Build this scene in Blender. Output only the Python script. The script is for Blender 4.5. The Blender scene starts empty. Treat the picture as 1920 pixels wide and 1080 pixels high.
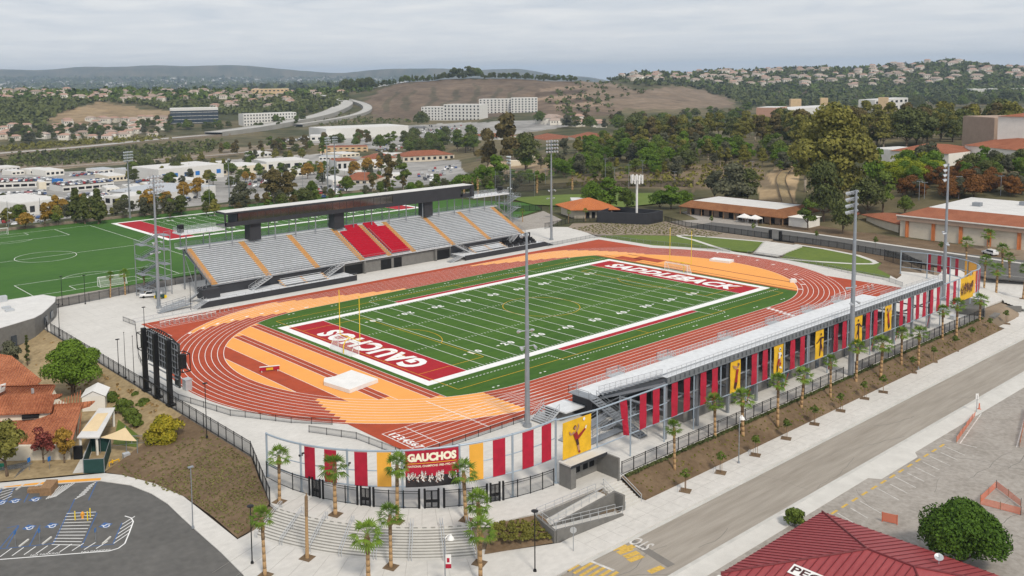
import bpy, math, random
import numpy as np
from mathutils import Vector
R = math.radians
random.seed(7)
rng = np.random.default_rng(11)
SC = bpy.context.scene
COL = SC.collection

# ------------------------------------------------------------------ camera
CAMX, CAMY, CAMZ = -159.258, -151.598, 54.823
YAW, PITCH, ROLL, FPX, CX, CY = 0.8818, 0.0971, -0.0147, 1750.25, 802.1, 315.17
_c, _s = math.cos(YAW), math.sin(YAW)
FWD = Vector((_c*math.cos(PITCH), _s*math.cos(PITCH), -math.sin(PITCH)))
_r = Vector((_s, -_c, 0.0)); _u = _r.cross(FWD)
RGT = math.cos(ROLL)*_r + math.sin(ROLL)*_u
UPV = -math.sin(ROLL)*_r + math.cos(ROLL)*_u
cam = bpy.data.cameras.new('camera'); camo = bpy.data.objects.new('camera', cam); COL.objects.link(camo)
from mathutils import Matrix
M = Matrix((( RGT.x, UPV.x, -FWD.x, CAMX), (RGT.y, UPV.y, -FWD.y, CAMY), (RGT.z, UPV.z, -FWD.z, CAMZ), (0, 0, 0, 1)))
camo.matrix_world = M
cam.sensor_width = 36.0; cam.lens = FPX/1920*36.0
cam.shift_x = (960-CX)/1920.0; cam.shift_y = -(540-CY)/1920.0
cam.clip_start = 1.0; cam.clip_end = 60000.0
SC.camera = camo

# ------------------------------------------------------------------ light: high thin overcast
W = bpy.data.worlds.new('World'); SC.world = W; W.use_nodes = True
SUN_EL, SUN_ROT = R(48), R(200)
nt = W.node_tree; nt.nodes.clear()
def wn(t, **k):
    n = nt.nodes.new(t)
    for a, b in k.items(): setattr(n, a, b)
    return n
wout = wn('ShaderNodeOutputWorld'); bg = wn('ShaderNodeBackground'); bg.inputs['Strength'].default_value = 0.085
sky = wn('ShaderNodeTexSky', sky_type='NISHITA', sun_disc=False, sun_elevation=SUN_EL, sun_rotation=SUN_ROT, altitude=200, dust_density=2.0)
tc = wn('ShaderNodeTexCoord'); sep = wn('ShaderNodeSeparateXYZ'); nt.links.new(tc.outputs['Generated'], sep.inputs[0])
zz = wn('ShaderNodeMath', operation='ADD'); nt.links.new(sep.outputs['Z'], zz.inputs[0]); zz.inputs[1].default_value = 0.055
zm = wn('ShaderNodeMath', operation='MAXIMUM'); nt.links.new(zz.outputs[0], zm.inputs[0]); zm.inputs[1].default_value = 0.02
dx = wn('ShaderNodeMath', operation='DIVIDE'); dy = wn('ShaderNodeMath', operation='DIVIDE')
nt.links.new(sep.outputs['X'], dx.inputs[0]); nt.links.new(zm.outputs[0], dx.inputs[1])
nt.links.new(sep.outputs['Y'], dy.inputs[0]); nt.links.new(zm.outputs[0], dy.inputs[1])
cmb = wn('ShaderNodeCombineXYZ'); nt.links.new(dx.outputs[0], cmb.inputs[0]); nt.links.new(dy.outputs[0], cmb.inputs[1])
n1 = wn('ShaderNodeTexNoise'); n1.inputs['Scale'].default_value = 1.15; n1.inputs['Detail'].default_value = 7; n1.inputs['Roughness'].default_value = 0.58; n1.inputs['Distortion'].default_value = 0.5
nt.links.new(cmb.outputs[0], n1.inputs['Vector'])
cr = wn('ShaderNodeValToRGB'); nt.links.new(n1.outputs['Fac'], cr.inputs[0])
cr.color_ramp.elements[0].position = 0.30; cr.color_ramp.elements[0].color = (0.575, 0.625, 0.70, 1)
cr.color_ramp.elements[1].position = 0.68; cr.color_ramp.elements[1].color = (0.85, 0.85, 0.855, 1)
sc_ = wn('ShaderNodeVectorMath', operation='SCALE'); pass; sc_.inputs['Scale'].default_value = 6.7
hz = wn('ShaderNodeMapRange'); nt.links.new(sep.outputs['Z'], hz.inputs[0]); hz.inputs[1].default_value = -.01; hz.inputs[2].default_value = .10; hz.inputs[3].default_value = .75; hz.inputs[4].default_value = 0.0
hm_ = wn('ShaderNodeMix', data_type='RGBA'); nt.links.new(hz.outputs[0], hm_.inputs[0]); nt.links.new(cr.outputs[0], hm_.inputs[6]); hm_.inputs[7].default_value = (.93, .945, .96, 1)
mixw = wn('ShaderNodeMix', data_type='RGBA'); mixw.inputs[0].default_value = 0.93; nt.links.new(hm_.outputs[2], sc_.inputs[0])
nt.links.new(sky.outputs[0], mixw.inputs[6]); nt.links.new(sc_.outputs[0], mixw.inputs[7])
nt.links.new(mixw.outputs[2], bg.inputs['Color']); nt.links.new(bg.outputs[0], wout.inputs['Surface'])
sl = bpy.data.lights.new('sun', 'SUN'); sl.energy = 1.5; sl.angle = R(11); sl.color = (1.0, 0.92, 0.80)
slo = bpy.data.objects.new('sun', sl); COL.objects.link(slo)
# sky rotation is clockwise from +Y; light comes from that direction
sd = Vector((math.sin(SUN_ROT)*math.cos(SUN_EL), math.cos(SUN_ROT)*math.cos(SUN_EL), math.sin(SUN_EL)))
slo.rotation_euler = sd.to_track_quat('Z', 'Y').to_euler(); slo.location = (0, 0, 300)
SC.view_settings.view_transform = 'Standard'; SC.view_settings.look = 'None'; SC.view_settings.gamma = 1.0
SC.view_settings.exposure = 0.82
SC.cycles.max_bounces = 6; SC.cycles.diffuse_bounces = 2; SC.cycles.glossy_bounces = 2; SC.cycles.transparent_max_bounces = 16
SC.cycles.volume_bounces = 0

# ------------------------------------------------------------------ helpers
def at(px, py, z=0.0):
    """point at height z seen at photo pixel (px, py)"""
    d = FWD + RGT*((px-CX)/FPX) - UPV*((py-CY)/FPX)
    t = (z-CAMZ)/d.z
    return (CAMX+d.x*t, CAMY+d.y*t)
def pix(x, y, z):
    d = Vector((x-CAMX, y-CAMY, z-CAMZ)); w = d.dot(FWD)
    return CX+FPX*d.dot(RGT)/w, CY-FPX*d.dot(UPV)/w

class MB:
    def __init__(s): s.v = []; s.f = []; s.m = []
    def face(s, pts, m=0):
        n = len(s.v); s.v += [tuple(p) for p in pts]; s.f.append(tuple(range(n, n+len(pts)))); s.m.append(m)
    def poly(s, pts, z, m=0): s.face([(p[0], p[1], z) for p in pts], m)
    def hexa(s, b, t, m=0, mt=None, bottom=True):
        n = len(s.v); k = len(b); s.v += [tuple(p) for p in b] + [tuple(p) for p in t]
        for i in range(k):
            j = (i+1) % k; s.f.append((n+i, n+j, n+k+j, n+k+i)); s.m.append(m)
        s.f.append(tuple(range(n+k, n+2*k))); s.m.append(m if mt is None else mt)
        if bottom: s.f.append(tuple(reversed(range(n, n+k)))); s.m.append(m)
    def box(s, x0, x1, y0, y1, z0, z1, m=0, mt=None):
        b = [(x0, y0, z0), (x1, y0, z0), (x1, y1, z0), (x0, y1, z0)]
        s.hexa(b, [(p[0], p[1], z1) for p in b], m, mt)
    def obox(s, cx, cy, z0, sx, sy, sz, rz=0.0, m=0, mt=None):
        c, q = math.cos(rz), math.sin(rz)
        b = [(cx+c*a-q*d, cy+q*a+c*d, z0) for a, d in ((-sx/2, -sy/2), (sx/2, -sy/2), (sx/2, sy/2), (-sx/2, sy/2))]
        s.hexa(b, [(p[0], p[1], z0+sz) for p in b], m, mt)
    def prism(s, pts, z0, z1, m=0, mt=None):
        a = sum(pts[i][0]*pts[(i+1) % len(pts)][1]-pts[(i+1) % len(pts)][0]*pts[i][1] for i in range(len(pts)))
        if a < 0: pts = list(reversed(pts))
        s.hexa([(p[0], p[1], z0) for p in pts], [(p[0], p[1], z1) for p in pts], m, mt)
    def bar(s, p, q, r, n=6, m=0, r2=None):
        p, q = Vector(p), Vector(q); d = (q-p)
        if d.length < 1e-6: return
        d.normalize(); a = d.orthogonal().normalized() if abs(d.z) < .99 else Vector((1, 0, 0)); 
        if abs(d.z) < .99: a = Vector((-d.y, d.x, 0)).normalized()
        b = d.cross(a); r2 = r if r2 is None else r2
        if n == 4: off = math.pi/4; k = 1.414
        else: off = 0; k = 1
        A = [p+(a*math.cos(off+2*math.pi*i/n)+b*math.sin(off+2*math.pi*i/n))*r*k for i in range(n)]
        B = [q+(a*math.cos(off+2*math.pi*i/n)+b*math.sin(off+2*math.pi*i/n))*r2*k for i in range(n)]
        s.hexa(A, B, m)
    def path(s, pts, r, n=6, m=0):
        for i in range(len(pts)-1): s.bar(pts[i], pts[i+1], r, n, m)
    def lathe(s, prof, c=(0, 0, 0), n=10, m=0):
        b0 = len(s.v)
        for (r, z) in prof:
            for i in range(n): s.v.append((c[0]+r*math.cos(2*math.pi*i/n), c[1]+r*math.sin(2*math.pi*i/n), c[2]+z))
        for k in range(len(prof)-1):
            for i in range(n):
                j = (i+1) % n; s.f.append((b0+k*n+i, b0+k*n+j, b0+(k+1)*n+j, b0+(k+1)*n+i)); s.m.append(m)
        s.f.append(tuple(b0+(len(prof)-1)*n+i for i in range(n))); s.m.append(m)
    def ribbon(s, L, Rr, m=0):
        for i in range(len(L)-1): s.face([L[i], L[i+1], Rr[i+1], Rr[i]], m)
    def build(s, name, mats, parent=None, loc=None, smooth=False):
        if not isinstance(mats, (list, tuple)): mats = [mats]
        if parent is not None: o0 = WL[parent.name]
        elif loc is not None: o0 = loc
        else:
            xs = [p[0] for p in s.v]; ys = [p[1] for p in s.v]; zs = [p[2] for p in s.v]
            o0 = ((min(xs)+max(xs))/2, (min(ys)+max(ys))/2, min(zs))
        me = bpy.data.meshes.new(name)
        me.from_pydata([(p[0]-o0[0], p[1]-o0[1], p[2]-o0[2]) for p in s.v], [], s.f)
        for mm in mats: me.materials.append(mm)
        if len(mats) > 1: me.polygons.foreach_set('material_index', s.m)
        if smooth: me.polygons.foreach_set('use_smooth', [True]*len(s.f))
        me.update()
        o = bpy.data.objects.new(name, me); COL.objects.link(o)
        if parent is not None: o.parent = parent
        else: o.location = o0
        WL[o.name] = o0
        return o
WL = {}
def thing(name, label, cat, loc=(0, 0, 0), group=None, rz=0.0):
    o = bpy.data.objects.new(name, None); o.empty_display_size = 0.5; COL.objects.link(o)
    o.location = loc; o.rotation_euler = (0, 0, rz)
    o['label'] = label; o['category'] = cat
    if group: o['group'] = group
    WL[o.name] = (0, 0, 0) if rz else tuple(loc)
    return o
def tag(o, label, cat, group=None, kind=None):
    o['label'] = label; o['category'] = cat
    if group: o['group'] = group
    if kind: o['kind'] = kind
    return o
def struct(o, label=None):
    o['kind'] = 'structure'
    if label: o['label'] = label
    return o
def dup(root, loc=None, rz=None, label=None, group=None, sc=None, parent=None):
    r = root.copy(); COL.objects.link(r)
    if parent is not None: r.parent = parent
    if loc is not None: r.location = loc
    if rz is not None: r.rotation_euler = (0, 0, rz)
    if sc is not None: r.scale = sc if isinstance(sc, (tuple, list)) else (sc, sc, sc)
    if label: r['label'] = label
    if group: r['group'] = group
    for ch in list(root.children): dup(ch, parent=r)
    WL[r.name] = tuple(r.location)
    return r
ORD = ['first', 'second', 'third', 'fourth', 'fifth', 'sixth', 'seventh', 'eighth', 'ninth', 'tenth', 'eleventh', 'twelfth', 'thirteenth', 'fourteenth', 'fifteenth', 'sixteenth', 'seventeenth', 'eighteenth', 'nineteenth', 'twentieth']

# ------------------------------------------------------------------ materials
MAT = {}
def mat(name, col, rough=0.75, var=0.12, scale=0.6, bump=0.0, metal=0.0, spec=0.3, col2=None, world=True, detail=4, alpha=None, stretch=None, big=None, island=0.0, trans=0.0, objr=0.0):
    m = bpy.data.materials.new(name); m.use_nodes = True; t = m.node_tree; N = t.nodes; L = t.links
    b = N['Principled BSDF']; b.inputs['Roughness'].default_value = rough; b.inputs['Metallic'].default_value = metal
    b.inputs['Specular IOR Level'].default_value = spec
    if col2 is None: lo = [max(0, c*(1-var)) for c in col]; hi = [min(1, c*(1+var)) for c in col]
    else: lo, hi = col, col2
    if world: g = N.new('ShaderNodeNewGeometry'); src = g.outputs['Position']
    else: g = N.new('ShaderNodeTexCoord'); src = g.outputs['Object']
    if stretch:
        mp = N.new('ShaderNodeMapping'); mp.inputs['Scale'].default_value = stretch; L.new(src, mp.inputs[0]); src = mp.outputs[0]
    nz = N.new('ShaderNodeTexNoise'); nz.inputs['Scale'].default_value = scale; nz.inputs['Detail'].default_value = detail; nz.inputs['Roughness'].default_value = .65
    L.new(src, nz.inputs['Vector'])
    fac = nz.outputs['Fac']
    if big:
        n2 = N.new('ShaderNodeTexNoise'); n2.inputs['Scale'].default_value = big; n2.inputs['Detail'].default_value = 3; L.new(src, n2.inputs['Vector'])
        av = N.new('ShaderNodeMath'); av.operation = 'ADD'; L.new(fac, av.inputs[0]); L.new(n2.outputs['Fac'], av.inputs[1])
        hv = N.new('ShaderNodeMath'); hv.operation = 'MULTIPLY'; hv.inputs[1].default_value = .5; L.new(av.outputs[0], hv.inputs[0]); fac = hv.outputs[0]
    mr = N.new('ShaderNodeMapRange'); mr.inputs[1].default_value = .3; mr.inputs[2].default_value = .7; L.new(fac, mr.inputs[0]); f2 = mr.outputs[0]
    if island:
        gi = N.new('ShaderNodeNewGeometry'); mi = N.new('ShaderNodeMix'); mi.inputs[0].default_value = island
        L.new(f2, mi.inputs[2]); L.new(gi.outputs['Random Per Island'], mi.inputs[3]); f2 = mi.outputs[0]
    if objr:
        oi = N.new('ShaderNodeObjectInfo'); mi = N.new('ShaderNodeMix'); mi.inputs[0].default_value = objr
        L.new(f2, mi.inputs[2]); L.new(oi.outputs['Random'], mi.inputs[3]); f2 = mi.outputs[0]
    mx = N.new('ShaderNodeMix'); mx.data_type = 'RGBA'; mx.inputs[6].default_value = (*lo, 1); mx.inputs[7].default_value = (*hi, 1)
    L.new(f2, mx.inputs[0]); L.new(mx.outputs[2], b.inputs['Base Color'])
    if bump:
        bp = N.new('ShaderNodeBump'); bp.inputs['Strength'].default_value = bump; bp.inputs['Distance'].default_value = .05
        L.new(nz.outputs['Fac'], bp.inputs['Height']); L.new(bp.outputs[0], b.inputs['Normal'])
    if trans: 
        b.inputs['Subsurface Weight'].default_value = 0
    if alpha is not None: b.inputs['Alpha'].default_value = alpha
    MAT[name] = m
    return m
mat('concrete', (.50, .485, .455), .85, scale=.12, col2=(.64, .62, .585), big=.9, stretch=(1, 1.7, 1))
mat('pale_concrete', (.56, .545, .51), .85, .08, scale=.4)
mat('kerb', (.50, .49, .46), .85, .1, scale=.6)
mat('shaded_riser', (.30, .29, .27), .85, .12, scale=.8)  # stair risers: same concrete as the treads, shade painted in as a darker colour
mat('track_red', (.37, .058, .020), .8, .2, scale=.12, big=.6)
mat('track_dark', (.22, .038, .032), .8, .12, scale=.5)
mat('track_orange', (.80, .35, .085), .8, .06, scale=.3, big=.05)
mat('turf', (.026, .082, .006), .9, scale=.9, col2=(.072, .158, .014), big=.06, stretch=(.25, 1, 1))
mat('turf_practice', (.026, .090, .010), .9, scale=.7, col2=(.060, .150, .016), big=.03, stretch=(.3, 1, 1))
mat('lawn', (.075, .12, .018), .9, scale=.5, col2=(.14, .19, .03), big=.06)
mat('paint_white', (.78, .78, .77), .8, .05)
mat('paint_yellow', (.75, .42, .02), .8, .1)
mat('paint_faded_yellow', (.55, .36, .08), .85, .25, scale=3)
mat('paint_red', (.36, .008, .016), .8, .1)
mat('paint_worn', (.40, .38, .355), .9, scale=1.5, col2=(.72, .70, .67))
mat('paint_blue', (.05, .12, .29), .8, .1)
mat('kerb_orange', (.75, .34, .05), .8, .08)
mat('asphalt_dark', (.085, .083, .079), .85, scale=.15, col2=(.14, .135, .127), big=.9)
mat('asphalt_road', (.235, .207, .172), .85, scale=.08, col2=(.375, .342, .297), big=1.2, stretch=(.12, 1.4, 1))
mat('asphalt_lot', (.22, .197, .17), .9, scale=.25, col2=(.40, .37, .335), big=1.5)
mat('asphalt_patch', (.185, .172, .155), .9, .1)
mat('mulch', (.085, .054, .030), .95, scale=1.4, col2=(.215, .15, .09), big=.2, bump=.5)
mat('dry_grass', (.20, .145, .075), .95, scale=.25, col2=(.42, .32, .18), big=1.3, bump=.4)
mat('soil_grey', (.20, .16, .12), .95, scale=.9, col2=(.32, .265, .205), bump=.4)
mat('aluminium', (.50, .52, .54), .45, .08, scale=1.0, metal=.35)
mat('bench_light', (.70, .715, .73), .5, .10, scale=.8, metal=.15)
mat('riser_grey', (.52, .535, .55), .6, .12, scale=.8)
mat('seat_red', (.42, .004, .022), .5, .10, scale=1.5)
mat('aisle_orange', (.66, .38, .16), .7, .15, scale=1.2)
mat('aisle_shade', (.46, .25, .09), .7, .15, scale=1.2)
mat('galvanised', (.29, .31, .335), .5, .1, scale=.6, metal=.4)
mat('steel_blue', (.34, .40, .46), .5, .08, scale=.6, metal=.25)
mat('panel_dark', (.034, .035, .040), .6, .15, scale=.4)
mat('panel_dark_red', (.06, .02, .018), .6, .15, scale=.4)
mat('black_metal', (.012, .012, .013), .5, .1)
mat('roof_white', (.62, .61, .59), .7, .08, scale=.4)
mat('block_grey', (.17, .165, .155), .9, .14, scale=1.2)
mat('block_light', (.30, .29, .27), .9, .12, scale=1.2)
mat('stucco', (.60, .54, .44), .9, .07, scale=.5)
mat('stucco_white', (.76, .735, .68), .9, .06, scale=.4)
mat('stucco_tan', (.60, .44, .26), .9, .08, scale=.3)
mat('stucco_brown', (.36, .265, .205), .9, .1, scale=.4)
mat('glass_dark', (.015, .018, .022), .12, .2, scale=.3, spec=.8)
mat('mirror_glass', (.16, .15, .145), .06, .25, scale=.12, metal=.9)
mat('glass_blue', (.035, .05, .07), .15, .3, scale=.2, spec=.8)
mat('void', (.01, .01, .011), .9, .1)
mat('banner_red', (.40, .012, .035), .6, .18, scale=.8, bump=.3)
mat('banner_gold', (.80, .40, .055), .6, .08, scale=.3)
mat('poster_gold', (.72, .42, .018), .6, .14, scale=.7)
mat('poster_maroon', (.20, .012, .02), .6, .3, scale=.6)
mat('poster_black', (.03, .026, .028), .6, .4, scale=1.2)
mat('ink_dark', (.06, .02, .02), .6, .4, scale=1.5)
mat('ink_red', (.30, .02, .02), .6, .3, scale=2)
mat('skin', (.42, .22, .13), .6, .1)
mat('cloth_white', (.75, .74, .72), .7, .06)
mat('lettering_cream', (.85, .80, .62), .6, .03)
mat('goal_yellow', (.80, .58, .03), .4, .05)
mat('wood', (.28, .17, .09), .8, .2, scale=3)
mat('netting', (.75, .20, .10), .7, .1, alpha=.62)
mat('sail', (.72, .56, .34), .7, .06)
mat('green_screen', (.015, .055, .05), .7, .15)
mat('pool_water', (.03, .30, .36), .1, .1, spec=.8)
mat('tin_red', (.25, .040, .046), .5, scale=.35, col2=(.34, .070, .072), big=2.5, stretch=(.3, 1, 1))
mat('tin_seam', (.15, .022, .026), .5, .1)
mat('car_white', (.70, .70, .70), .3, .03, spec=.6); mat('car_silver', (.38, .39, .40), .3, .05, spec=.6); mat('car_dark', (.03, .032, .037), .3, .2, spec=.6)
mat('car_red', (.28, .02, .02), .3, .1, spec=.6); mat('car_blue', (.04, .08, .2), .3, .1, spec=.6); mat('tyre', (.012, .012, .012), .9)
mat('mesh_fabric', (.016, .016, .017), .8, .1, alpha=.52)
mat('chain_link', (.05, .05, .05), .7, .1, alpha=.30)
mat('rail_mesh', (.62, .64, .66), .6, .05, alpha=.22)
mat('net_white', (.7, .7, .7), .8, .05, alpha=.22)
mat('sign_green', (.02, .22, .13), .6, .05); mat('sign_blue', (.02, .16, .48), .6, .05)

def tile_mat(name, lo, hi, ang=0.0, pitch=.32, course=.40):
    m = bpy.data.materials.new(name); m.use_nodes = True; t = m.node_tree; N = t.nodes; L = t.links; b = N['Principled BSDF']
    b.inputs['Roughness'].default_value = .85; b.inputs['Specular IOR Level'].default_value = .2
    g = N.new('ShaderNodeNewGeometry'); nz = N.new('ShaderNodeTexNoise'); nz.inputs['Scale'].default_value = 2.3; nz.inputs['Detail'].default_value = 3; L.new(g.outputs['Position'], nz.inputs['Vector'])
    n2 = N.new('ShaderNodeTexNoise'); n2.inputs['Scale'].default_value = .25; L.new(g.outputs['Position'], n2.inputs['Vector'])
    ad = N.new('ShaderNodeMath'); ad.operation = 'ADD'; L.new(nz.outputs['Fac'], ad.inputs[0]); L.new(n2.outputs['Fac'], ad.inputs[1])
    mr = N.new('ShaderNodeMapRange'); mr.inputs[1].default_value = .7; mr.inputs[2].default_value = 1.3; L.new(ad.outputs[0], mr.inputs[0])
    mx = N.new('ShaderNodeMix'); mx.data_type = 'RGBA'; mx.inputs[6].default_value = (*lo, 1); mx.inputs[7].default_value = (*hi, 1)
    L.new(mr.outputs[0], mx.inputs[0]); L.new(mx.outputs[2], b.inputs['Base Color'])
    mp = N.new('ShaderNodeMapping'); mp.inputs['Rotation'].default_value = (0, 0, -ang); L.new(g.outputs['Position'], mp.inputs[0])
    wv = N.new('ShaderNodeTexWave'); wv.wave_type = 'BANDS'; wv.bands_direction = 'X'; wv.inputs['Scale'].default_value = .314/pitch; L.new(mp.outputs[0], wv.inputs['Vector'])
    w2 = N.new('ShaderNodeTexWave'); w2.wave_type = 'BANDS'; w2.bands_direction = 'Y'; w2.wave_profile = 'SAW'; w2.inputs['Scale'].default_value = .314/course; L.new(mp.outputs[0], w2.inputs['Vector'])
    a2 = N.new('ShaderNodeMath'); a2.operation = 'ADD'; L.new(wv.outputs['Fac'], a2.inputs[0]); L.new(w2.outputs['Fac'], a2.inputs[1])
    bp = N.new('ShaderNodeBump'); bp.inputs['Strength'].default_value = 1.0; bp.inputs['Distance'].default_value = .22; L.new(a2.outputs[0], bp.inputs['Height']); L.new(bp.outputs[0], b.inputs['Normal'])
    MAT[name] = m; return m
tile_mat('clay_tile', (.27, .085, .042), (.52, .20, .10), R(-35), .5, .55)
tile_mat('clay_tile_orange', (.52, .16, .055), (.62, .21, .075), R(20), .5, .6)
tile_mat('clay_tile_brown', (.24, .10, .045), (.38, .17, .075), R(90), .5, .6)
tile_mat('clay_tile_rust', (.30, .105, .055), (.41, .155, .085), R(0), .5, .6)
# ------------------------------------------------------------------ terrain
LOW = -2.0
def rayz(u, v, d):
    q = FWD + RGT*((u-CX)/FPX) - UPV*((v-CY)/FPX)
    h = math.hypot(q.x, q.y)
    return CAMZ + d*q.z/h
def azu(u):
    q = FWD + RGT*((u-CX)/FPX) - UPV*((300-CY)/FPX)
    return math.atan2(q.y, q.x)
# column pixel -> [(distance, row seen there)]; 'z' rows give a height instead
TB = {
 -350: [(400, 'z', 0), (460, 440), (560, 400), (700, 372), (850, 345), (1000, 330), (1100, 318), (1180, 306), (1270, 297), (1400, 275), (1500, 256), (1650, 222), (1850, 192), (2050, 172), (2500, 190), (6000, 182), (9000, 160), (12500, 145), (15000, 150)],
 0: [(398, 'z', 0), (440, 432), (520, 402), (620, 376), (740, 351), (860, 330), (1000, 320), (1090, 304), (1180, 285), (1250, 278), (1350, 262), (1450, 246), (1600, 215), (1800, 190), (2000, 171), (2500, 185), (6000, 176), (9000, 160), (12500, 141), (15000, 150)],
 300: [(420, 'z', 0), (480, 399), (560, 372), (660, 350), (800, 327), (950, 306), (1060, 293), (1150, 273), (1230, 265), (1350, 256), (1450, 243), (1650, 214), (1850, 188), (2100, 169), (2600, 185), (6000, 170), (9000, 155), (12500, 128), (15000, 150)],
 500: [(440, 'z', 0), (520, 380), (600, 358), (720, 335), (850, 312), (980, 296), (1100, 277), (1220, 262), (1330, 252), (1450, 240), (1600, 222), (1800, 195), (2050, 170), (2500, 180), (6000, 165), (9000, 152), (12500, 131), (15000, 150)],
 650: [(455, 'z', 0), (540, 358), (640, 338), (760, 318), (900, 292), (1050, 273), (1200, 258), (1350, 244), (1500, 228), (1650, 205), (1800, 188), (2050, 168), (2400, 175), (6000, 160), (9000, 150), (12500, 133), (15000, 150)],
 800: [(470, 'z', 0), (600, 336), (760, 315), (900, 295), (1100, 268), (1300, 245), (1420, 228), (1500, 218), (1620, 198), (1800, 172), (2000, 151), (2400, 175), (6000, 160), (9000, 150), (12500, 133), (15000, 150)],
 950: [(440, 'z', 0), (520, 340), (600, 322), (700, 303), (900, 278), (1150, 250), (1350, 226), (1500, 212), (1620, 196), (1800, 170), (2000, 148), (2400, 170), (6000, 160), (9000, 150), (12500, 138), (15000, 150)],
 1080: [(430, 'z', 0), (500, 335), (560, 312), (700, 282), (900, 262), (1200, 240), (1400, 218), (1520, 203), (1700, 182), (1900, 160), (2100, 150), (2500, 170), (6000, 160), (9000, 150), (12500, 145), (15000, 150)],
 1200: [(430, 'z', 0), (480, 338), (540, 312), (650, 282), (800, 262), (1100, 245), (1400, 222), (1550, 205), (1750, 186), (1950, 172), (2300, 152), (2700, 138), (3200, 150), (9000, 160), (15000, 160)],
 1350: [(420, 'z', 0), (460, 345), (520, 315), (620, 280), (760, 260), (1000, 246), (1400, 222), (1700, 200), (1900, 193), (2200, 178), (2600, 150), (2950, 134), (3500, 150), (9000, 160), (15000, 160)],
 1500: [(380, 'z', 0), (420, 365), (470, 325), (560, 283), (680, 256), (900, 244), (1400, 222), (1900, 200), (2300, 180), (2700, 152), (3050, 128), (3600, 150), (9000, 160), (15000, 160)],
 1640: [(352, 'z', 0), (400, 372), (450, 330), (540, 285), (660, 255), (900, 240), (1400, 220), (2000, 200), (2400, 178), (2800, 148), (3150, 122), (3700, 150), (9000, 160), (15000, 160)],
 1780: [(340, 'z', 0), (380, 380), (430, 335), (500, 300), (600, 266), (800, 244), (1400, 218), (2100, 196), (2500, 172), (2900, 140), (3200, 112), (3700, 150), (9000, 160), (15000, 160)],
 1920: [(335, 'z', 0), (375, 385), (420, 340), (480, 306), (580, 268), (800, 240), (1400, 215), (2100, 192), (2500, 172), (2900, 145), (3250, 125), (3700, 150), (9000, 160), (15000, 160)],
 2250: [(335, 'z', 0), (375, 385), (420, 340), (480, 306), (580, 268), (800, 240), (1400, 215), (2100, 192), (2500, 172), (2900, 145), (3250, 128), (3700, 150), (9000, 160), (15000, 160)],
}
DG = np.array(sorted(set([0, 60, 120, 200, 280, 320, 340, 355, 370, 385, 400, 415, 430, 445, 460, 480, 500, 525, 550] + [int(v) for v in np.geomspace(575, 16000, 105)])), float)
tu = sorted(TB); taz = []; tz = []
for u in tu:
    ds, zs = [0.0], [0.0]
    for e in TB[u]:
        ds.append(e[0]); zs.append(e[2] if e[1] == 'z' else rayz(u, e[1], e[0]))
    taz.append(azu(u)); tz.append(np.interp(DG, ds, zs))
taz = np.array(taz); tz = np.array(tz)            # az decreases with u
taz = taz[::-1]; tz = tz[::-1]
def _vn(x, y, s, seed):                            # value noise
    x = x/s; y = y/s; xi = np.floor(x); yi = np.floor(y); fx = x-xi; fy = y-yi
    fx = fx*fx*(3-2*fx); fy = fy*fy*(3-2*fy)
    def h(a, b): 
        q = np.sin(a*127.1+b*311.7+seed*74.7)*43758.5453; return q-np.floor(q)
    return (h(xi, yi)*(1-fx)+h(xi+1, yi)*fx)*(1-fy)+(h(xi, yi+1)*(1-fx)+h(xi+1, yi+1)*fx)*fy
def far_z(x, y):
    x = np.asarray(x, float); y = np.asarray(y, float)
    d = np.hypot(x-CAMX, y-CAMY); a = np.arctan2(y-CAMY, x-CAMX)
    a = np.where(a < -1.5, a+2*math.pi, a)
    ia = np.clip(np.searchsorted(taz, a)-1, 0, len(taz)-2); fa = np.clip((a-taz[ia])/(taz[ia+1]-taz[ia]), 0, 1); fa = fa*fa*(3-2*fa)
    idd = np.clip(np.searchsorted(DG, d)-1, 0, len(DG)-2); fd = np.clip((d-DG[idd])/(DG[idd+1]-DG[idd]), 0, 1)
    z = (tz[ia, idd]*(1-fd)+tz[ia, idd+1]*fd)*(1-fa)+(tz[ia+1, idd]*(1-fd)+tz[ia+1, idd+1]*fd)*fa
    amp = np.clip((d-1300)/700, 0, 1)
    z = z + amp*((_vn(x, y, 260, 1)-.5)*10+(_vn(x, y, 90, 2)-.5)*7+(_vn(x, y, 38, 3)-.5)*4)*np.clip(4200/np.maximum(d, 1), .2, 1)
    far = np.clip((d-7000)/4000, 0, 1)
    return z + far*((_vn(x, y, 1700, 5)-.5)*150+(_vn(x, y, 600, 6)-.5)*60)
def near_low(x, y):
    """street and car-park side lies about two metres below the stadium"""
    def ss(a, b, t): t = np.clip((t-a)/(b-a), 0, 1); return t*t*(3-2*t)
    s1 = ss(0, 1, (-72.6-y)/4.4)*(x > -83)
    r = np.hypot(x+69.5, y+40.5)
    s2 = ss(0, 1, (r-33.0)/4.4)*((x < -78)*(y < -38))
    s3 = ss(0, 1, (-96.2-x)/6.0)*(y < 75)*(y > -46)
    r4 = np.hypot(x-69.5, y+40.5)
    s4 = ss(0, 1, (r4-33.0)/4.4)*((x > 75)*(y < -44))*(1-ss(0, 1, (x-106)/10))
    return -2.0*np.clip(np.maximum(np.maximum(s1, s2), np.maximum(s3, s4)), 0, 1)
def ground_z(x, y):
    x = np.asarray(x, float); y = np.asarray(y, float)
    d = np.hypot(x-CAMX, y-CAMY)
    return far_z(x, y) + near_low(x, y)*(d < 330)
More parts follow.
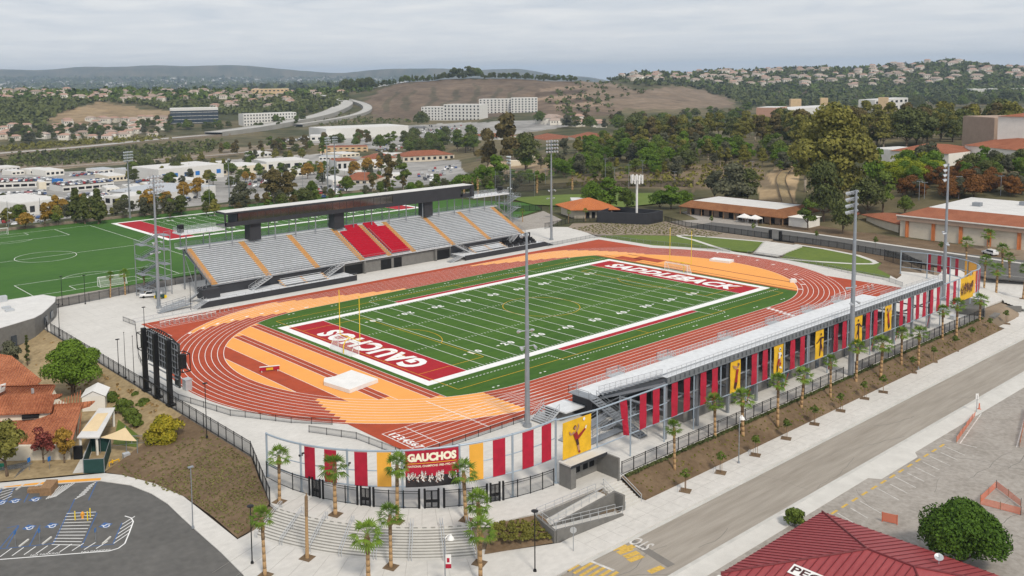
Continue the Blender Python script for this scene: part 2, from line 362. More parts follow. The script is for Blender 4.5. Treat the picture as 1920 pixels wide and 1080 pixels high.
def ground_at(px, py):
    """march the view ray of a photo pixel down to the terrain"""
    q = FWD + RGT*((px-CX)/FPX) - UPV*((py-CY)/FPX)
    h = math.hypot(q.x, q.y); ts = np.geomspace(60, 16000, 2200)
    x = CAMX+q.x/h*ts; y = CAMY+q.y/h*ts; z = CAMZ+q.z/h*ts
    g = ground_z(x, y); k = np.argmax(z < g)
    if not (z < g).any(): return None
    if k > 0:
        a, b = z[k-1]-g[k-1], g[k]-z[k]; w = a/max(a+b, 1e-9); i = k-1
        X = x[i]+(x[k]-x[i])*w; Y = y[i]+(y[k]-y[i])*w
    else: X, Y = x[k], y[k]
    return float(X), float(Y), float(ground_z(X, Y)), float(math.hypot(X-CAMX, Y-CAMY))

def inpoly(px, py, poly):
    c = np.zeros(np.shape(px), bool); n = len(poly); j = n-1
    for i in range(n):
        xi, yi = poly[i]; xj, yj = poly[j]
        c ^= ((yi > py) != (yj > py)) & (px < (xj-xi)*(py-yi)/((yj-yi) or 1e-9)+xi); j = i
    return c
def project_np(x, y, z):
    dx, dy, dz = x-CAMX, y-CAMY, z-CAMZ
    w = dx*FWD.x+dy*FWD.y+dz*FWD.z
    return CX+FPX*(dx*RGT.x+dy*RGT.y+dz*RGT.z)/w, CY-FPX*(dx*UPV.x+dy*UPV.y+dz*UPV.z)/w
# ground cover by area: bare hills, car parks, brush
AZ = np.concatenate([np.linspace(azu(2250)-.15, azu(1920), 30), np.linspace(azu(1920), azu(0), 620)[1:], np.linspace(azu(0), azu(-350)+.12, 40)[1:]])
DD = np.unique(np.concatenate([[6, 30, 60, 80], np.arange(90, 330, 2.5), np.arange(330, 620, 8), np.geomspace(620, 2400, 170), np.geomspace(2400, 3800, 50), np.geomspace(3800, 16000, 45)]))
GA, GD = np.meshgrid(AZ, DD)
GX = CAMX+np.cos(GA)*GD; GY = CAMY+np.sin(GA)*GD; GZ = ground_z(GX, GY)
GZ = GZ - np.where(GD < 420, .12, 0) - np.where((GD < 330) & (GX < 130), .4, 0)
U_, V_ = project_np(GX, GY, GZ)
cov = np.zeros(GX.shape+(3,))
brush1 = np.array((.062, .066, .030)); brush2 = np.array((.15, .125, .07)); dry = np.array((.25, .18, .105)); brown = np.array((.155, .115, .082)); tan = np.array((.30, .22, .13)); lot = np.array((.31, .30, .285))
n_a = _vn(GX, GY, 60, 9); n_b = _vn(GX, GY, 17, 10); n_c = _vn(GX, GY, 230, 12); n_d = _vn(GX, GY, 34, 14); mixn = np.clip((n_a*.45+n_b*.25+n_c*.3-.36)/.28, 0, 1)[..., None]
cov[:] = brush1*(1-mixn)+brush2*mixn
def paint(poly, c, dmin, dmax, wob=0.0):
    global cov
    uu = U_+(n_a-.5)*wob*2; vv = V_+(n_b-.5)*wob*.5
    k = inpoly(uu, vv, poly) & (GD > dmin) & (GD < dmax)
    cc = c*(.62+.76*(n_a*.35+n_b*.35+n_d*.3))[..., None]
    cov[k] = cc[k]
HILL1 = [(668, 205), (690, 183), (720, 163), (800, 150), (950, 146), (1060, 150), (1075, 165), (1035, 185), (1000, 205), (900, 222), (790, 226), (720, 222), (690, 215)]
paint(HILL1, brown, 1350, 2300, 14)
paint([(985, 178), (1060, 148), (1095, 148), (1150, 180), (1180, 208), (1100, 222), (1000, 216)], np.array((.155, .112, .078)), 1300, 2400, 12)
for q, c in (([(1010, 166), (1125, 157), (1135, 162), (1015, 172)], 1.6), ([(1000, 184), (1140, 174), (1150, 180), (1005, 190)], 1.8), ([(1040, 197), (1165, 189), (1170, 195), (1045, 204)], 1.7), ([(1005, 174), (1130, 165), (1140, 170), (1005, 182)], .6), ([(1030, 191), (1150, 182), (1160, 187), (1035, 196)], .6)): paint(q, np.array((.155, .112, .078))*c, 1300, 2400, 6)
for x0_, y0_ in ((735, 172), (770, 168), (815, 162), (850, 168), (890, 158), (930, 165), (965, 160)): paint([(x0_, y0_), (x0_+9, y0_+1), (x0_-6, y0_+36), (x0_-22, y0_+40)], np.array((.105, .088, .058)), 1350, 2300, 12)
paint([(1085, 148), (1130, 150), (1190, 170), (1260, 162), (1310, 168), (1365, 184), (1378, 200), (1290, 204), (1160, 204), (1110, 180)], np.array((.20, .15, .105)), 1350, 2600, 10)
paint([(1460, 172), (1500, 163), (1570, 166), (1600, 180), (1500, 178)], brown, 1700, 2900, 6)
paint([(95, 222), (150, 200), (185, 192), (240, 198), (330, 212), (300, 226), (200, 224), (120, 232)], tan*.9, 1400, 2100, 14)
paint([(0, 312), (0, 325), (360, 300), (640, 262), (620, 258), (300, 292)], np.array((.22, .18, .13)), 900, 1300, 6)
paint([(-400, 460), (-400, 330), (300, 318), (360, 305), (640, 285), (700, 300), (860, 300), (880, 335), (700, 360), (400, 420), (0, 445)], lot, 470, 1150, 4)
paint([(560, 268), (760, 235), (1000, 225), (1080, 235), (900, 262), (700, 280)], lot, 1000, 1450, 4)
paint([(1430, 420), (1420, 345), (1455, 315), (1500, 300), (1500, 330), (1490, 372), (1520, 420)], tan*1.15, 330, 560, 3)
paint([(1060, 330), (1180, 320), (1420, 300), (1450, 345), (1300, 358), (1100, 350)], np.array((.17, .13, .085)), 380, 600, 6)
paint([(880, 340), (930, 300), (1000, 290), (1060, 310), (1010, 335)], np.array((.30, .225, .14)), 420, 700, 4)
k = (GD < 335); cov[k] = (np.array((.21, .165, .12))*(.75+.5*n_b[k])[..., None])
me = bpy.data.meshes.new('ground'); nr, nc = GX.shape
vv = np.stack([GX.ravel(), GY.ravel(), GZ.ravel()], 1)
idx = np.arange(nr*nc).reshape(nr, nc)
fc = np.stack([idx[:-1, :-1].ravel(), idx[:-1, 1:].ravel(), idx[1:, 1:].ravel(), idx[1:, :-1].ravel()], 1)[:, ::-1]
me.from_pydata(vv.tolist(), [], fc.tolist())
ca = me.color_attributes.new('cover', 'FLOAT_COLOR', 'POINT')
ca.data.foreach_set('color', np.concatenate([cov.reshape(-1, 3), np.ones((nr*nc, 1))], 1).astype(np.float32).ravel())
me.polygons.foreach_set('use_smooth', [True]*len(me.polygons))
gm = bpy.data.materials.new('ground_cover'); gm.use_nodes = True
_t = gm.node_tree; _b = _t.nodes['Principled BSDF']; _b.inputs['Roughness'].default_value = .95; _b.inputs['Specular IOR Level'].default_value = .1
_a = _t.nodes.new('ShaderNodeVertexColor'); _a.layer_name = 'cover'
_g = _t.nodes.new('ShaderNodeNewGeometry'); _n = _t.nodes.new('ShaderNodeTexNoise'); _n.inputs['Scale'].default_value = .05; _n.inputs['Detail'].default_value = 8; _n.inputs['Roughness'].default_value = .75
_t.links.new(_g.outputs['Position'], _n.inputs['Vector'])
_m = _t.nodes.new('ShaderNodeMapRange'); _m.inputs[1].default_value = .3; _m.inputs[2].default_value = .7; _m.inputs[3].default_value = .6; _m.inputs[4].default_value = 1.4; _t.links.new(_n.outputs['Fac'], _m.inputs[0])
_x = _t.nodes.new('ShaderNodeVectorMath'); _x.operation = 'SCALE'; _t.links.new(_a.outputs['Color'], _x.inputs[0]); _t.links.new(_m.outputs[0], _x.inputs['Scale'])
_t.links.new(_x.outputs[0], _b.inputs['Base Color'])
me.materials.append(gm)
go = bpy.data.objects.new('ground', me); COL.objects.link(go); struct(go); WL['ground'] = (0, 0, 0)
# ------------------------------------------------------------------ stadium surfaces
def arc(cx, cy, r, a0, a1, n=40):
    return [(cx+r*math.cos(R(a0+(a1-a0)*i/n)), cy+r*math.sin(R(a0+(a1-a0)*i/n))) for i in range(n+1)]
def txt(mb, s, org, xd, yd, size, m=0, bold=.0, shear=0.0, wid=None, center=True, space=1.0, serif=0.0):
    """lettering laid in the plane of xd, yd; cap height = size"""
    cu = bpy.data.curves.new('t', 'FONT'); cu.body = s; cu.size = 1.0; cu.offset = bold; cu.shear = shear; cu.space_character = space; cu.resolution_u = 3; cu.fill_mode = 'FRONT'
    o = bpy.data.objects.new('t', cu); COL.objects.link(o)
    dg = bpy.context.evaluated_depsgraph_get(); me = bpy.data.meshes.new_from_object(o.evaluated_get(dg))
    P = [v.co.copy() for v in me.vertices]; F = [tuple(p.vertices) for p in me.polygons]
    bpy.data.objects.remove(o); bpy.data.curves.remove(cu); bpy.data.meshes.remove(me)
    x0 = min(p.x for p in P); x1 = max(p.x for p in P); y0 = min(p.y for p in P); y1 = max(p.y for p in P)
    k = size/(y1-y0); kx = k if wid is None else wid/(x1-x0)
    cxm = (x0+x1)/2 if center else x0; cym = (y0+y1)/2
    org, xd, yd = Vector(org), Vector(xd), Vector(yd); n = len(mb.v)
    for p in P: mb.v.append(tuple(org+xd*((p.x-cxm)*kx)+yd*((p.y-cym)*k)))
    for f in F: mb.f.append(tuple(n+i for i in f)); mb.m.append(m)

def slab(pts, z, name, m, thick=.5):
    b = MB(); b.prism(pts, z-thick, z); o = b.build(name, MAT[m]); struct(o); return o
# concrete apron round the whole ground
FEN_L = -95.6
plaza = [(-95.6, 70), (-95.6, -33), (-101.4, -48.0)] + arc(-69.5, -40.5, 33.3, 196.5, 240.8, 24) + [(-84.0, -71.0), (-77.2, -73.0), (-67.2, -73.2), (-62.0, -73.2), (-60.8, -72.9), (65.5, -72.9), (75.5, -69.6), (84, -70)] + arc(69.5, -40.5, 33.3, -62, -10, 24) + [(93, -8), (93.5, 28), (84.3, 54.5), (94, 73), (88, 80), (60, 82), (-45, 85), (-76, 82), (-92, 78)]
slab(plaza, 0.0, 'plaza', 'concrete', .4)
# paler joints and wear as real shallow saw cuts: thin dark lines laid in the slab
b = MB()
for i in range(-38, 60):
    x = i*2.44
    if x < -58 and x > -95: b.box(x-.012, x+.012, 49.5, 76, .002, .004)
for j in range(6): b.box(-94.5, -57, 51+j*4.6-.012, 51+j*4.6+.012, .002, .0045)
for i in range(0, 14):
    q = arc(-69.5, -40.5, 32.9, 197+i*3.35, 197+i*3.35, 1)[0]; p = arc(-69.5, -40.5, 28.4, 197+i*3.35, 197+i*3.35, 1)[0]
    b.bar((p[0], p[1], .0), (q[0], q[1], .0), .014, 4)
for i in range(52): b.box(-58+i*2.44, -57.976+i*2.44, -72.6, -66.5, .002, .004)
o = b.build('plaza_joints', MAT['block_light']); struct(o)

HS = 42.2; RI = 36.5; LW = 1.22; NL = 9; RO = RI+NL*LW
def oval(r, n=64):
    return arc(HS, 0, r, -90, 90, n) + arc(-HS, 0, r, 90, 270, n)
# red rubber: rectangle of straights and chutes plus the round ends
L_, R_ = [], []
ys = np.linspace(-48.6, 50.2, 90)
xs_r = [max(80.5 if y < 0 or y > 24 else 0, HS+(math.sqrt(max(0, (RO+.35)**2-y*y)) if abs(y) < RO+.35 else 0)) for y in ys]
xs_l = [max(78.0 if (y < -20 or y > 32) else 0, HS+(math.sqrt(max(0, (RO+.35)**2-y*y)) if abs(y) < RO+.35 else 0)) for y in ys]
out = [(x, y) for x, y in zip(xs_r, ys)] + [(-x, y) for x, y in reversed(list(zip(xs_l, ys)))]
b = MB(); n = len(ys)
for i in range(n-1): b.face([(-xs_l[i], ys[i], .02), (xs_r[i], ys[i], .02), (xs_r[i+1], ys[i+1], .02), (-xs_l[i+1], ys[i+1], .02)])
track = b.build('running_track', MAT['track_red'], loc=(0, 0, 0)); struct(track)
def part(b, name, m, parent): return b.build(name, MAT[m] if isinstance(m, str) else [MAT[q] for q in m], parent)
def lane_pt(s, r):
    """s: metres along the r=RI line, counter from the middle of the near straight, running +x"""
    Ls = 2*HS; Lc = math.pi*RI
    s = s % (2*Ls+2*Lc)
    if s < HS: return (s, -r)
    s -= HS
    if s < Lc: a = -90+math.degrees(s/RI); return (HS+r*math.cos(R(a)), r*math.sin(R(a)))
    s -= Lc
    if s < Ls: return (HS-s, r)
    s -= Ls
    if s < Lc: a = 90+math.degrees(s/RI); return (-HS+r*math.cos(R(a)), r*math.sin(R(a)))
    s -= Lc
    return (-HS+s, -r)
Lc = math.pi*RI
def sS(a): return HS+R(a+90)*RI             # s of an angle on the far (+x) curve
def sG(a): return HS+Lc+2*HS+R(a-90)*RI     # on the near (-x) curve
def s_far(x): return HS+Lc+(HS-x)
def s_near(x): return 2*(2*HS+Lc)+x if x < 0 else x
zones = [(sG(208), sG(221), s_near(-54)+2, s_near(-52)+3),     # near curve: inner start, outer start, inner end, outer end
         (s_far(-12), s_far(-44), sG(99), sG(131)),
         (sS(40), sS(70), s_far(53)+3, s_far(20)),]
zones[0] = (sG(208), sG(221), sG(255), sG(258))
b = MB()
for (i0, o0, i1, o1) in zones:
    for k in range(NL):
        f = k/(NL-1); a = i0+(o0-i0)*f; e = i1+(o1-i1)*f; n = max(6, int((e-a)/1.5))
        A = [lane_pt(a+(e-a)*i/n, RI+k*LW+.02) for i in range(n+1)]; B = [lane_pt(a+(e-a)*i/n, RI+(k+1)*LW+.02) for i in range(n+1)]
        b.ribbon([(p[0], p[1], .026) for p in B], [(p[0], p[1], .026) for p in A])
part(b, 'exchange_zone', 'track_orange', track)
# lane lines
b = MB()
for k in range(NL+1):
    r = RI+k*LW; w = .055
    A = oval(r-w); B = oval(r+w); A.append(A[0]); B.append(B[0])
    b.ribbon([(p[0], p[1], .032) for p in B], [(p[0], p[1], .032) for p in A])
for k in range(NL):                                           # chutes
    y = -(RI+1.22*2+k*LW)
    b.box(-76.4, -HS, y-.05, y+.05, .030, .034)
    y2 = RI+1.2+k*LW
    if k > 4: b.box(-76.5, -HS, y2-.05, y2+.05, .030, .034)
    if k > 2: b.box(62+0*k, 80, -(RI+k*LW+.6)-.05, -(RI+k*LW+.6)+.05, .030, .034)
for x in (-76.4, -72.0, -62.0): b.box(x-.07, x+.07, -47.8, -38.9 if x < -63 else -32, .033, .036)
b.box(-77.0, -76.9, 36, 49.5, .033, .036)
part(b, 'lane_line', 'paint_white', track)
b = MB()
for k in range(8): txt(b, str(k+1), (-75.2, -39.5-k*LW*.92-.45, .038), (0, -1, 0), (1, 0, 0), 1.35, bold=.03)
part(b, 'lane_number', 'paint_white', track)
b = MB()                                                     # small white marks by each stagger
for k in range(NL):
    for a in (-92+0*k, ):
        x = 37.5-k*.4; y = -(RI+(k+.5)*LW); b.box(x-.7, x+.7, y-.28, y+.28, .036, .039)
    q = lane_pt(sS(-60+k*9), RI+(k+.5)*LW); b.obox(q[0], q[1], .036, 1.1, .55, .004, R(-60+k*9))
    q = lane_pt(sG(131-k*5.2), RO-(k+.4)*LW*.95); b.obox(q[0], q[1], .036, 1.1, .55, .004, R(40-k*5))
    x = 13+k*.6
part(b, 'lane_mark', 'paint_white', track)

# D zones: orange ends inside the curves
def dzone(sgn, x0, name):
    b = MB(); n = 30
    ym = math.sqrt(RI**2-(x0-HS)**2)
    pts = [(sgn*x0, -ym*1.0)] + [(sgn*(HS+(RI-.05)*math.cos(R(a))), (RI-.05)*math.sin(R(a))) for a in np.linspace(-math.degrees(math.asin(ym/RI)), math.degrees(math.asin(ym/RI)), n)] + [(sgn*x0, ym)]
    b.poly(pts if sgn > 0 else list(reversed(pts)), .024)
    return part(b, name, 'track_orange', track)
dz = dzone(-1, 58.3, 'infield_end'); dz2 = dzone(1, 58.7, 'infield_end')
def yin(x, r=RI-.1): return math.sqrt(max(0, r*r-(abs(x)-HS)**2))
b = MB(); bw = MB()
def strip(x0, x1, z=.028, m=0, y0=None, y1=None):
    n = 6; L = []; Rr = []
    ya = min(yin(x0), yin(x1)) if y1 is None else y1; yb = -min(yin(x0), yin(x1)) if y0 is None else y0
    b.face([(x0, yb, z), (x1, yb, z), (x1, ya, z), (x0, ya, z)], m)
strip(-60.5, -58.0); strip(-67.6, -65.1); strip(-76.1, -72.0, y0=-16.5, y1=23.5)
b.face([(-76.1, -16.5, .0281), (-72.0, -23.5, .0281), (-72.0, -16.5, .0281)]); 
strip(60.6, 61.0, m=1); strip(66.3, 66.8, m=1); strip(58.75, 59.0, m=1)
strip(59.3, 63.3, .030, 0, 18.5, 26.5); strip(62.6, 66.9, .030, 0, 13.0, 22)
part(b, 'runway', ('track_red', 'track_dark'), track)
for x in (-59.25, -60.5, -58.0, -66.35, -65.1, -67.6, -72.0, -76.1):
    y = yin(x); w = .05
    bw.box(x-w, x+w, -y, y, .030, .034)
part(bw, 'runway_line', 'paint_white', track)

# synthetic turf inside the oval
XT = 58.0
pts = [(XT+.65, -yin(XT))] + [p for p in arc(HS, 0, RI-.05, math.degrees(math.atan2(yin(XT), XT-HS)), 90, 14)] + [p for p in arc(-HS, 0, RI-.05, 90, 180-math.degrees(math.atan2(yin(XT), XT-HS)), 14)] + [(-XT, yin(XT)), (-XT, -yin(XT))] + [p for p in arc(-HS, 0, RI-.05, 180+math.degrees(math.atan2(yin(XT), XT-HS)), 270, 14)] + [p for p in arc(HS, 0, RI-.05, -90, -math.degrees(math.atan2(yin(XT), XT-HS)), 14)]
b = MB(); b.poly(pts[1:], .028); turf = b.build('turf_field', MAT['turf'], loc=(0, 0, 0)); struct(turf)

def gridiron(parent, cx, cy, letters, z=.030, red='paint_red', bench=True):
    FX, FY, GX_ = 54.864, 24.384, 45.72
    b = MB()
    for s in (-1, 1):
        x0, x1 = sorted((cx+s*GX_, cx+s*FX)); b.box(x0, x1, cy-FY, cy+FY, z, z+.003)
    part(b, 'end_zone', red, parent)
    b = MB(); w = 1.83
    for s in (-1, 1):
        y0, y1 = sorted((cy+s*FY, cy+s*(FY+w))); b.box(cx-FX-w, cx+FX+w, y0, y1, z, z+.004)
        x0, x1 = sorted((cx+s*FX, cx+s*(FX+w))); b.box(x0, x1, cy-FY, cy+FY, z, z+.004)
    part(b, 'border', 'paint_white', parent)
    b = MB()
    for i in range(-10, 11):
        x = cx+i*4.572; b.box(x-.07, x+.07, cy-FY, cy+FY, z+.003, z+.006)
    for i in range(-50, 51):
        if i % 5 == 0: continue
        x = cx+i*.9144
        for yy in (-FY+.1, -FY/3+.0, FY/3-.6, FY-.7): b.box(x-.06, x+.06, cy+yy, cy+yy+.62, z+.003, z+.0055)
    part(b, 'yard_line', 'paint_white', parent)
    if letters:
        b = MB()
        for i, s in enumerate(('10', '20', '30', '40', '50', '40', '30', '20', '10')):
            x = cx+(i-4)*9.144
            for sg in (-1, 1):
                for k, ch in enumerate(s):
                    xx = x+(1 if sg < 0 else -1)*(-.95+1.9*k)
                    txt(b, ch, (xx, cy+sg*16.6, z+.008), (1 if sg < 0 else -1, 0, 0), (0, 1 if sg < 0 else -1, 0), 1.85, bold=.045, wid=1.15 if ch != '1' else .6)
                if i != 4:
                    d = -1 if i < 4 else 1; a = x+d*2.4
                    b.face([(a, cy+sg*16.6-.32, z+.008), (a+d*.9, cy+sg*16.6, z+.008), (a, cy+sg*16.6+.32, z+.008)])
        part(b, 'yard_number', 'paint_white', parent)
    if bench:
        b = MB()
        for s in (-1, 1):
            y0, y1 = sorted((cy+s*(FY+w), cy+s*(FY+w+1.5))); b.box(cx-22.9, cx+22.9, y0, y1, z, z+.0045)
        part(b, 'bench_area', red, parent)
        b = MB()
        for s in (-1, 1):
            ye = cy+s*(FY+w+1.55); b.box(cx-22.9, cx+22.9, ye-.06, ye+.06, z+.002, z+.007)
            for x in (-22.9, 22.9):
                y0, y1 = sorted((cy+s*(FY+w), cy+s*(FY+w+5.6))); b.box(cx+x-.06, cx+x+.06, y0, y1, z+.002, z+.0065)
            yo = s*(FY+w+1.9); yb = s*(FY+w+6.3)
            for i in range(-63, 64):
                x = i*.914
                yy = yb if abs(x) < 27.4 else yo
                if abs(x) > 57: continue
                b.box(cx+x-.24, cx+x+.24, cy+yy-.09, cy+yy+.09, z+.002, z+.006)
            for k in range(6):
                for sx in (-1, 1): b.box(cx+sx*27.4-.12, cx+sx*27.4+.12, cy+yo+(yb-yo)*k/6-.2, cy+yo+(yb-yo)*k/6+.2, z+.002, z+.006)
        part(b, 'restraining_line', 'paint_white', parent)
gridiron(turf, 0, 0, True)
b = MB()
txt(b, 'GAUCHOS', (-50.3, 0.0, .040), (0, 1, 0), (-1, 0, 0), 6.1, bold=.05, wid=32.5, space=1.12)
txt(b, 'SADDLEBACK', (50.3, 0.0, .040), (0, -1, 0), (1, 0, 0), 5.6, bold=.05, wid=41.5, shear=.25, space=1.12)
part(b, 'end_zone_lettering', 'paint_white', turf)
# yellow soccer lines
def soccer(parent, x0, x1, y0, y1, m, long_axis, z=.044, w=.055, name='soccer_line', arcs=True):
    b = MB()
    def ln(xa, ya, xb, yb): b.box(min(xa, xb)-w, max(xa, xb)+w, min(ya, yb)-w, max(ya, yb)+w, z, z+.004)
    ln(x0, y0, x1, y0); ln(x0, y1, x1, y1); ln(x0, y0, x0, y1); ln(x1, y0, x1, y1)
    cx, cy = (x0+x1)/2, (y0+y1)/2
    def ring(cx, cy, r, a0, a1):
        A = arc(cx, cy, r-w, a0, a1, 48); B = arc(cx, cy, r+w, a0, a1, 48)
        b.ribbon([(p[0], p[1], z+.0045) for p in A], [(p[0], p[1], z+.0045) for p in B][:]) if False else b.ribbon([(p[0], p[1], z+.0045) for p in B], [(p[0], p[1], z+.0045) for p in A])
    ring(cx, cy, 9.15, 0, 360)
    if long_axis == 'x':
        if m != 'paint_yellow': ln(cx, y0, cx, y1)
        else: ln(cx, y0, cx, y0+3.5); ln(cx, y1-3.5, cx, y1)
        for s, xe in ((1, x0), (-1, x1)):
            ln(xe, cy-20.15, xe+s*16.5, cy-20.15); ln(xe, cy+20.15, xe+s*16.5, cy+20.15); ln(xe+s*16.5, cy-20.15, xe+s*16.5, cy+20.15)
            ln(xe, cy-9.16, xe+s*5.5, cy-9.16); ln(xe, cy+9.16, xe+s*5.5, cy+9.16); ln(xe+s*5.5, cy-9.16, xe+s*5.5, cy+9.16)
            ring(xe+s*11, cy, 9.15, -53 if s > 0 else 127, 53 if s > 0 else 233)
    else:
        ln(x0, cy, x1, cy)
        for s, ye in ((1, y0), (-1, y1)):
            ln(cx-20.15, ye, cx-20.15, ye+s*16.5); ln(cx+20.15, ye, cx+20.15, ye+s*16.5); ln(cx-20.15, ye+s*16.5, cx+20.15, ye+s*16.5)
            ln(cx-9.16, ye, cx-9.16, ye+s*5.5); ln(cx+9.16, ye, cx+9.16, ye+s*5.5); ln(cx-9.16, ye+s*5.5, cx+9.16, ye+s*5.5)
            ring(cx, ye+s*11, 9.15, 37 if s > 0 else 217, 143 if s > 0 else 323)
    part(b, name, m, parent)
soccer(turf, -54.0, 54.0, -31.3, 31.3, 'paint_yellow', 'x')
b = MB()
for x in np.linspace(-48, 48, 9):
    for y in (-34.6, 34.6):
        for k in (-.6, .6): b.obox(x+k, y, .036, .5, .3, .004)
part(b, 'track_side_mark', 'paint_white', turf)

# practice pitch behind the home stand
b = MB(); b.poly([(-120, 91.5), (-73, 91.5), (-46, 91.5), (60, 91.5), (118, 112), (130, 128), (120, 150), (100, 214.5), (-120, 214.5)], .03)
prac = b.build('practice_field', MAT['turf_practice'], loc=(0, 0, 0)); struct(prac)
gridiron(prac, 30.5, 178.0, True, z=.034, bench=False)
soccer(prac, -101.0, -34.0, 96.5, 205, 'paint_white', 'y', z=.036, w=.08, name='pitch_line')

slab([(-110, 80.5), (-92, 79), (-60, 83), (-44, 85), (60, 82), (88, 80), (104, 88), (116, 109), (60, 91.6), (-110, 91.6)], -.012, 'service_path', 'asphalt_lot', .3)
# lawns, paths, stairs and beds at the far end
S_ = lambda pts, z=0: [at(x, y, z) for x, y in pts]
o = slab([(84.6, 53.5), (84.5, 31), (94.3, 12), (96.5, 3.5), (115.5, 9.5), (113, 17), (108, 30), (104, 37), (94, 49), (87, 54)], .03, 'lawn', 'lawn', .3)
o = slab([(89.2, -41.5), (92, -22), (93.5, -8.0), (115.5, 0), (116, -10), (113, -23), (107.5, -31), (99.5, -33.5), (93, -40)], .03, 'lawn', 'lawn', .3)
o = slab([(86, 55), (95, 50.5), (105, 38), (109, 30), (114.5, 16), (116.5, 9), (121, 10.5), (121, 30), (124, 45), (128, 58), (117, 57.5), (107, 73.5), (100, 79), (92, 74)], .02, 'planting_bed', 'soil_grey', .3)
o = slab([(116.4, 0.5), (121, 3), (121.5, -12), (117, -33), (106, -37), (95, -42), (90, -43), (93.5, -39.5), (100, -33), (108, -31), (113.8, -23), (117, -10)], .02, 'planting_bed', 'mulch', .3)
def path(pts, w, z, name='path', m='pale_concrete'):
    b = MB(); L, Rr = [], []
    for i, p in enumerate(pts):
        a = pts[max(0, i-1)]; c = pts[min(len(pts)-1, i+1)]; d = Vector((c[0]-a[0], c[1]-a[1])).normalized()
        L.append((p[0]-d.y*w/2, p[1]+d.x*w/2, z)); Rr.append((p[0]+d.y*w/2, p[1]-d.x*w/2, z))
    b.ribbon(Rr, L); o = b.build(name, MAT[m]); struct(o); return o
path([(92.5, 8), (97, 18), (102, 28), (103.8, 34.5), (105.5, 36.5), (107.5, 35.5), (110, 28), (113, 18), (115.5, 9)], 1.6, .045)
path([(93, -7), (96.5, -17), (101, -26), (104.5, -29.5), (107, -29.7), (109.5, -27.5), (114, -21), (117, -9), (117.5, 1)], 1.6, .045)
b = MB()
for i in range(9):
    x = 95.5+i*2.1; b.box(x, x+2.12, -5.5+i*.28, 2.3+i*.85, -.2, .06+i*.05)
o = b.build('terrace_steps', MAT['pale_concrete']); tag(o, 'broad pale concrete terrace steps between the two end lawns', 'steps')
# campus road behind the far end
rd = [(104, 88), (101, 80), (121.8, 62), (129, 56), (124, 45), (121.6, 30), (122.2, 3), (121.6, -11), (117.5, -33), (113, -50), (108, -60), (120, -66), (132, -64), (134, -50), (137, -20), (139.5, 5), (140.5, 27), (138, 50), (150, 66), (150, 72), (135, 78)]
slab([(122, 45), (122, 3), (121.6, -11), (117.5, -33), (113, -50), (108.5, -58), (118, -90), (150, -90), (140, -58), (137.5, -20), (139.5, 5), (140.5, 27), (138, 45)], .035, 'campus_road', 'asphalt_dark', .3)
path([(140.8, 30), (140.2, 5), (138.2, -18), (136, -47), (135, -58)], 1.8, .06, 'sidewalk')
slab([(140.8, 28), (170, 45), (170, 66), (152, 68), (140, 52), (129, 57), (124, 46)], .03, 'courtyard', 'asphalt_lot', .3)
slab([(141.5, 27), (141, 5), (139, -20), (136.5, -48), (150, -54), (153.5, -28), (154, -12), (160, 10), (165, 25)], .03, 'planting_bed', 'mulch', .3)
# ------------------------------------------------------------------ home grandstand
def P_(b, name, m, parent): return part(b, name, m, parent)
def guard(b, pts, h=1.07, m=0, step=1.8, r=.025, mesh=None):
    """post and rail along a polyline; rails and posts in one mesh, infill in a second"""
    for i in range(len(pts)-1):
        p, q = Vector(pts[i]), Vector(pts[i+1]); n = max(1, int((q-p).length/step)); up = Vector((0, 0, h))
        for k in range(n+1):
            c = p+(q-p)*k/n; b.bar(c, c+up, r, 4, m)
        b.bar(p+up, q+up, r*1.2, 4, m); b.bar(p+up*.5, q+up*.5, r*.8, 4, m)
        if mesh is not None: mesh.face([p+up*.1, q+up*.1, q+up*.95, p+up*.95])
def stairs(b, p0, p1, w, n=10, m=0, rail=True, rb=None):
    """straight flight from low point p0 to high point p1"""
    p0, p1 = Vector(p0), Vector(p1); d = p1-p0; f = Vector((d.x, d.y, 0)).normalized(); s = Vector((-f.y, f.x, 0))*w/2
    run = Vector((d.x, d.y, 0))
    for i in range(n):
        a = p0+run*i/n; c = p0+run*(i+1)/n; z = p0.z+d.z*(i+1)/n
        a = Vector((a.x, a.y, z)); c = Vector((c.x, c.y, z))
        b.hexa([a-s-Vector((0, 0, .06)), c-s-Vector((0, 0, .06)), c+s-Vector((0, 0, .06)), a+s-Vector((0, 0, .06))], [a-s, c-s, c+s, a+s], m)
    for k in (-1, 1):
        b.bar(p0+s*k-Vector((0, 0, .05)), p1+s*k-Vector((0, 0, .05)), .10, 4, m)
    if rail:
        rb = rb or b
        for k in (-1, 1):
            guard(rb, [p0+s*k, p1+s*k], 1.0, 0, 2.2)
HSx, YF, YT, ZF, ZT, NR = 55.5, 60.0, 74.6, 4.1, 11.2, 19
home = thing('home_grandstand', 'long grey home grandstand with red centre seats and black press box', 'grandstand', (0, 66, 0))
dY = (YT-YF)/NR; dZ = (ZT-ZF)/NR
aisles = [-54.6, -39.2, -24.2, -9.3, .4, 9.3, 24.8, 39.6, 54.6]
AW = .85
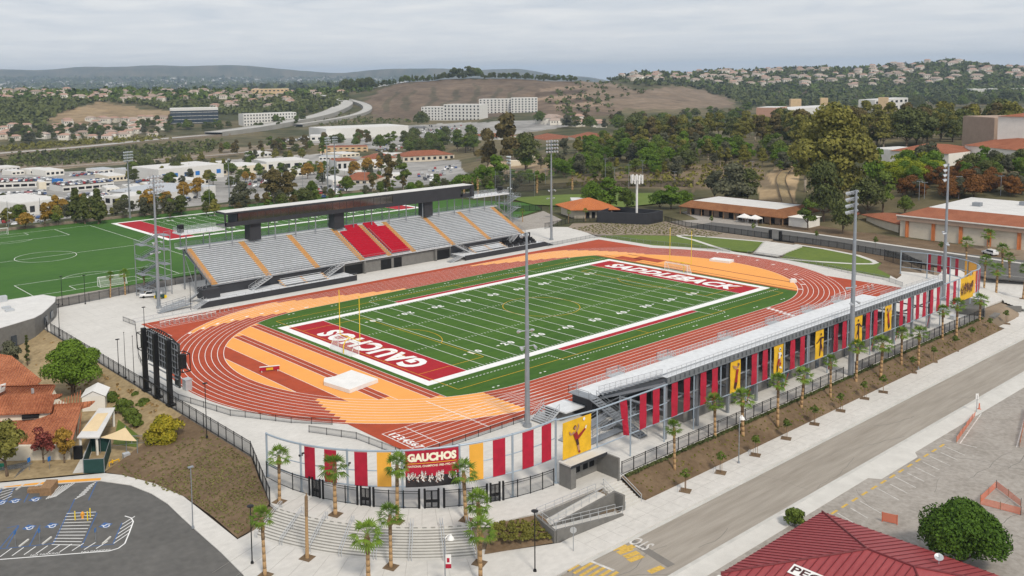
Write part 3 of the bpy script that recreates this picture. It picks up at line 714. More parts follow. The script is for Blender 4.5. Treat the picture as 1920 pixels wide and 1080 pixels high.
for i in range(8):
    x0, x1 = aisles[i]+AW, aisles[i+1]-AW
    red = i in (3, 4)
    b = MB()
    for k in range(NR):
        y = YF+k*dY; z = ZF+k*dZ
        a0, a1 = x0, x1
        b.box(a0, a1, y, y+dY, z-.12, z, 0); b.box(a0, a1, y+dY-.03, y+dY+.01, z, z+dZ-.12, 1)
        if red:
            xa, xb = a0+.15, a1-.15
            if k >= 16: xa, xb = (a0+(a1-a0)*.38, a1-.15) if i == 3 else (a0+.15, a0+(a1-a0)*.6)
            b.box(xa, xb, y+.30, y+.62, z+.36, z+.43, 2)
            b.hexa([(xa, y+.62, z+.40), (xb, y+.62, z+.40), (xb, y+.66, z+.40), (xa, y+.66, z+.40)], [(xa, y+.70, z+.82), (xb, y+.70, z+.82), (xb, y+.73, z+.82), (xa, y+.73, z+.82)], 2)
        else:
            b.box(a0+.05, a1-.05, y+.42, y+.68, z+.38, z+.43, 0)
            b.box(a0+.05, a1-.05, y+.70, y+.74, z+.02, z+.30, 1)
    P_(b, 'seating_section', ('bench_light', 'riser_grey', 'seat_red'), home)
for x in aisles:
    b = MB()
    for k in range(NR):
        y = YF+k*dY; z = ZF+k*dZ
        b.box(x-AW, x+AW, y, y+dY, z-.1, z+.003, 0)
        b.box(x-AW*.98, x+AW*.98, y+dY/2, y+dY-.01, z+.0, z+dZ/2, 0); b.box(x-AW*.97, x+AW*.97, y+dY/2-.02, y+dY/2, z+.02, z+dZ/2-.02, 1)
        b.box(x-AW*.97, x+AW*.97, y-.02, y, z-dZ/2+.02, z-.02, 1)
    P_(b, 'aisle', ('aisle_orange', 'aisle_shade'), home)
# underside, ends and framework
b = MB()
b.hexa([(-HSx, YF, ZF-.5), (HSx, YF, ZF-.5), (HSx, YT, ZT-.5), (-HSx, YT, ZT-.5)], [(-HSx, YF, ZF-.25), (HSx, YF, ZF-.25), (HSx, YT, ZT-.25), (-HSx, YT, ZT-.25)])
for x in np.linspace(-55, 55, 16):
    b.bar((x, YF+.4, ZF-.7), (x, YT+2.2, ZT-.6), .22, 4)
    b.bar((x, 64, 0), (x, 64, 5.4), .16, 4); b.bar((x, 70, 0), (x, 70, 8.3), .16, 4); b.bar((x, 76.6, 0), (x, 76.6, 11), .16, 4)
    b.bar((x, 70, .5), (x, 76.6, 9.5), .06, 4)
P_(b, 'steel_frame', 'galvanised', home)
b = MB(); b.box(-57, 57.5, YT+.0, 77.6, ZT-.1, ZT+.12); P_(b, 'upper_walkway', 'riser_grey', home)
b = MB(); mb2 = MB()
guard(b, [(-57, 77.5, ZT+.12), (57.5, 77.5, ZT+.12)], 1.1, 0, 2.0, .03, mb2)
guard(b, [(-HSx-.2, YF, ZF), (-HSx-.2, YT, ZT)], 1.1, 0, 1.6, .03, mb2); guard(b, [(HSx+.2, YF, ZF), (HSx+.2, YT, ZT)], 1.1, 0, 1.6, .03, mb2)
guard(b, [(-HSx, YF-.05, ZF), (HSx, YF-.05, ZF)], 1.05, 0, 2.0, .02)
for x in (-9.3-1.1, .4-1.0, .4+1.0): b.path([(x, YF, ZF+.9), (x, YT-3, ZT-.7)], .05, 4)
P_(b, 'guard_rail', 'galvanised', home); P_(mb2, 'rail_infill', 'rail_mesh', home)
# lower walkway, dark fronts and lower boxes of seats
XC0, XC1 = -15.5, 24.0        # open centre with block wall
for x0, x1 in ((-59.2, XC0), (XC1, 58.3)):
    b = MB(); b.box(x0, x1, 53.9, 54.05, 0.05, 1.5, 0)
    b.box(x0, x1, 54.06, 60.4, 1.15, 1.3, 1)
    b.box(x0, x1, 60.3, 60.45, 1.3, 3.9, 0)
    P_(b, 'front_wall', ('panel_dark', 'bench_light'), home)
b = MB()
b.box(-59.3, -54.6, 57.2, 60.4, 1.3, 3.6, 0)
P_(b, 'end_wall', ('panel_dark', 'bench_light'), home); b = MB(); b.hexa([(-59.2, 53.9, 0.06), (-62.5, 53.9, .06), (-62.5, 54.05, .06), (-59.2, 54.05, .06)][::-1], [(-59.2, 53.9, 1.5), (-59.3, 53.9, 1.5), (-59.3, 54.05, 1.5), (-59.2, 54.05, 1.5)][::-1], 0)
P_(b, 'end_wall', ('panel_dark', 'bench_light'), home); b = MB(); b.hexa([(58.3, 53.9, 0.06), (62.5, 53.9, .06), (62.5, 54.05, .06), (58.3, 54.05, .06)], [(58.3, 53.9, 1.5), (58.4, 53.9, 1.5), (58.4, 54.05, 1.5), (58.3, 54.05, 1.5)], 0)
P_(b, 'end_wall', ('panel_dark', 'bench_light'), home)
b = MB()
b.box(XC0+.2, XC1-.2, 60.5, 60.8, .05, 3.7, 0)
for x0, x1 in ((-15, -9), (-2.5, 1.2), (2.2, 5), (18, 23.5)): b.box(x0, x1, 60.38, 60.49, .06, 2.9, 1)
for x in (-8.6, 17.5): b.box(x-.3, x+.3, 59.6, 60.48, .05, 3.6, 0)
b.box(XC0, XC1, 59.8, 60.6, 3.7, 3.85, 2)
P_(b, 'centre_wall', ('block_grey', 'void', 'bench_light'), home)
def lower_box(x0, x1):
    b = MB()
    for k in range(4):
        y = 56.2+k*.85; z = 1.3+k*.33
        b.box(x0, x1, y, y+.85, 1.3, z, 0); b.box(x0+.1, x1-.1, y+.4, y+.66, z+.36, z+.41, 0)
    for x in (x0-.45, (x0+x1)/2-.3, x1-.15):
        for k in range(4): b.box(x, x+.6, 56.1+k*.86, 56.9+k*.86, 1.31+k*.33, 1.36+k*.34, 1)
    P_(b, 'lower_seating', ('bench_light', 'aisle_orange'), home)
for x0, x1 in ((-36.5, -23.5), (30.5, 43.5)): lower_box(x0, x1)
b = MB()
for p, q, w, n in (((-45.5, 58.6, 1.3), (-39.4, 58.6, 4.1), 1.6, 9), ((-22.8, 58.6, 1.3), (-16.8, 58.6, 4.1), 1.6, 9), ((29.6, 58.6, 1.3), (24.2, 58.6, 4.1), 1.6, 9), ((46, 58.6, 1.3), (50, 58.6, 4.1), 1.6, 9), ((-62.8, 55.3, .02), (-59.6, 55.3, 1.3), 1.8, 7), ((18.8, 55.3, .02), (23.6, 55.3, 1.3), 1.8, 7), ((62.6, 55.3, .02), (58.6, 55.3, 1.3), 1.8, 7), ((-60.4, 63.5, .02), (-58.0, 58.8, 3.6), 1.5, 10)): b = MB(); stairs(b, p, q, w, n); P_(b, 'access_stairs', 'aluminium', home)
for x0, x1 in ((-59, XC0), (XC1, 58)): b = MB(); guard(b, [(x0, 54.0, 1.3), (x1, 54.0, 1.3)], .75, 0, 2.4, .02); P_(b, 'front_rail', 'galvanised', home)
b = MB(); mb2 = MB()
for k, y in enumerate((56.2, 58.2, 60.2)):
    guard(b, [(-71+k*1.2, y+1.2, .02), (-62.5, y, 1.15)], 1.0, 0, 1.5, .03, mb2); b.hexa([(-71+k*1.2, y, .02), (-62.5, y, 1.0), (-62.5, y+1.3, 1.0), (-71+k*1.2, y+1.3, .02)], [(-71+k*1.2, y, .1), (-62.5, y, 1.12), (-62.5, y+1.3, 1.12), (-71+k*1.2, y+1.3, .1)])
P_(b, 'end_ramp', 'galvanised', home); P_(mb2, 'ramp_infill', 'rail_mesh', home)
# press box
b = MB()
PX0, PX1, PY0, PY1, PZ0, PZ1 = -45, 44.3, 72.0, 77.4, 15.9, 19.7
XO = -41.2
b.box(PX0, PX1, PY0, PY1, PZ0, PZ0+.35, 0, 0); b.box(PX0, PX1, PY0, PY1, PZ1-.45, PZ1, 0, 0)
b.box(PX0, PX0+.3, PY0, PY0+.5, PZ0+.35, PZ1-.45, 0); b.box(XO-.2, XO, PY0+.4, PY1, PZ0+.35, PZ1-.45, 0)
b.box(PX0, PX1-5, PY0-.0, PY0+.25, PZ0+.35, PZ0+1.15, 0); b.box(11, 38.4, PY0, PY0+.3, PZ0+1.15, PZ1-.45, 0); b.box(38.4, 43, PY0+.0, PY0+.3, PZ0+.35, PZ0+1.3, 0); b.box(38.4, 43.0, PY0, PY0+.3, PZ1-1.1, PZ1-.45, 0)
b.box(42.7, PX1, PY0, PY0+.3, PZ0+.35, PZ1-.45, 0); b.box(38.4, 38.7, PY0, PY1, PZ0+.35, PZ1-.45, 0)
b.box(XO, 38, PY1-.3, PY1, PZ0+.35, PZ1-.45, 0)
P_(b, 'press_box', 'panel_dark', home)
b = MB(); b.box(PX0+.25, PX1-.25, PY0+.3, PY1-.25, PZ1+.003, PZ1+.09)
for x in (-37, -10, 8, 30): b.box(x-.25, x+.25, 75, 75.5, PZ1+.09, PZ1+.4)
P_(b, 'roof', 'roof_white', home)
b = MB(); b.box(XO+.05, 11, PY0+.10, PY0+.16, PZ0+1.16, PZ1-.46, 0)
P_(b, 'press_window', 'mirror_glass', home)
for x in np.arange(XO+1, 11, 2.45): b = MB(); b.box(x-.04, x+.04, PY0+.06, PY0+.095, PZ0+1.16, PZ1-.46); P_(b, 'window_mullion', 'panel_dark', home)
for x in (-35.5, -8, 25.8): b = MB(); b.box(x-1.7, x+1.7, 73.0, 76.0, ZT+.12, PZ0-.01); P_(b, 'press_box_pier', 'panel_dark', home)
for x in list(np.linspace(-55.5, 57, 18)):
    b = MB(); b.bar((x, 73.6, ZT-.6), (x, 73.6, PZ0-.05 if PX0 < x < PX1 else 15.2), .16, 8); P_(b, 'column', 'galvanised', home); b = MB(); b.bar((x, 77.2, ZT), (x, 77.2, PZ0-.05 if PX0 < x < PX1 else 15.2), .14, 8); P_(b, 'column', 'galvanised', home)
for x0, x1 in ((-57.5, PX0-.05), (PX1+.05, 60.5)): b = MB(); b.box(x0, x1, 72.2, 77.4, 15.2, 15.55, 0); P_(b, 'side_deck', 'bench_light', home)
b = MB(); mb2 = MB()
guard(b, [(PX0, 72.3, 15.55), (-57.4, 72.3, 15.55), (-57.4, 77.3, 15.55), (PX0, 77.3, 15.55)], 1.15, 0, 1.6, .025, mb2); P_(b, 'deck_rail', 'galvanised', home); P_(mb2, 'deck_rail_infill', 'rail_mesh', home); b = MB(); mb2 = MB(); guard(b, [(PX1, 72.3, 15.55), (60.4, 72.3, 15.55), (60.4, 77.3, 15.55), (PX1, 77.3, 15.55)], 1.15, 0, 1.6, .025, mb2)
P_(b, 'deck_rail', 'galvanised', home); P_(mb2, 'deck_rail_infill', 'rail_mesh', home)
for x0 in (-56.4, 58.6): b = MB(); b.box(x0-.7, x0+.7, 74.2, 75.4, 15.6, 17.6); P_(b, 'loudspeaker', 'black_metal', home)
# stair towers at both ends
for sg in (-1, 1):
    b = MB(); X0 = sg*60.5
    lev = [0.05, 4.0, 7.9, 11.7, 15.4]
    for k in range(4):
        z0, z1 = lev[k], lev[k+1]; ya, yb = 75.2, 77.2
        xa, xb = X0+sg*5.5, X0+sg*.8
        stairs(b, (X0+sg*.8, ya, z0), (xa, ya, (z0+z1)/2), 1.5, 10) if False else None
        stairs(b, (X0+sg*1.0, 74.6, z0), (X0+sg*5.6, 74.6, z0+(z1-z0)*.5), 1.5, 9)
        b.box(*sorted((X0+sg*5.6, X0+sg*7.2)), 73.8, 78.0, z0+(z1-z0)*.5-.12, z0+(z1-z0)*.5)
        stairs(b, (X0+sg*5.6, 77.2, z0+(z1-z0)*.5), (X0+sg*1.0, 77.2, z1), 1.5, 9)
        b.box(*sorted((X0-sg*.8, X0+sg*1.0)), 73.8, 78.0, z1-.14, z1)
        guard(b, [(X0+sg*7.2, 73.9, z0+(z1-z0)*.5), (X0+sg*7.2, 77.9, z0+(z1-z0)*.5)], 1.1, 0, 1.2, .035)
        guard(b, [(X0+sg*1.0, 73.85, z1), (X0-sg*.8, 73.85, z1)], 1.1, 0, 1.2, .035)
    for x in (X0-sg*.7, X0+sg*1.0, X0+sg*7.1):
        for y in (73.9, 77.9):
            if x == X0+sg*7.1 and y == 73.9: continue
            b.bar((x, y, 0), (x, y, 15.4 if x != X0+sg*7.1 else 13.6), .12, 6)
    P_(b, 'stair_tower', 'galvanised', home)
# spare black chairs and lightning stacked on the far end of the lower walkway
for k in range(14):
    x = 44.6+(k % 5)*2.6+(k//5)*.8; y = 55.6+(k//5)*1.9
    b = MB(); b.box(x-.9, x+.9, y-.3, y+.35, 1.35+.42*(k//5), 2.0+.42*(k//5)); b.box(x-.9, x+.9, y+.3, y+.4, 2.0+.42*(k//5), 2.45+.42*(k//5)); b.bar((x-.8, y, 1.3), (x-.8, y, 1.5), .05, 4); b.bar((x+.8, y, 1.3), (x+.8, y, 1.5), .05, 4)
    tag(b.build('seat_module', MAT['black_metal']), 'black folded seat module parked with others at the far end of the lower home deck', 'seat module', 'black seat modules at the end of the home stand')

# ------------------------------------------------------------------ visitor bleachers
mat('tread_grey', (.40, .415, .43), .6, .1)
mat('fascia_grey', (.16, .17, .18), .6, .12, scale=.6)
vis = thing('visitor_grandstand', 'slim aluminium visitor bleachers on a grey steel frame hung with banners', 'grandstand', (0, -61, 0))
VX0, VX1 = -46.6, 51.5; VYf, VYr, VYb, VZf, VZb, VN = -52.2, -56.4, -68.6, 3.7, 9.75, 14
b = MB()
dy = (VYb-VYr)/VN; dz = (VZb-VZf)/VN
b.box(VX0, VX1, VYr, VYf, VZf-.12, VZf, 0)
for k in range(VN):
    y = VYr+k*dy; z = VZf+(k+.6)*dz
    b.box(VX0+.6, VX1, y+dy, y, z-.05, z, 1); b.box(VX0+.6, VX1, y+dy*.80, y+dy*.45, z+.36, z+.42, 0)
b.box(VX0+.6, VX1, VYb-.9, VYb+.1, VZb-.1, VZb, 0)
P_(b, 'bleacher_deck', ('bench_light', 'tread_grey'), vis)
b = MB()
for x in np.arange(VX0+1.2, VX1, 2.4):
    b.hexa([(x-.06, VYb-.9, VZb-.75), (x+.06, VYb-.9, VZb-.75), (x+.06, VYr, VZf-.6), (x-.06, VYr, VZf-.6)], [(x-.06, VYb-.9, VZb-.1), (x+.06, VYb-.9, VZb-.1), (x+.06, VYr, VZf-.0), (x-.06, VYr, VZf-.0)])
b.box(VX0+.6, VX1, VYb-1.0, VYb-.9, VZb-.95, VZb-.02)
b.box(VX0+.6, VX1, VYb-1.25, VYb-1.0, VZb-.95, VZb-.82)
for x in np.arange(VX0+1.2, VX1, 1.2): b.box(x-.04, x+.04, VYb-1.22, VYb-1.01, VZb-.82, VZb-.1)
P_(b, 'stringer', 'fascia_grey', vis)
vcol = [-45.6, -37.4, -29.0, -20.6, -12.2, -3.8, 4.6, 13, 21.4, 29.8, 38.2, 46.6]
b = MB()
for x in vcol:
    b.bar((x, VYb-.3, -.2), (x, VYb-.3, VZb-.9), .22, 4); b.bar((x, -60.5, -.2), (x, -60.5, 4.6), .18, 4); b.bar((x, -54.5, -.2), (x, -54.5, 3.0), .18, 4)
    b.bar((x, VYb-.5, VZb-1.1), (x, -56, 2.9), .2, 4); b.bar((x, VYb-.5, 4.4), (x, -60.5, 4.4), .12, 4); b.bar((x, -66.9, 4.6), (x, -60.6, 1.2), .07, 4); b.bar((x, -60.5, 4.4), (x, -54.5, .5), .07, 4)
for i in range(len(vcol)-1):
    x0, x1 = vcol[i], vcol[i+1]
    b.bar((x0, VYb-.5, 5.9), (x1, VYb-.5, 5.9), .10, 4); b.bar((x0, -60.5, 4.4), (x1, -60.5, 4.4), .10, 4)
    if i % 2 == 0: b.bar((x0, -60.5, .3), (x1, -60.5, 4.2), .06, 4); b.bar((x1, -60.5, .3), (x0, -60.5, 4.2), .06, 4)
P_(b, 'steel_frame', 'galvanised', vis)
b = MB(); mb2 = MB()
guard(b, [(VX0+.6, VYb-.85, VZb), (VX1, VYb-.85, VZb)], 1.15, 0, 1.2, .022, mb2)
guard(b, [(VX0+.2, VYf+.0, VZf), (VX1, VYf+.0, VZf)], 1.1, 0, 1.2, .022, mb2)
guard(b, [(VX1, VYr, VZf), (VX1, VYb, VZb)], 1.1, 0, 1.2, .022, mb2); guard(b, [(VX0+.6, VYr, VZf+.3), (VX0+.6, VYb, VZb)], 1.1, 0, 1.2, .022, mb2)
for x in (-36, -22, -3, 14, 28, 41):                         # landings standing out in front
    guard(b, [(x-1.6, VYf, VZf), (x-1.6, VYf+1.3, VZf), (x+1.6, VYf+1.3, VZf), (x+1.6, VYf, VZf)], 1.15, 0, 1.0, .022, mb2)
    b.box(x-1.6, x+1.6, VYf, VYf+1.3, VZf-.1, VZf); stairs(b, (x+5.0, VYf+.6, .05), (x+1.6, VYf+.6, VZf), 1.2, 9)
stairs(b, (-55.2, -51.9, .05), (-52.2, -51.9, 1.9), 3.4, 8)
P_(b, 'guard_rail', 'aluminium', vis); P_(mb2, 'rail_infill', 'rail_mesh', vis)
b = MB()
b.box(-47.6, -45.9, -56.4, -52.2, .05, 3.55, 0); b.box(-45.85, VX1, -52.45, -52.3, .05, VZf-.14, 0)
b.box(-52.3, -47.7, -55.0, -50.6, 1.7, 1.9, 1); b.box(-52.3, -47.7, -50.7, -50.6, .05, 1.7, 0)
P_(b, 'end_panel', ('panel_dark', 'bench_light'), vis)
b = MB()
stairs(b, (-47.6, -66.5, .1), (-47.6, -56.6, 3.65), 1.6, 18)
stairs(b, (-49.6, -60.0, .1), (-45.4, -63.0, 2.6), 1.5, 12)
b.box(-48.6, -46.5, -56.6, -52.2, 3.56, 3.69); guard(b, [(-48.6, -52.3, 3.69), (-48.6, -56.5, 3.69)], 1.1); guard(b, [(-48.6, -52.3, 3.69), (-46.6, -52.3, 3.69)], 1.1)
b.hexa([(-58, -58.6, .05), (-47.5, -58.6, 1.7), (-47.5, -60.2, 1.7), (-58, -60.2, .05)], [(-58, -58.6, .15), (-47.5, -58.6, 1.82), (-47.5, -60.2, 1.82), (-58, -60.2, .15)])
for y in (-58.6, -60.2, -61.8, -63.2): guard(b, [(-57, y, .12), (-47.5, y, 1.8)], 1.0, 0, 1.5, .03)
b.hexa([(-57, -61.8, .05), (-46, -61.8, .4), (-46, -63.2, .4), (-57, -63.2, .05)], [(-57, -61.8, .12), (-46, -61.8, .5), (-46, -63.2, .5), (-57, -63.2, .12)])
P_(b, 'end_stairs', 'galvanised', vis)
b = MB()
b.box(-38, 40, -66.8, -60.8, .02, 3.3, 0)
for x in np.arange(-35, 39, 5.5): b.box(x-.6, x+.6, -66.88, -66.79, .03, 2.2, 1)
P_(b, 'ground_floor_block', ('block_grey', 'glass_blue'), vis)

# ------------------------------------------------------------------ curved entrance screens and the banner frame
def apt(sgn, ang, r=28.0): return (sgn*(-69.5+r*math.cos(R(ang))), -40.5+r*math.sin(R(ang)))
def zt(f): return 6.1+2.8*f          # top rail climbs round the curve
for sgn in (-1,):
    pass
POST_A = [180.3+i*15.05 for i in range(7)]
def screen(sgn, name, label):
    t = thing(name, label, 'screen wall', (apt(sgn, 225)[0], apt(sgn, 225)[1], 0))
    n = 36; As = np.linspace(POST_A[0], 270.6, n)
    for i, a in enumerate(POST_A):
        x, y = apt(sgn, a); f = i/6.0; b = MB(); b.bar((x, y, 0), (x, y, zt(f)+.15), .15, 8); b.obox(x, y, .002, .55, .55, .06)
        P_(b, 'post', 'steel_blue', t)
    for nm, off, r in (('top_rail', 0, .13), ('middle_rail', -2.6, .07), ('bottom_rail', -4.3, .09)):
        b = MB(); pts = [(*apt(sgn, a), zt((a-POST_A[0])/90.3)+off*(1 if off > -3 else 1+.22*((a-POST_A[0])/90.3))) for a in As]
        b.path(pts, r, 6); P_(b, nm, 'steel_blue', t)
    if sgn == 1:
        for i in (1, 2, 3, 4):
            x, y = apt(sgn, POST_A[i]); b = MB(); b.obox(x, y-.0, 4.9, .5, .25, .22); b.obox(x+.4, y+.2, 5.0, .5, .18, .18); P_(b, 'floodlight', 'black_metal', t)
    return t
scrA = screen(1, 'banner_screen', 'curved grey steel screen with banners over the near entrance stairs')
scrB = screen(-1, 'banner_screen', 'curved grey steel screen with banners round the far stadium corner')
fr = thing('banner_gantry', 'straight grey steel banner frame along the street side of the visitor stand', 'banner frame', (0, -69.2, 0))
FY_ = -69.5; FT, FB = 8.72, 3.35
fpost = [-61.9, -54.6, -46.6, -39.2, -32, -24.7, -17.3, -12.9, -5.1, 2.1, 9.5, 18.7, 23.5, 29.2, 36.4, 43.8, 50.6, 60.0]
for i, x in enumerate(fpost):
    b = MB(); b.bar((x, FY_, 0 if i < 3 or i > 15 or i % 2 else 3.2), (x, FY_, FT+.1), .11, 6); P_(b, 'post', 'steel_blue', fr)
b = MB(); b.path([(-69.3, -68.55, FT+.05), (-62, FY_, FT), (62, FY_, FT), (69.3, -68.55, FT+.05)], .12, 6); P_(b, 'top_rail', 'steel_blue', fr)
b = MB(); b.bar((-63.5, FY_, FB), (60, FY_, FB), .09, 6); P_(b, 'bottom_rail', 'steel_blue', fr)
b = MB(); b.bar((-62, FY_, 5.9), (-46, FY_, 5.9), .07, 6); b.bar((44, FY_, 5.9), (60, FY_, 5.9), .07, 6); P_(b, 'middle_rail', 'steel_blue', fr)
for i in range(5, 16, 2):
    x = fpost[i]; b = MB(); b.bar((x, FY_, .3), (x+1.1, FY_-.2, 3.0), .06, 6); P_(b, 'brace', 'paint_red', fr)

# banners -------------------------------------------------------------
def curved_banner(sgn, a0, a1, m, label, cat='banner', z0o=-4.25, z1o=-.12, name='hanging_banner'):
    b = MB(); n = 6 if a1-a0 < 6 else 14; A = np.linspace(a0, a1, n+1); r = 28.16
    fz = lambda a: (a-POST_A[0])/90.3
    lo = [(*apt(sgn, a, r), zt(fz(a))+z0o*(1+.22*fz(a))) for a in A]; hi = [(*apt(sgn, a, r), zt(fz(a))+z1o) for a in A]
    li = [(*apt(sgn, a, r-.03), p[2]) for a, p in zip(A, lo)]; hj = [(*apt(sgn, a, r-.03), p[2]) for a, p in zip(A, hi)]
    b.ribbon(lo, hi); b.ribbon(hj, li); b.ribbon(hi, hj); b.ribbon(li, lo); b.face([lo[0], hi[0], hj[0], li[0]]); b.face([lo[-1], li[-1], hj[-1], hi[-1]])
    o = b.build(name, MAT[m]); tag(o, label, cat, 'banners on the steel screens'); return o
def figure(b, O, X, Z, k, pose, m0=0):
    """flat printed athlete: limbs as tapered strips in the poster plane"""
    O, X, Z = Vector(O), Vector(X), Vector(Z); N = X.cross(Z).normalized(); cnt = [0]
    def P(p): return O+X*p[0]*k+Z*p[1]*k
    def limb(p, q, w0, w1, m):
        d = Vector((q[0]-p[0], q[1]-p[1])).normalized(); s = Vector((-d.y, d.x)); cnt[0] += 1; off = N*(.0012*cnt[0])
        b.face([P((p[0]+s.x*w0, p[1]+s.y*w0))+off, P((q[0]+s.x*w1, q[1]+s.y*w1))+off, P((q[0]-s.x*w1, q[1]-s.y*w1))+off, P((p[0]-s.x*w0, p[1]-s.y*w0))+off], m)
    def disc(p, r, m, sx=1.0):
        cnt[0] += 1; off = N*(.0012*cnt[0])
        b.face([P((p[0]+r*sx*math.cos(t), p[1]+r*math.sin(t)))+off for t in np.linspace(0, 2*math.pi, 13)[:-1]], m)
    for kind, *a in pose:
        if kind == 'l': limb(*a)
        else: disc(*a)
# poses in unit height (0..1): indices of materials 0 shirt, 1 dark, 2 skin, 3 white
KICK = [('l', (-.02, .62), (.05, .42), .085, .07, 0), ('l', (.05, .42), (.10, .24), .055, .045, 1), ('l', (.10, .24), (.14, .04), .04, .03, 2), ('l', (.12, .06), (.19, .02), .03, .03, 0), ('l', (.07, .44), (.24, .54), .055, .045, 0), ('l', (.24, .54), (.40, .64), .04, .03, 0), ('l', (.40, .64), (.44, .72), .03, .02, 3), ('l', (-.05, .64), (-.20, .60), .032, .025, 2), ('l', (-.20, .60), (-.26, .70), .025, .02, 2), ('l', (.03, .64), (.13, .76), .032, .025, 2), ('l', (.13, .76), (.10, .84), .022, .02, 2), ('d', (-.03, .77), .062, 1), ('d', (-.02, .755), .045, 2), ('d', (.34, .93), .05, 3)]
REACH = [('l', (.08, .70), (.02, .48), .075, .06, 0), ('l', (.02, .48), (-.05, .28), .055, .045, 0), ('l', (-.05, .28), (-.10, .08), .04, .028, 1), ('l', (.04, .48), (.04, .26), .05, .04, 0), ('l', (.04, .26), (-.04, .04), .038, .025, 1), ('l', (.04, .72), (-.14, .80), .032, .026, 2), ('l', (-.14, .80), (-.20, .88), .024, .02, 2), ('l', (.12, .74), (.10, .92), .03, .025, 2), ('l', (.06, .76), (-.12, .84), .028, .02, 2), ('d', (.13, .83), .05, 2), ('d', (.14, .85), .046, 1)]
RUN = [('l', (.03, .74), (.0, .52), .085, .065, 3), ('l', (.0, .52), (.10, .36), .055, .05, 2), ('l', (.10, .36), (.02, .22), .042, .035, 0), ('l', (-.01, .5), (-.10, .28), .06, .045, 0), ('l', (-.10, .28), (-.12, .06), .042, .03, 1), ('l', (.02, .22), (.16, .16), .032, .03, 3), ('l', (.08, .72), (.14, .58), .035, .03, 3), ('l', (.14, .58), (.10, .64), .03, .03, 1), ('l', (-.04, .70), (-.06, .54), .03, .028, 2), ('d', (.04, .85), .062, 3), ('d', (.055, .835), .035, 1)]
THROW = [('l', (.05, .72), (.04, .48), .065, .05, 0), ('l', (.04, .48), (.02, .28), .055, .04, 1), ('l', (.02, .28), (-.02, .04), .04, .028, 1), ('l', (.06, .46), (.14, .30), .05, .04, 1), ('l', (.14, .30), (.20, .18), .036, .03, 2), ('l', (.02, .72), (-.16, .58), .032, .025, 1), ('l', (-.16, .58), (-.26, .56), .024, .02, 1), ('l', (.08, .72), (.26, .68), .03, .025, 1), ('d', (.06, .84), .05, 1)]
POSES = [('reaching', REACH), ('running', RUN), ('throwing', THROW), ('jumping', [(a[0], *[tuple((q[0]*-1, q[1])) if isinstance(q, tuple) else q for q in a[1:]]) for a in REACH]), ('striding', [(a[0], *[tuple((q[0]*-1, q[1])) if isinstance(q, tuple) else q for q in a[1:]]) for a in THROW])]
INK = ('ink_red', 'ink_dark', 'skin', 'cloth_white')

# near screen, from the left
redn = ['first', 'second', 'third', 'fourth', 'fifth', 'sixth']
for k, (c, w) in enumerate([(198.8, 3.6), (205.5, 3.7), (214.4, 3.6), (251.4, 3.6), (260.3, 3.7), (266.7, 3.5)]):
    curved_banner(1, c-w/2, c+w/2, 'banner_red', 'plain red banner, %s red one from the left on the curved entrance screen' % redn[k])
curved_banner(1, 218.8, 222.6, 'banner_gold', 'plain gold banner just left of the big lettered banner on the entrance screen')
curved_banner(1, 243.1, 246.9, 'banner_gold', 'plain gold banner just right of the big lettered banner on the entrance screen')
big = curved_banner(1, 226.3, 240.2, 'banner_red', 'big maroon banner lettered GAUCHOS above a team photograph on the entrance screen', 'banner', -4.35, -.1)
def bigpt(u, v, off):
    a = 226.3+13.9*u; f = (a-POST_A[0])/90.3; zl = zt(f)-4.35*(1+.22*f); zh = zt(f)-.1
    x, y = apt(1, a, 28.16+off); return Vector((x, y, zl+(zh-zl)*v))
def flat_text(mb, s, u0, u1, v0, v1, off, bold):
    t = MB(); txt(t, s, (0, 0, 0), (1, 0, 0), (0, 1, 0), 1.0, bold=bold)
    x0 = min(p[0] for p in t.v); x1 = max(p[0] for p in t.v); y0 = min(p[1] for p in t.v); y1 = max(p[1] for p in t.v); n = len(mb.v)
    for p in t.v: mb.v.append(tuple(bigpt(u0+(u1-u0)*(p[0]-x0)/(x1-x0), v0+(v1-v0)*(p[1]-y0)/(y1-y0), off)))
    for f in t.f: mb.f.append(tuple(n+i for i in f)); mb.m.append(0)
b = MB(); flat_text(b, 'GAUCHOS', .04, .96, .70, .93, .02, .06); flat_text(b, 'NATIONAL CHAMPIONS 1985-1992-1996', .05, .96, .545, .605, .02, .02)
part(b, 'lettering', 'lettering_cream', big)
b = MB(); A = [bigpt(u, .645, .018) for u in np.linspace(.04, .96, 12)]; B = [bigpt(u, .662, .018) for u in np.linspace(.04, .96, 12)]; b.ribbon(A, B); part(b, 'gold_rule', 'poster_gold', big)
b = MB(); A = [bigpt(u, .0, .008) for u in np.linspace(0, 1, 14)]; B = [bigpt(u, .30+.015*math.sin(u*20), .008) for u in np.linspace(0, 1, 14)]; b.ribbon(A, B); part(b, 'picture_ground', 'poster_black', big)
b = MB(); rnd = random.Random(5)
for i in range(46):
    u = .03+.94*rnd.random(); 
    if .40 < u < .44: continue
    v = .20+.20*rnd.random(); O = bigpt(u, v-.14, .014+.0003*i); X = (bigpt(min(1, u+.01), v, 0)-bigpt(max(0, u-.01), v, 0)).normalized()
    figure(b, O, X, (0, 0, 1), .85+.35*rnd.random(), rnd.choice([RUN, THROW, RUN]))
part(b, 'team_picture', ('cloth_white', 'ink_dark', 'skin', 'cloth_white'), big)
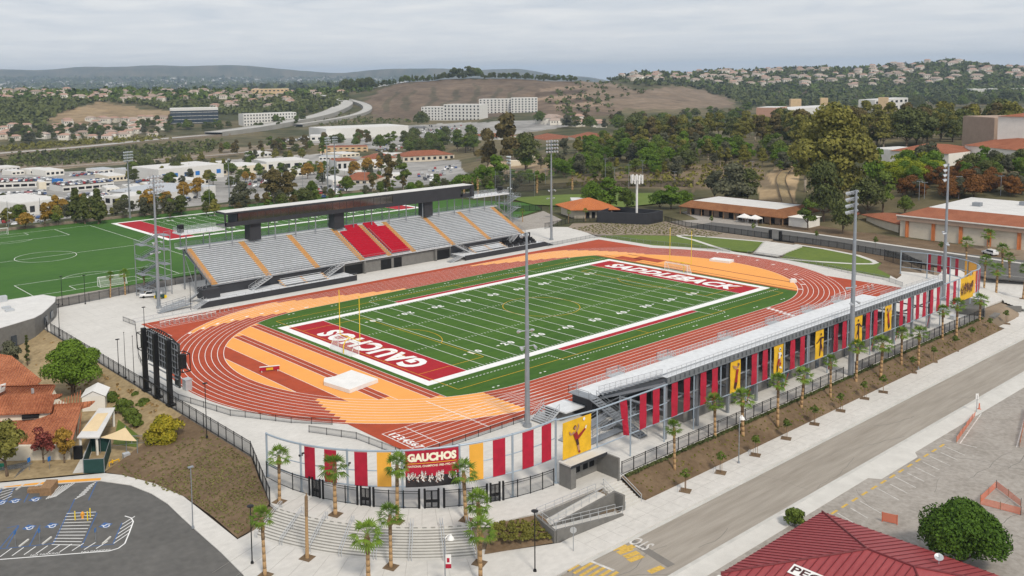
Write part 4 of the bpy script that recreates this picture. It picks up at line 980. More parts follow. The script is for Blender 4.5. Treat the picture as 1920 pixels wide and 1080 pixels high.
def flat_banner(xc, w, m, label, z0=3.45, z1=8.62, name='hanging_banner', sag=0.0, off=.14):
    b = MB(); y = FY_-off; n = 5; L, Rr = [], []
    for i in range(n+1):
        z = z0+(z1-z0)*i/n; dx = .012*math.sin(i*2.1+xc); dyy = .07*math.sin(i*1.7+xc*.7); tw = sag*(1-i/n)
        L.append((xc-w/2*(1-tw*.7)+dx+tw*.7, y-dyy*.5+tw*.3, z)); Rr.append((xc+w/2*(1-tw*.7)+dx+tw*.7, y+dyy*.5-tw*.3, z))
    b.ribbon(L, Rr)
    L2 = [(p[0], p[1]+.025, p[2]) for p in L]; R2 = [(p[0], p[1]+.025, p[2]) for p in Rr]
    b.ribbon(R2, L2); b.ribbon(L2, L); b.ribbon(Rr, R2); b.face([L[-1], Rr[-1], R2[-1], L2[-1]]); b.face([L[0], L2[0], R2[0], Rr[0]])
    o = b.build(name, MAT[m]); tag(o, label, 'banner', 'banners on the steel screens'); return o
reds = [-56.4, -51.9, -48.8, -44.3, -41.2, -36.9, -33.8, -22.5, -19.2, -10.4, -7.1, 4.8, 8.0, 17.2, 20.4, 31.5, 35.0, 39.0, 42.2, 45.8, 49.0, 54.0, 57.5]
for k, x in enumerate(reds):
    kd = 'twisted red banner with its lower corner loose, ' if k == 0 else 'plain red banner, '
    flat_banner(x, 1.55, 'banner_red', kd+(ORD[k] if k < 20 else ['twenty-first', 'twenty-second', 'twenty-third'][k-20])+' red one past the gold kicker poster', sag=1.0 if k == 0 else 0)
golds = [-28.05, -15.0, -1.2, 13.4, 25.7]
gl = ['a maroon player reaching up', 'a white-shirted runner carrying a ball', 'a dark thin figure with arms spread', 'a dark striding figure behind the tall lamp mast', 'a small dark jumping figure']
for k, x in enumerate(golds):
    o = flat_banner(x, 2.9, 'poster_gold', 'gold poster banner printed with '+gl[k], name='poster_banner')
    b = MB(); figure(b, (x+.1, FY_-.23, 3.7), (1, 0, 0), (0, 0, 1), 4.9, [REACH, RUN, THROW, POSES[4][1], POSES[3][1]][k])
    part(b, 'printed_figure', INK if k in (1,) else ('ink_dark' if k in (2, 3) else 'ink_red', 'ink_dark', 'skin', 'cloth_white'), o)
kb = flat_banner(-66.3, 5.7, 'poster_gold', 'wide gold poster of a red player kicking a ball beside the ticket booth', z0=3.55, z1=8.62, name='poster_banner', off=-.35 if False else .22)
b = MB(); figure(b, (-66.7, FY_-.33, 3.75), (1, 0, 0), (0, 0, 1), 4.9, KICK); part(b, 'printed_figure', INK, kb)
pb = flat_banner(64.2, 7.2, 'poster_gold', 'wide picture banner of a crowded team at the far end of the stand', z0=3.55, z1=8.62, name='poster_banner')
b = MB()
for i in range(60): 
    figure(b, (61.0+6.4*rnd.random(), FY_-.20-.0004*i, 4.6+1.8*rnd.random()), (1, 0, 0), (0, 0, 1), 1.1+rnd.random()*.4, rnd.choice([RUN, THROW, REACH]))
part(b, 'team_picture', ('ink_dark', 'ink_dark', 'skin', 'poster_maroon'), pb)
# far screen
for k, (c, w) in enumerate([(196, 2.4), (202.5, 2.4), (209, 2.4), (215, 2.4), (247, 2.6), (252.5, 2.4), (258, 2.4), (263, 2.4)]):
    curved_banner(-1, c-w/2, c+w/2, 'banner_red', 'plain red banner, %s red one round the far corner screen from the lawn end' % ORD[k])
curved_banner(-1, 222, 236, 'banner_gold', 'wide gold banner seen from behind on the far corner screen')
curved_banner(-1, 265.5, 269, 'banner_gold', 'narrow gold banner beside the team picture at the far corner')

# ------------------------------------------------------------------ light masts
def mast(loc, h, nrow, ncol, label, sp, face, r=.45, mid=True, group='tall light masts round the stadium'):
    t = thing('light_mast', label, 'light mast', loc, group)
    b = MB(); b.bar((loc[0], loc[1], loc[2]), (loc[0], loc[1], loc[2]+h*.5), r, 12, 0, r*.72); b.bar((loc[0], loc[1], loc[2]+h*.5), (loc[0], loc[1], loc[2]+h), r*.72, 12, 0, r*.40)
    b.bar((loc[0], loc[1], loc[2]), (loc[0], loc[1], loc[2]+.5), r*1.5, 10)
    P_(b, 'pole', 'galvanised', t)
    f = Vector((face[0], face[1], 0)).normalized(); s = Vector((-f.y, f.x, 0)); w = sp*(ncol-1)
    for i in range(nrow):
        z = loc[2]+h-.3-i*1.15; c = Vector((loc[0], loc[1], z))+f*.3
        b = MB(); b.bar(c-s*w/2, c+s*w/2, .06, 4); P_(b, 'crossarm', 'galvanised', t)
        for k in range(ncol):
            q = c+s*(-w/2+sp*k); b = MB(); b.bar(q+f*.05+Vector((0, 0, -.05)), q+f*.62+Vector((0, 0, -.38)), .20, 7, 0, .36); P_(b, 'floodlight', 'aluminium', t)
    if mid:
        for zz, sg in ((h*.5, 1), (h*.42, -1)):
            c = Vector((loc[0], loc[1], loc[2]+zz)); b = MB()
            b.bar(c-s*1.2, c+s*1.2, .05, 4)
            for k in (-1.2, 1.2): q = c+s*k; b.bar(q, q+f*.7*sg+Vector((0, 0, -.25)), .14, 7, 0, .26)
            P_(b, 'low_floodlight', 'aluminium', t)
    return t
mast((-68.7, 61.7, 0), 32.5, 4, 5, 'grey light mast beside the near end of the home stand', 1.0, (.3, -1))
mast((-57.4, -51.6, 0), 30.8, 1, 2, 'grey light mast standing in front of the football field by the entrance', .8, (.3, 1))
mast((3.9, -73.0, -1.2), 35.0, 4, 4, 'grey light mast rising from the street bed halfway along the visitor stand', 1.0, (0, 1), .5)
mast((74.4, -60.8, 0), 32.8, 4, 3, 'grey light mast beside the far end of the visitor stand', .8, (-.5, 1))
mast((68.7, 60.6, 0), 33.6, 4, 5, 'grey light mast beside the far end of the home stand', 1.0, (-.3, -1))
mast((-15.1, 212.7, 0), 27.2, 4, 6, 'grey light mast at the near end of the practice field fence', .8, (.3, -1), .38)
mast((83.7, 218.2, 0), 27.5, 3, 4, 'left one of the paired grey light masts behind the press box', .8, (0, -1), .38)
mast((88.8, 219.5, 0), 27.5, 3, 4, 'right one of the paired grey light masts behind the press box', .8, (0, -1), .42)
mast((89.1, 100.7, 0), 24.8, 3, 4, 'grey light mast on the practice turf past the home stand', .8, (-1, .3), .36)
x, y = at(411, 378); mast((31, 216, 0), 21, 1, 2, 'plain thin mast behind the roof of the press box', .6, (0, -1), .3, False)

# goals ---------------------------------------------------------------
def goalpost(x, sg, label):
    t = thing('goal_post', label, 'goal post', (x, 0, 0), 'yellow football goal posts')
    b = MB(); b.path([(x, 0, 0), (x, 0, 1.6), (x-sg*.5, 0, 2.6), (x-sg*1.6, 0, 3.05)], .11, 8); P_(b, 'support', 'goal_yellow', t)
    b = MB(); b.bar((x-sg*1.6, -3.55, 3.05), (x-sg*1.6, 3.55, 3.05), .09, 8); P_(b, 'crossbar', 'goal_yellow', t)
    for y in (-3.5, 3.5): b = MB(); b.bar((x-sg*1.6, y, 3.05), (x-sg*1.6, y, 12.2), .075, 8); P_(b, 'upright', 'goal_yellow', t)
goalpost(-56.9, -1, 'yellow football goal post at the GAUCHOS end zone')
goalpost(56.9, 1, 'yellow football goal post at the SADDLEBACK end zone')
def soccer_goal(cx, cy, ax, sg, label):
    """opening faces +ax*sg"""
    t = thing('soccer_goal', label, 'soccer goal', (cx, cy, 0), 'white soccer goals'); b = MB(); m = MB()
    def p(u, v, z): return (cx-v*sg, cy+u, z) if ax == 'x' else (cx+u, cy-v*sg, z)
    h, w = 2.44, 3.66
    for u in (-w, w): b.bar(p(u, 0, .05), p(u, 0, h), .07, 6); b.bar(p(u, 0, h), p(u, .9, h), .05, 6); b.bar(p(u, .9, h), p(u, 2.1, .08), .05, 6); b.bar(p(u, 0, .08), p(u, 2.1, .08), .05, 6); m.face([p(u, 0, .1), p(u, 2.1, .1), p(u, .9, h), p(u, 0, h)])
    b.bar(p(-w, 0, h), p(w, 0, h), .07, 6); b.bar(p(-w, 2.1, .08), p(w, 2.1, .08), .05, 6); b.bar(p(-w, .9, h), p(w, .9, h), .04, 6)
    m.face([p(-w, .9, h), p(w, .9, h), p(w, 2.1, .1), p(-w, 2.1, .1)]); m.face([p(-w, 0, h), p(w, 0, h), p(w, .9, h), p(-w, .9, h)])
    P_(b, 'goal_frame', 'paint_white', t); P_(m, 'goal_net', 'net_white', t)
soccer_goal(-54.9, 1.2, 'x', 1, 'white soccer goal standing on the word GAUCHOS')
soccer_goal(54.9, 1.2, 'x', -1, 'white soccer goal standing on the word SADDLEBACK')
soccer_goal(-67.3, 96.2, 'y', 1, 'white soccer goal by the palms on the practice field')
soccer_goal(-67.3, 205.5, 'y', -1, 'white soccer goal on the far edge of the practice field')

mat('mat_white', (.84, .84, .83), .6, .04)
# track furniture -------------------------------------------------------
b = MB(); b.prism([(-76.5, -17.6), (-66.5, -17.2), (-66.4, -28.0), (-73.0, -27.6)], .03, .1, 0)
P0 = at(607, 722, .6); 
b = MB()
pit = [at(607, 716, .75), at(706, 716, .75), at(655, 731, .75)]
b.prism([at(608, 709, .7), at(627, 706, .7), at(659, 694, .7), at(709, 711, .7), at(655, 731, .7), at(607, 716, .7)], .06, .75)
b2 = b.build('pole_vault_mat', MAT['cloth_white']); tag(b2, 'white covered vault landing mat on the orange end by the goal', 'landing mat')
b = MB(); b.obox(77.4, 1.4, .03, 3.4, 6.0, .62, R(10)); tag(b.build('high_jump_mat', MAT['cloth_white']), 'white covered jump mat on the far orange end', 'landing mat')
b = MB(); b.obox(66.8, -26.8, .03, 1.0, 1.6, .75, R(40)); b.obox(66.8, -26.8, .78, .5, 1.0, .25, R(40)); tag(b.build('throwing_board', MAT['cloth_white']), 'small white box at the edge of the far curve', 'box')
t = thing('steeple_barrier', 'maroon and yellow barrier board lying on the orange near end', 'barrier', (-73.6, .2, 0))
b = MB(); b.obox(-73.6, .2, .25, .12, 3.7, .7, R(-114), 0); P_(b, 'board', 'banner_red', t)
b = MB(); b.obox(-73.65, .12, .32, .16, 1.3, .45, R(-114), 0); P_(b, 'yellow_panel', 'poster_gold', t)
b = MB(); b.obox(-73.6, .2, .95, .3, 3.8, .1, R(-114)); 
for k in (-1.5, 1.5): b.obox(-73.6-k*math.sin(R(-114)), .2+k*math.cos(R(-114)), .02, .9, .1, .25, R(-114))
P_(b, 'beam', 'cloth_white', t)
# hurdles
hur = None
spots = []
for i in range(16): spots.append((-74.0+i*1.15, 47.9-(.2 if i % 2 else 0)))
for i in range(12): spots.append((-75.0+i*1.15, 45.2+(.3 if i % 3 else 0)))
for i, (x, y) in enumerate(spots):
    if hur is None:
        hur = thing('hurdle', 'white track hurdle stored with others on the near corner of the red apron', 'hurdle', (x, y, .03), 'white hurdles on the red apron')
        b = MB(); 
        for k in (-.52, .52): b.bar((x+k, y, .05), (x+k, y, .95), .03, 4); b.bar((x+k, y-.6, .05), (x+k, y+.1, .05), .03, 4); b.bar((x-.52, y, .5), (x+.52, y, .5), .02, 4)
        P_(b, 'frame', 'aluminium', hur); b = MB(); b.box(x-.6, x+.6, y-.03, y+.03, .88, 1.05); P_(b, 'bar', 'cloth_white', hur)
    else: dup(hur, (x, y, .03), rz=random.uniform(-.15, .15))
for i in range(5):
    x, y = 70.5+i*1.1, -43.5-(i % 2)*.8; dup(hur, (x, y, .03), rz=.3, label='white track hurdle stored on the red apron at the far end', group='white hurdles on the far apron')

mat('cabinet_grey', (.05, .052, .05), .6, .5, scale=1.2)
# scoreboard seen from behind
sb = thing('scoreboard', 'black steel scoreboard seen from behind at the near end of the track', 'scoreboard', (-95.5, .4, 0))
for y in (5.5, .6, -4.7):
    b = MB(); b.box(-96.0, -95.2, y-.34, y+.34, 0, 11.4); b.box(-96.2, -94.8, y-.7, y+.7, 0, .3); P_(b, 'column', 'black_metal', sb)
b = MB(); b.box(-94.9, -94.5, -7.0, 5.8, 5.6, 11.0); b.box(-94.9, -94.6, -7.0, -5.2, 3.4, 5.6); P_(b, 'display_cabinet', 'cabinet_grey', sb)
b = MB()
for z in np.linspace(5.6, 11.0, 6): b.bar((-95.05, -7.0, z), (-95.05, 5.8, z), .07, 4)
for y in np.linspace(-7.0, 5.8, 13): b.bar((-95.02, y, 5.6), (-95.02, y, 11), .05, 4)
for z in (4.9, 3.6): b.box(-95.2, -94.95, -6.9, 5.0, z, z+.12, 0)
P_(b, 'rear_frame', 'galvanised', sb)
b = MB()
for k in range(14):
    y0 = 5.5-k*.92; y1 = y0-.92; z0 = 11.1+1.0*math.sin(math.pi*k/14); z1 = 11.1+1.0*math.sin(math.pi*(k+1)/14)
    b.bar((-95, y0, z0), (-95, y1, z1), .07, 4); b.bar((-95, y0, 11.0), (-95, y1, z1), .05, 4); b.bar((-95, y0, 11.0), (-95, y0, z0), .04, 4)
P_(b, 'top_truss', 'black_metal', sb)
for y, s in ((7.6, 1), (-8.9, -1)):
    b = MB(); x0, x1, y0, y1, z0, z1 = -95.6, -94.2, y-1.1, y+1.1, 7.0, 9.9
    for a in (x0, x1):
        for c in (y0, y1): b.bar((a, c, z0), (a, c, z1), .06, 4)
        for z in (z0, z1): b.bar((a, y0, z), (a, y1, z), .06, 4)
    for c in (y0, y1):
        for z in (z0, z1): b.bar((x0, c, z), (x1, c, z), .06, 4)
    b.box(-95.3, -94.4, y-.55-.3*s, y+.55-.3*s, 7.3, 9.6); P_(b, 'speaker_cage', 'black_metal', sb)
b = MB(); b.bar((-96.3, 6.2, 2.6), (-96.3, -5.2, 2.6), .1, 4); P_(b, 'rear_rail', 'black_metal', sb)
b = MB(); b.box(-90.4, -89.2, .4, 1.8, .02, 1.9); b.box(-90.5, -89.1, .3, 1.9, 1.9, 1.97); tag(b.build('utility_cabinet', MAT['aluminium']), 'grey metal utility cabinet behind the low track fence', 'cabinet')
# ------------------------------------------------------------------ street side, stairs, ramps, fences
slab([(-110.6, -60), (-107.4, -50.4), (-105.2, -49.8), (-101.0, -48.5), (-97, -60), (-88, -68.5), (-84, -71.2), (-86.8, -73.2), (-78.0, -77.3), (-66.0, -76.9), (-61.0, -76.0), (66, -77.0), (67, -74.5), (76, -71), (90, -66), (101, -57), (104.5, -46), (106.5, -47), (106.5, -82.2), (-80, -82.0), (-88, -82.3), (-98, -86), (-112, -84), (-128, -82), (-113.5, -62)], LOW, 'sidewalk', 'concrete', .4)
sheet_q = MB(); sheet_q.face([(106.4, -46, LOW), (106.4, -82.2, LOW), (118, -82.2, .06), (112.5, -46, .06)]); sheet_q.face([(118, -82.2, .06), (150, -82.2, .06), (150, -88, .06), (118, -88, .06)]); struct(sheet_q.build('sidewalk', MAT['concrete']))
b = MB()
for i in range(60): b.box(-76+i*2.44, -75.97+i*2.44, -81.4, -77.1, LOW+.002, LOW+.004)
for i in range(12):
    q0 = arc(-69.5, -40.5, 37.6, 199+i*3.6, 199+i*3.6, 1)[0]; q1 = arc(-69.5, -40.5, 46.5, 199+i*3.6, 199+i*3.6, 1)[0]
    b.bar((*q0, LOW), (*q1, LOW), .013, 4)
b.box(-76, 120, -79.5, -79.47, LOW+.002, LOW+.004)
struct(b.build('sidewalk_joints', MAT['block_light']))
slab([(-190, -95), (-190, -84.5), (-112, -84.3), (-98, -86.2), (-88, -82.6), (-80, -82.2), (160, -82.4), (160, -90.5), (-73, -90.5), (-90, -95)], LOW-.15, 'street', 'asphalt_road', .3)
slab([(-80, -81.9), (120, -82.1), (120, -82.75), (-80, -82.55)], LOW-.11, 'gutter', 'kerb', .2)
slab([(-76, -90.45), (120, -90.45), (120, -90.95), (-76, -90.95)], LOW+.0, 'kerb', 'kerb', .3)
slab([(-76, -90.95), (-40, -90.95), (-18.5, -90.95), (160, -90.95), (160, -94.2), (-18, -93.6), (-19.5, -94.6), (-31, -94.6), (-32, -93.2), (-76, -93.4)], LOW-.005, 'sidewalk', 'pale_concrete', .3)
slab([(-80, -93.2), (-32, -93.0), (-18, -93.5), (160, -94), (160, -170), (-80, -170)], LOW-.03, 'parking_lot', 'asphalt_lot', .3)
# street paint
b = MB()
for i in range(6):
    p = at(1083+i*11.5, 1060+i*4.6, LOW-.15); b.obox(p[0], p[1], LOW-.142, 3.6, .42, .004, R(3))
for (px, py) in ((1160, 1026), (1172, 1033), (1184, 1040), (1192, 1047), (1176, 1028), (1100, 1050), (1230, 1068)):
    p = at(px, py, LOW-.15); b.obox(p[0], p[1], LOW-.142+.0005*(px % 9), 2.2, .8, .004, R(-8))
q = b.build('street_marking', MAT['paint_faded_yellow']); struct(q)
b = MB(); p = at(1122, 1058, LOW-.15); b.obox(p[0], p[1], LOW-.141, .4, 4.2, .004, R(8))
txt(b, 'STOP', (*at(1197, 1017, LOW-.15), LOW-.138), (0, 1, 0), (-1, 0, 0), 2.2, wid=3.4, bold=.02)
struct(b.build('street_lettering', MAT['paint_worn']))
slab([at(1170, 1012, LOW-.15), at(1185, 1009, LOW-.15), at(1266, 1058, LOW-.15), at(1252, 1064, LOW-.15)], LOW-.143, 'street_patch', 'asphalt_patch', .003)
# lot lines
b = MB(); by = MB()
for i in range(13):
    x = -46+i*2.75; 
    if i not in (3,): b.obox(x, -97.2-.15*(i % 3), LOW-.026, .12, 3.6-.6*(i % 2), .004, R(-22))
    by.obox(x+.6, -95.15, LOW-.026, 1.6, .32, .004, R(1))
b.obox(-9.5, -96.6, LOW-.026, 4.6, .14, .004, R(95)); b.obox(-1.5, -95.2, LOW-.024, 16.5, .16, .004, R(10)); b.obox(3, -100.8, LOW-.024, 16, .16, .004, R(14))
struct(b.build('lot_line', MAT['paint_worn'])); struct(by.build('lot_dash', MAT['paint_faded_yellow']))
# cracks, tar seams and tyre wear on the road and the bare lot
b = MB(); rc = random.Random(9)
def crack(x, y, ang, n, st, z, w):
    p = (x, y)
    for i in range(n):
        ang += rc.uniform(-.35, .35); q = (p[0]+math.cos(ang)*st, p[1]+math.sin(ang)*st); d = Vector((q[0]-p[0], q[1]-p[1])).normalized(); s = (-d.y*w, d.x*w)
        b.face([(p[0]-s[0], p[1]-s[1], z), (q[0]-s[0], q[1]-s[1], z), (q[0]+s[0], q[1]+s[1], z), (p[0]+s[0], p[1]+s[1], z)]); p = q
for i in range(16): crack(rc.uniform(-90, 60), rc.uniform(-90, -83), rc.choice((0, 3.14, 1.57)), rc.randint(4, 14), 1.4, LOW-.1455+.0001*i, rc.uniform(.02, .04))
for k in range(3): crack(-100, -84.6-k*2.0, 0, 60, 3, LOW-.1435, .035) if k == 1 else None
for i in range(40): crack(rc.uniform(-50, 40), rc.uniform(-118, -95), rc.uniform(0, 6.28), rc.randint(4, 12), 1.2, LOW-.0285+.00004*i, rc.uniform(.02, .05))
struct(b.build('street_crack', MAT['asphalt_patch']))
# planting beds
def bed(L, Rr, name, m):
    b = MB(); b.ribbon(Rr, L); struct(b.build(name, MAT[m]))
def sheet(pts, m, name, n=8):
    b = MB(); (a, c, d, e) = [Vector(p) for p in pts]
    g = [[a+(c-a)*i/n+((e+(d-e)*i/n)-(a+(c-a)*i/n))*j/n for i in range(n+1)] for j in range(n+1)]
    for j in range(n):
        for i in range(n): b.face([g[j][i], g[j][i+1], g[j+1][i+1], g[j+1][i]])
    struct(b.build(name, MAT[m]))
sheet([(-61, -72.95, -.05), (65, -72.95, -.05), (65, -77.05, LOW+.02), (-61, -77.05, LOW+.02)][::-1], 'mulch', 'planting_bed', 30)
sheet([(-83.6, -71.3, -.02), (-77.1, -73.4, -.02), (-77.7, -77.2, LOW+.03), (-86.9, -73.3, LOW+.03)][::-1], 'mulch', 'planting_bed')
b = MB()
q = [(-112.5, -19.6), (-110.8, -22.5), (-108.6, -28), (-107.2, -35), (-107.0, -43), (-107.3, -50.2)]
q2 = [(-96.0, -10), (-96.0, -20), (-96.0, -27), (-96.0, -33.5), (-98.6, -40), (-101.3, -47.9)]
for i in range(5): b.face([(*q[i], LOW+.03), (*q[i+1], LOW+.03), (*q2[i+1], -.04), (*q2[i], -.04)])
b.face([(-107.3, -50.2, LOW+.03), (-105.4, -49.6, LOW+.03), (-101.3, -47.9, -.04)])
struct(b.build('planting_bed', MAT['mulch']))
b = MB()
pp = [(-96, 74), (-96, 50), (-96, 30), (-96, 10), (-96, -10)]; pq = [(-108, 74), (-106, 50), (-103.5, 30), (-103, 10), (-103.5, -13)]; pr = [(-180, 74), (-180, 50), (-180, 30), (-180, 10), (-180, -13)]
for i in range(4): b.face([(*pp[i], -.05), (*pq[i], LOW+.02), (*pq[i+1], LOW+.02), (*pp[i+1], -.05)])
b.poly([(-108, 74), (-106, 50), (-103.5, 30), (-103, 10), (-103.5, -13), (-112.5, -19.4), (-125.2, -12.6), (-180, 27.5), (-180, 74)][::-1], LOW+.02)
b.face([(-103.5, -13, LOW+.02), (-112.5, -19.6, LOW+.03), (-96, -10, -.05)])
struct(b.build('dry_slope', MAT['dry_grass']))
# entrance stairs
st = thing('entrance_stairs', 'broad curved concrete entrance stairs below the lettered banner', 'stairs', (-92, -67, -2))
b = MB(); n = 24; A = np.linspace(196.4, 240.6, n+1)
for k in range(11):
    r0, r1 = 33.3+k*.375, 33.3+(k+1)*.375; z = -.18*(k+1)
    for i in range(n):
        p = [apt(1, A[i], r0), apt(1, A[i+1], r0), apt(1, A[i+1], r1), apt(1, A[i], r1)]
        b.face([(*p[0], z), (*p[3], z), (*p[2], z), (*p[1], z)]); b.face([(*p[0], z), (*p[1], z), (*p[1], z+.18), (*p[0], z+.18)], 1)
P_(b, 'steps', ('pale_concrete', 'shaded_riser'), st)
for a in (197.2, 203.2, 209.3, 215.5, 222, 228.4, 234.6, 240.2):
    b = MB()
    for da in (-.25, .25):
        p, q = apt(1, a+da, 33.0), apt(1, a+da, 37.7); b.path([(*p, 0), (*p, .95), (*q, -1.1), (*q, -2.0)], .045, 5)
        m_ = apt(1, a+da, 35.3); b.bar((*m_, -1.05), (*m_, -.05), .035, 5)
    P_(b, 'handrail', 'aluminium', st)
st2 = thing('entrance_stairs', 'curved concrete stairs with tree pits beyond the far corner screen', 'stairs', (92, -67, -2))
b = MB(); A = np.linspace(196.4, 246, n+1)
for k in range(8):
    r0, r1 = 33.3+k*.6, 33.3+(k+1)*.6; z = -.2*(k+1)
    for i in range(n):
        p = [apt(-1, A[i], r0), apt(-1, A[i+1], r0), apt(-1, A[i+1], r1), apt(-1, A[i], r1)]
        b.face([(*p[0], z), (*p[1], z), (*p[2], z), (*p[3], z)]); b.face([(*p[0], z), (*p[0], z+.2), (*p[1], z+.2), (*p[1], z)][::-1], 1)
P_(b, 'steps', ('pale_concrete', 'shaded_riser'), st2)
# switchback access ramp and side stairs
rp = thing('access_ramp', 'grey block switchback ramp with railings beside the street', 'ramp', (-71, -75.5, -2))
b = MB()
b.prism([(-77.5, -73.3), (-67.2, -73.6), (-67.2, -73.9), (-77.5, -73.6)], -1.9, .0, 0)
b.hexa([(-77.3, -73.62, -2), (-67, -73.9, -2), (-67, -75.2, -2), (-77.3, -75.1, -2)][::-1], [(-77.3, -73.62, -.85), (-67, -73.9, .0), (-67, -75.2, .0), (-77.3, -75.1, -.85)][::-1], 1)
b.hexa([(-77.4, -75.12, -2), (-65.6, -75.3, -2), (-65.6, -75.6, -2), (-77.4, -75.4, -2)][::-1], [(-77.4, -75.12, -.8), (-65.6, -75.3, .05), (-65.6, -75.6, .05), (-77.4, -75.4, -.8)][::-1], 0)
b.box(-78.1, -77.2, -76.7, -73.6, -2, -.86, 1)
b.hexa([(-77.3, -75.42, -2), (-66.6, -76.4, -2), (-66.6, -77.6, -2), (-77.3, -76.7, -2)][::-1], [(-77.3, -75.42, -.86), (-66.6, -76.4, -1.98), (-66.6, -77.6, -1.98), (-77.3, -76.7, -.86)][::-1], 1)
b.hexa([(-78.2, -76.72, -2.1), (-66.6, -77.62, -2.1), (-66.6, -77.92, -2.1), (-78.4, -77.1, -2.1)][::-1], [(-78.2, -76.72, -.45), (-66.6, -77.62, -1.75), (-66.6, -77.92, -1.75), (-78.4, -77.1, -.45)][::-1], 0)
b.hexa([(-78.2, -73.3, -2.1), (-77.9, -73.3, -2.1), (-78.3, -77.0, -2.1), (-78.7, -77.0, -2.1)], [(-78.2, -73.3, .05), (-77.9, -73.3, .05), (-78.3, -77.0, -.45), (-78.7, -77.0, -.45)], 0)
b.box(-65.6, -65.2, -77.0, -75.2, -2.1, .05, 0)
P_(b, 'ramp_wall', ('block_grey', 'pale_concrete'), rp)
b = MB()
guard(b, [(-78, -73.4, .05), (-67.2, -73.7, .05)], 1.0, 0, 1.4, .022); guard(b, [(-77.3, -75.0, -.84), (-67, -75.0, .02)], 1.0, 0, 1.4, .022)
guard(b, [(-77.3, -75.6, -.84), (-66.6, -76.5, -1.96)], 1.0, 0, 1.4, .022); guard(b, [(-78.2, -76.9, -.45), (-66.6, -77.75, -1.75)], 1.0, 0, 1.4, .022); guard(b, [(-78.1, -73.4, .05), (-78.5, -77, -.4)], 1.0, 0, 1.2, .022)
P_(b, 'railing', 'aluminium', rp)
s3 = thing('side_stairs', 'short concrete stairs with steel handrails beside the ramp', 'stairs', (-63, -75.3, -2))
b = MB()
for k in range(8): b.box(-65.2, -61.6, -73.2-(k+1)*.45, -73.2-k*.45+.002, -2.1, -.22*(k+1), 0)
P_(b, 'steps', 'pale_concrete', s3)
for x in (-65.0, -61.6): 
    b = MB(); b.path([(x, -73.2, 0), (x, -73.2, .95), (x, -76.9, -1.0), (x, -76.9, -2)], .045, 5); b.path([(x, -73.2, .5), (x, -76.9, -1.45)], .035, 5); P_(b, 'handrail', 'aluminium', s3)
# ticket booth
tb = thing('ticket_booth', 'grey block ticket booth with a flat canopy under the kicker poster', 'ticket booth', (-65.5, -70.3, 0))
b = MB(); b.box(-69.3, -68.3, -71.3, -69.2, 0, 3.1, 0); b.box(-68.3, -61.9, -69.6, -69.25, 0, 3.0, 0); b.box(-62.1, -61.8, -73.4, -69.2, -1.9, 3.0, 0)
P_(b, 'wall', 'block_grey', tb)
b = MB(); b.box(-69.4, -62.1, -71.4, -69.1, 3.1, 3.3, 0); P_(b, 'canopy', 'pale_concrete', tb)
b = MB(); b.box(-69.42, -62.08, -71.45, -71.40, 2.95, 3.3, 0); P_(b, 'fascia', 'panel_dark', tb)
for x in (-67.7, -66.1, -64.5, -63.2): b = MB(); b.box(x-.45, x+.45, -69.68, -69.58, 1.0, 2.2); P_(b, 'window', 'void', tb)
# block wall and roof at the far end of the concourse
t = thing('service_building', 'low dark roofed block building at the far end of the concourse', 'building', (69, -70.5, 0))
b = MB(); b.prism([(63.5, -68.4), (74.9, -64.6), (75.5, -69.4), (65.2, -73.2)], -1.6, 1.4, 0); P_(b, 'wall', 'block_grey', t)
b = MB(); b.prism([(63.7, -68.5), (74.6, -64.9), (75.2, -69.3), (65.3, -72.9)], 1.4, 1.46, 0); P_(b, 'roof', 'asphalt_dark', t)
b = MB(); b.prism([(80.5, -71.2), (80.9, -70.8), (84.2, -74), (83.8, -74.4)], -2, -.6); b.prism([(68.2, -72.9), (73, -72.4), (73, -73.6), (68.4, -74)], -2, -.5); tag(b.build('ramp_wall', MAT['block_grey']), 'low grey block ramp walls at the foot of the far stairs', 'wall')
b = MB(); b.box(57.2, 58.6, -69.8, -68.9, .02, .9); tag(b.build('air_unit', MAT['aluminium']), 'small pale unit on the concourse beside the dark roofed building', 'air unit')

# fences ---------------------------------------------------------------
def fence(pts, h, label, m='mesh_fabric', step=2.6, pr=.05, name='fence', cat='fence', z=None, rails=True, group=None, postm='black_metal', top=True):
    P3 = [(p[0], p[1], (p[2] if len(p) > 2 else 0)) for p in pts]
    t = thing(name, label, cat, P3[0], group)
    posts = []
    pb_, rb_ = MB(), MB()
    for i in range(len(P3)-1):
        p, q = Vector(P3[i]), Vector(P3[i+1]); k = max(1, round((q-p).length/step))
        for j in range(k+(1 if i == len(P3)-2 else 0)): posts.append(p+(q-p)*j/k)
        up = Vector((0, 0, h)); pb_.face([p+Vector((0, 0, .05)), q+Vector((0, 0, .05)), q+up*.96, p+up*.96])
        rb_.bar(p+up*.97, q+up*.97, pr*.6, 4)
        if rails: rb_.bar(p+Vector((0, 0, .12)), q+Vector((0, 0, .12)), pr*.5, 4); rb_.bar(p+up*.84, q+up*.84, pr*.45, 4)
    P_(pb_, 'mesh_panel', m, t); P_(rb_, 'rail', postm, t)
    b = MB(); b.bar((0, 0, 0), (0, 0, h*1.02), pr, 4); me0 = None
    for c in posts[:100]:
        if me0 is None:
            o = b.build('post', MAT[postm], t, ) if False else None
            me0 = bpy.data.meshes.new('post'); me0.from_pydata(b.v, [], b.f); me0.materials.append(MAT[postm])
        o = bpy.data.objects.new('post', me0); COL.objects.link(o); o.parent = t; o.location = (c.x-P3[0][0], c.y-P3[0][1], c.z-P3[0][2])
    return t
fence([(-95.9, 56.5), (-95.9, 30), (-95.9, 0), (-95.9, -33), (-101.6, -48.4)], 2.3, 'long black mesh fence along the dry slope behind the scoreboard')
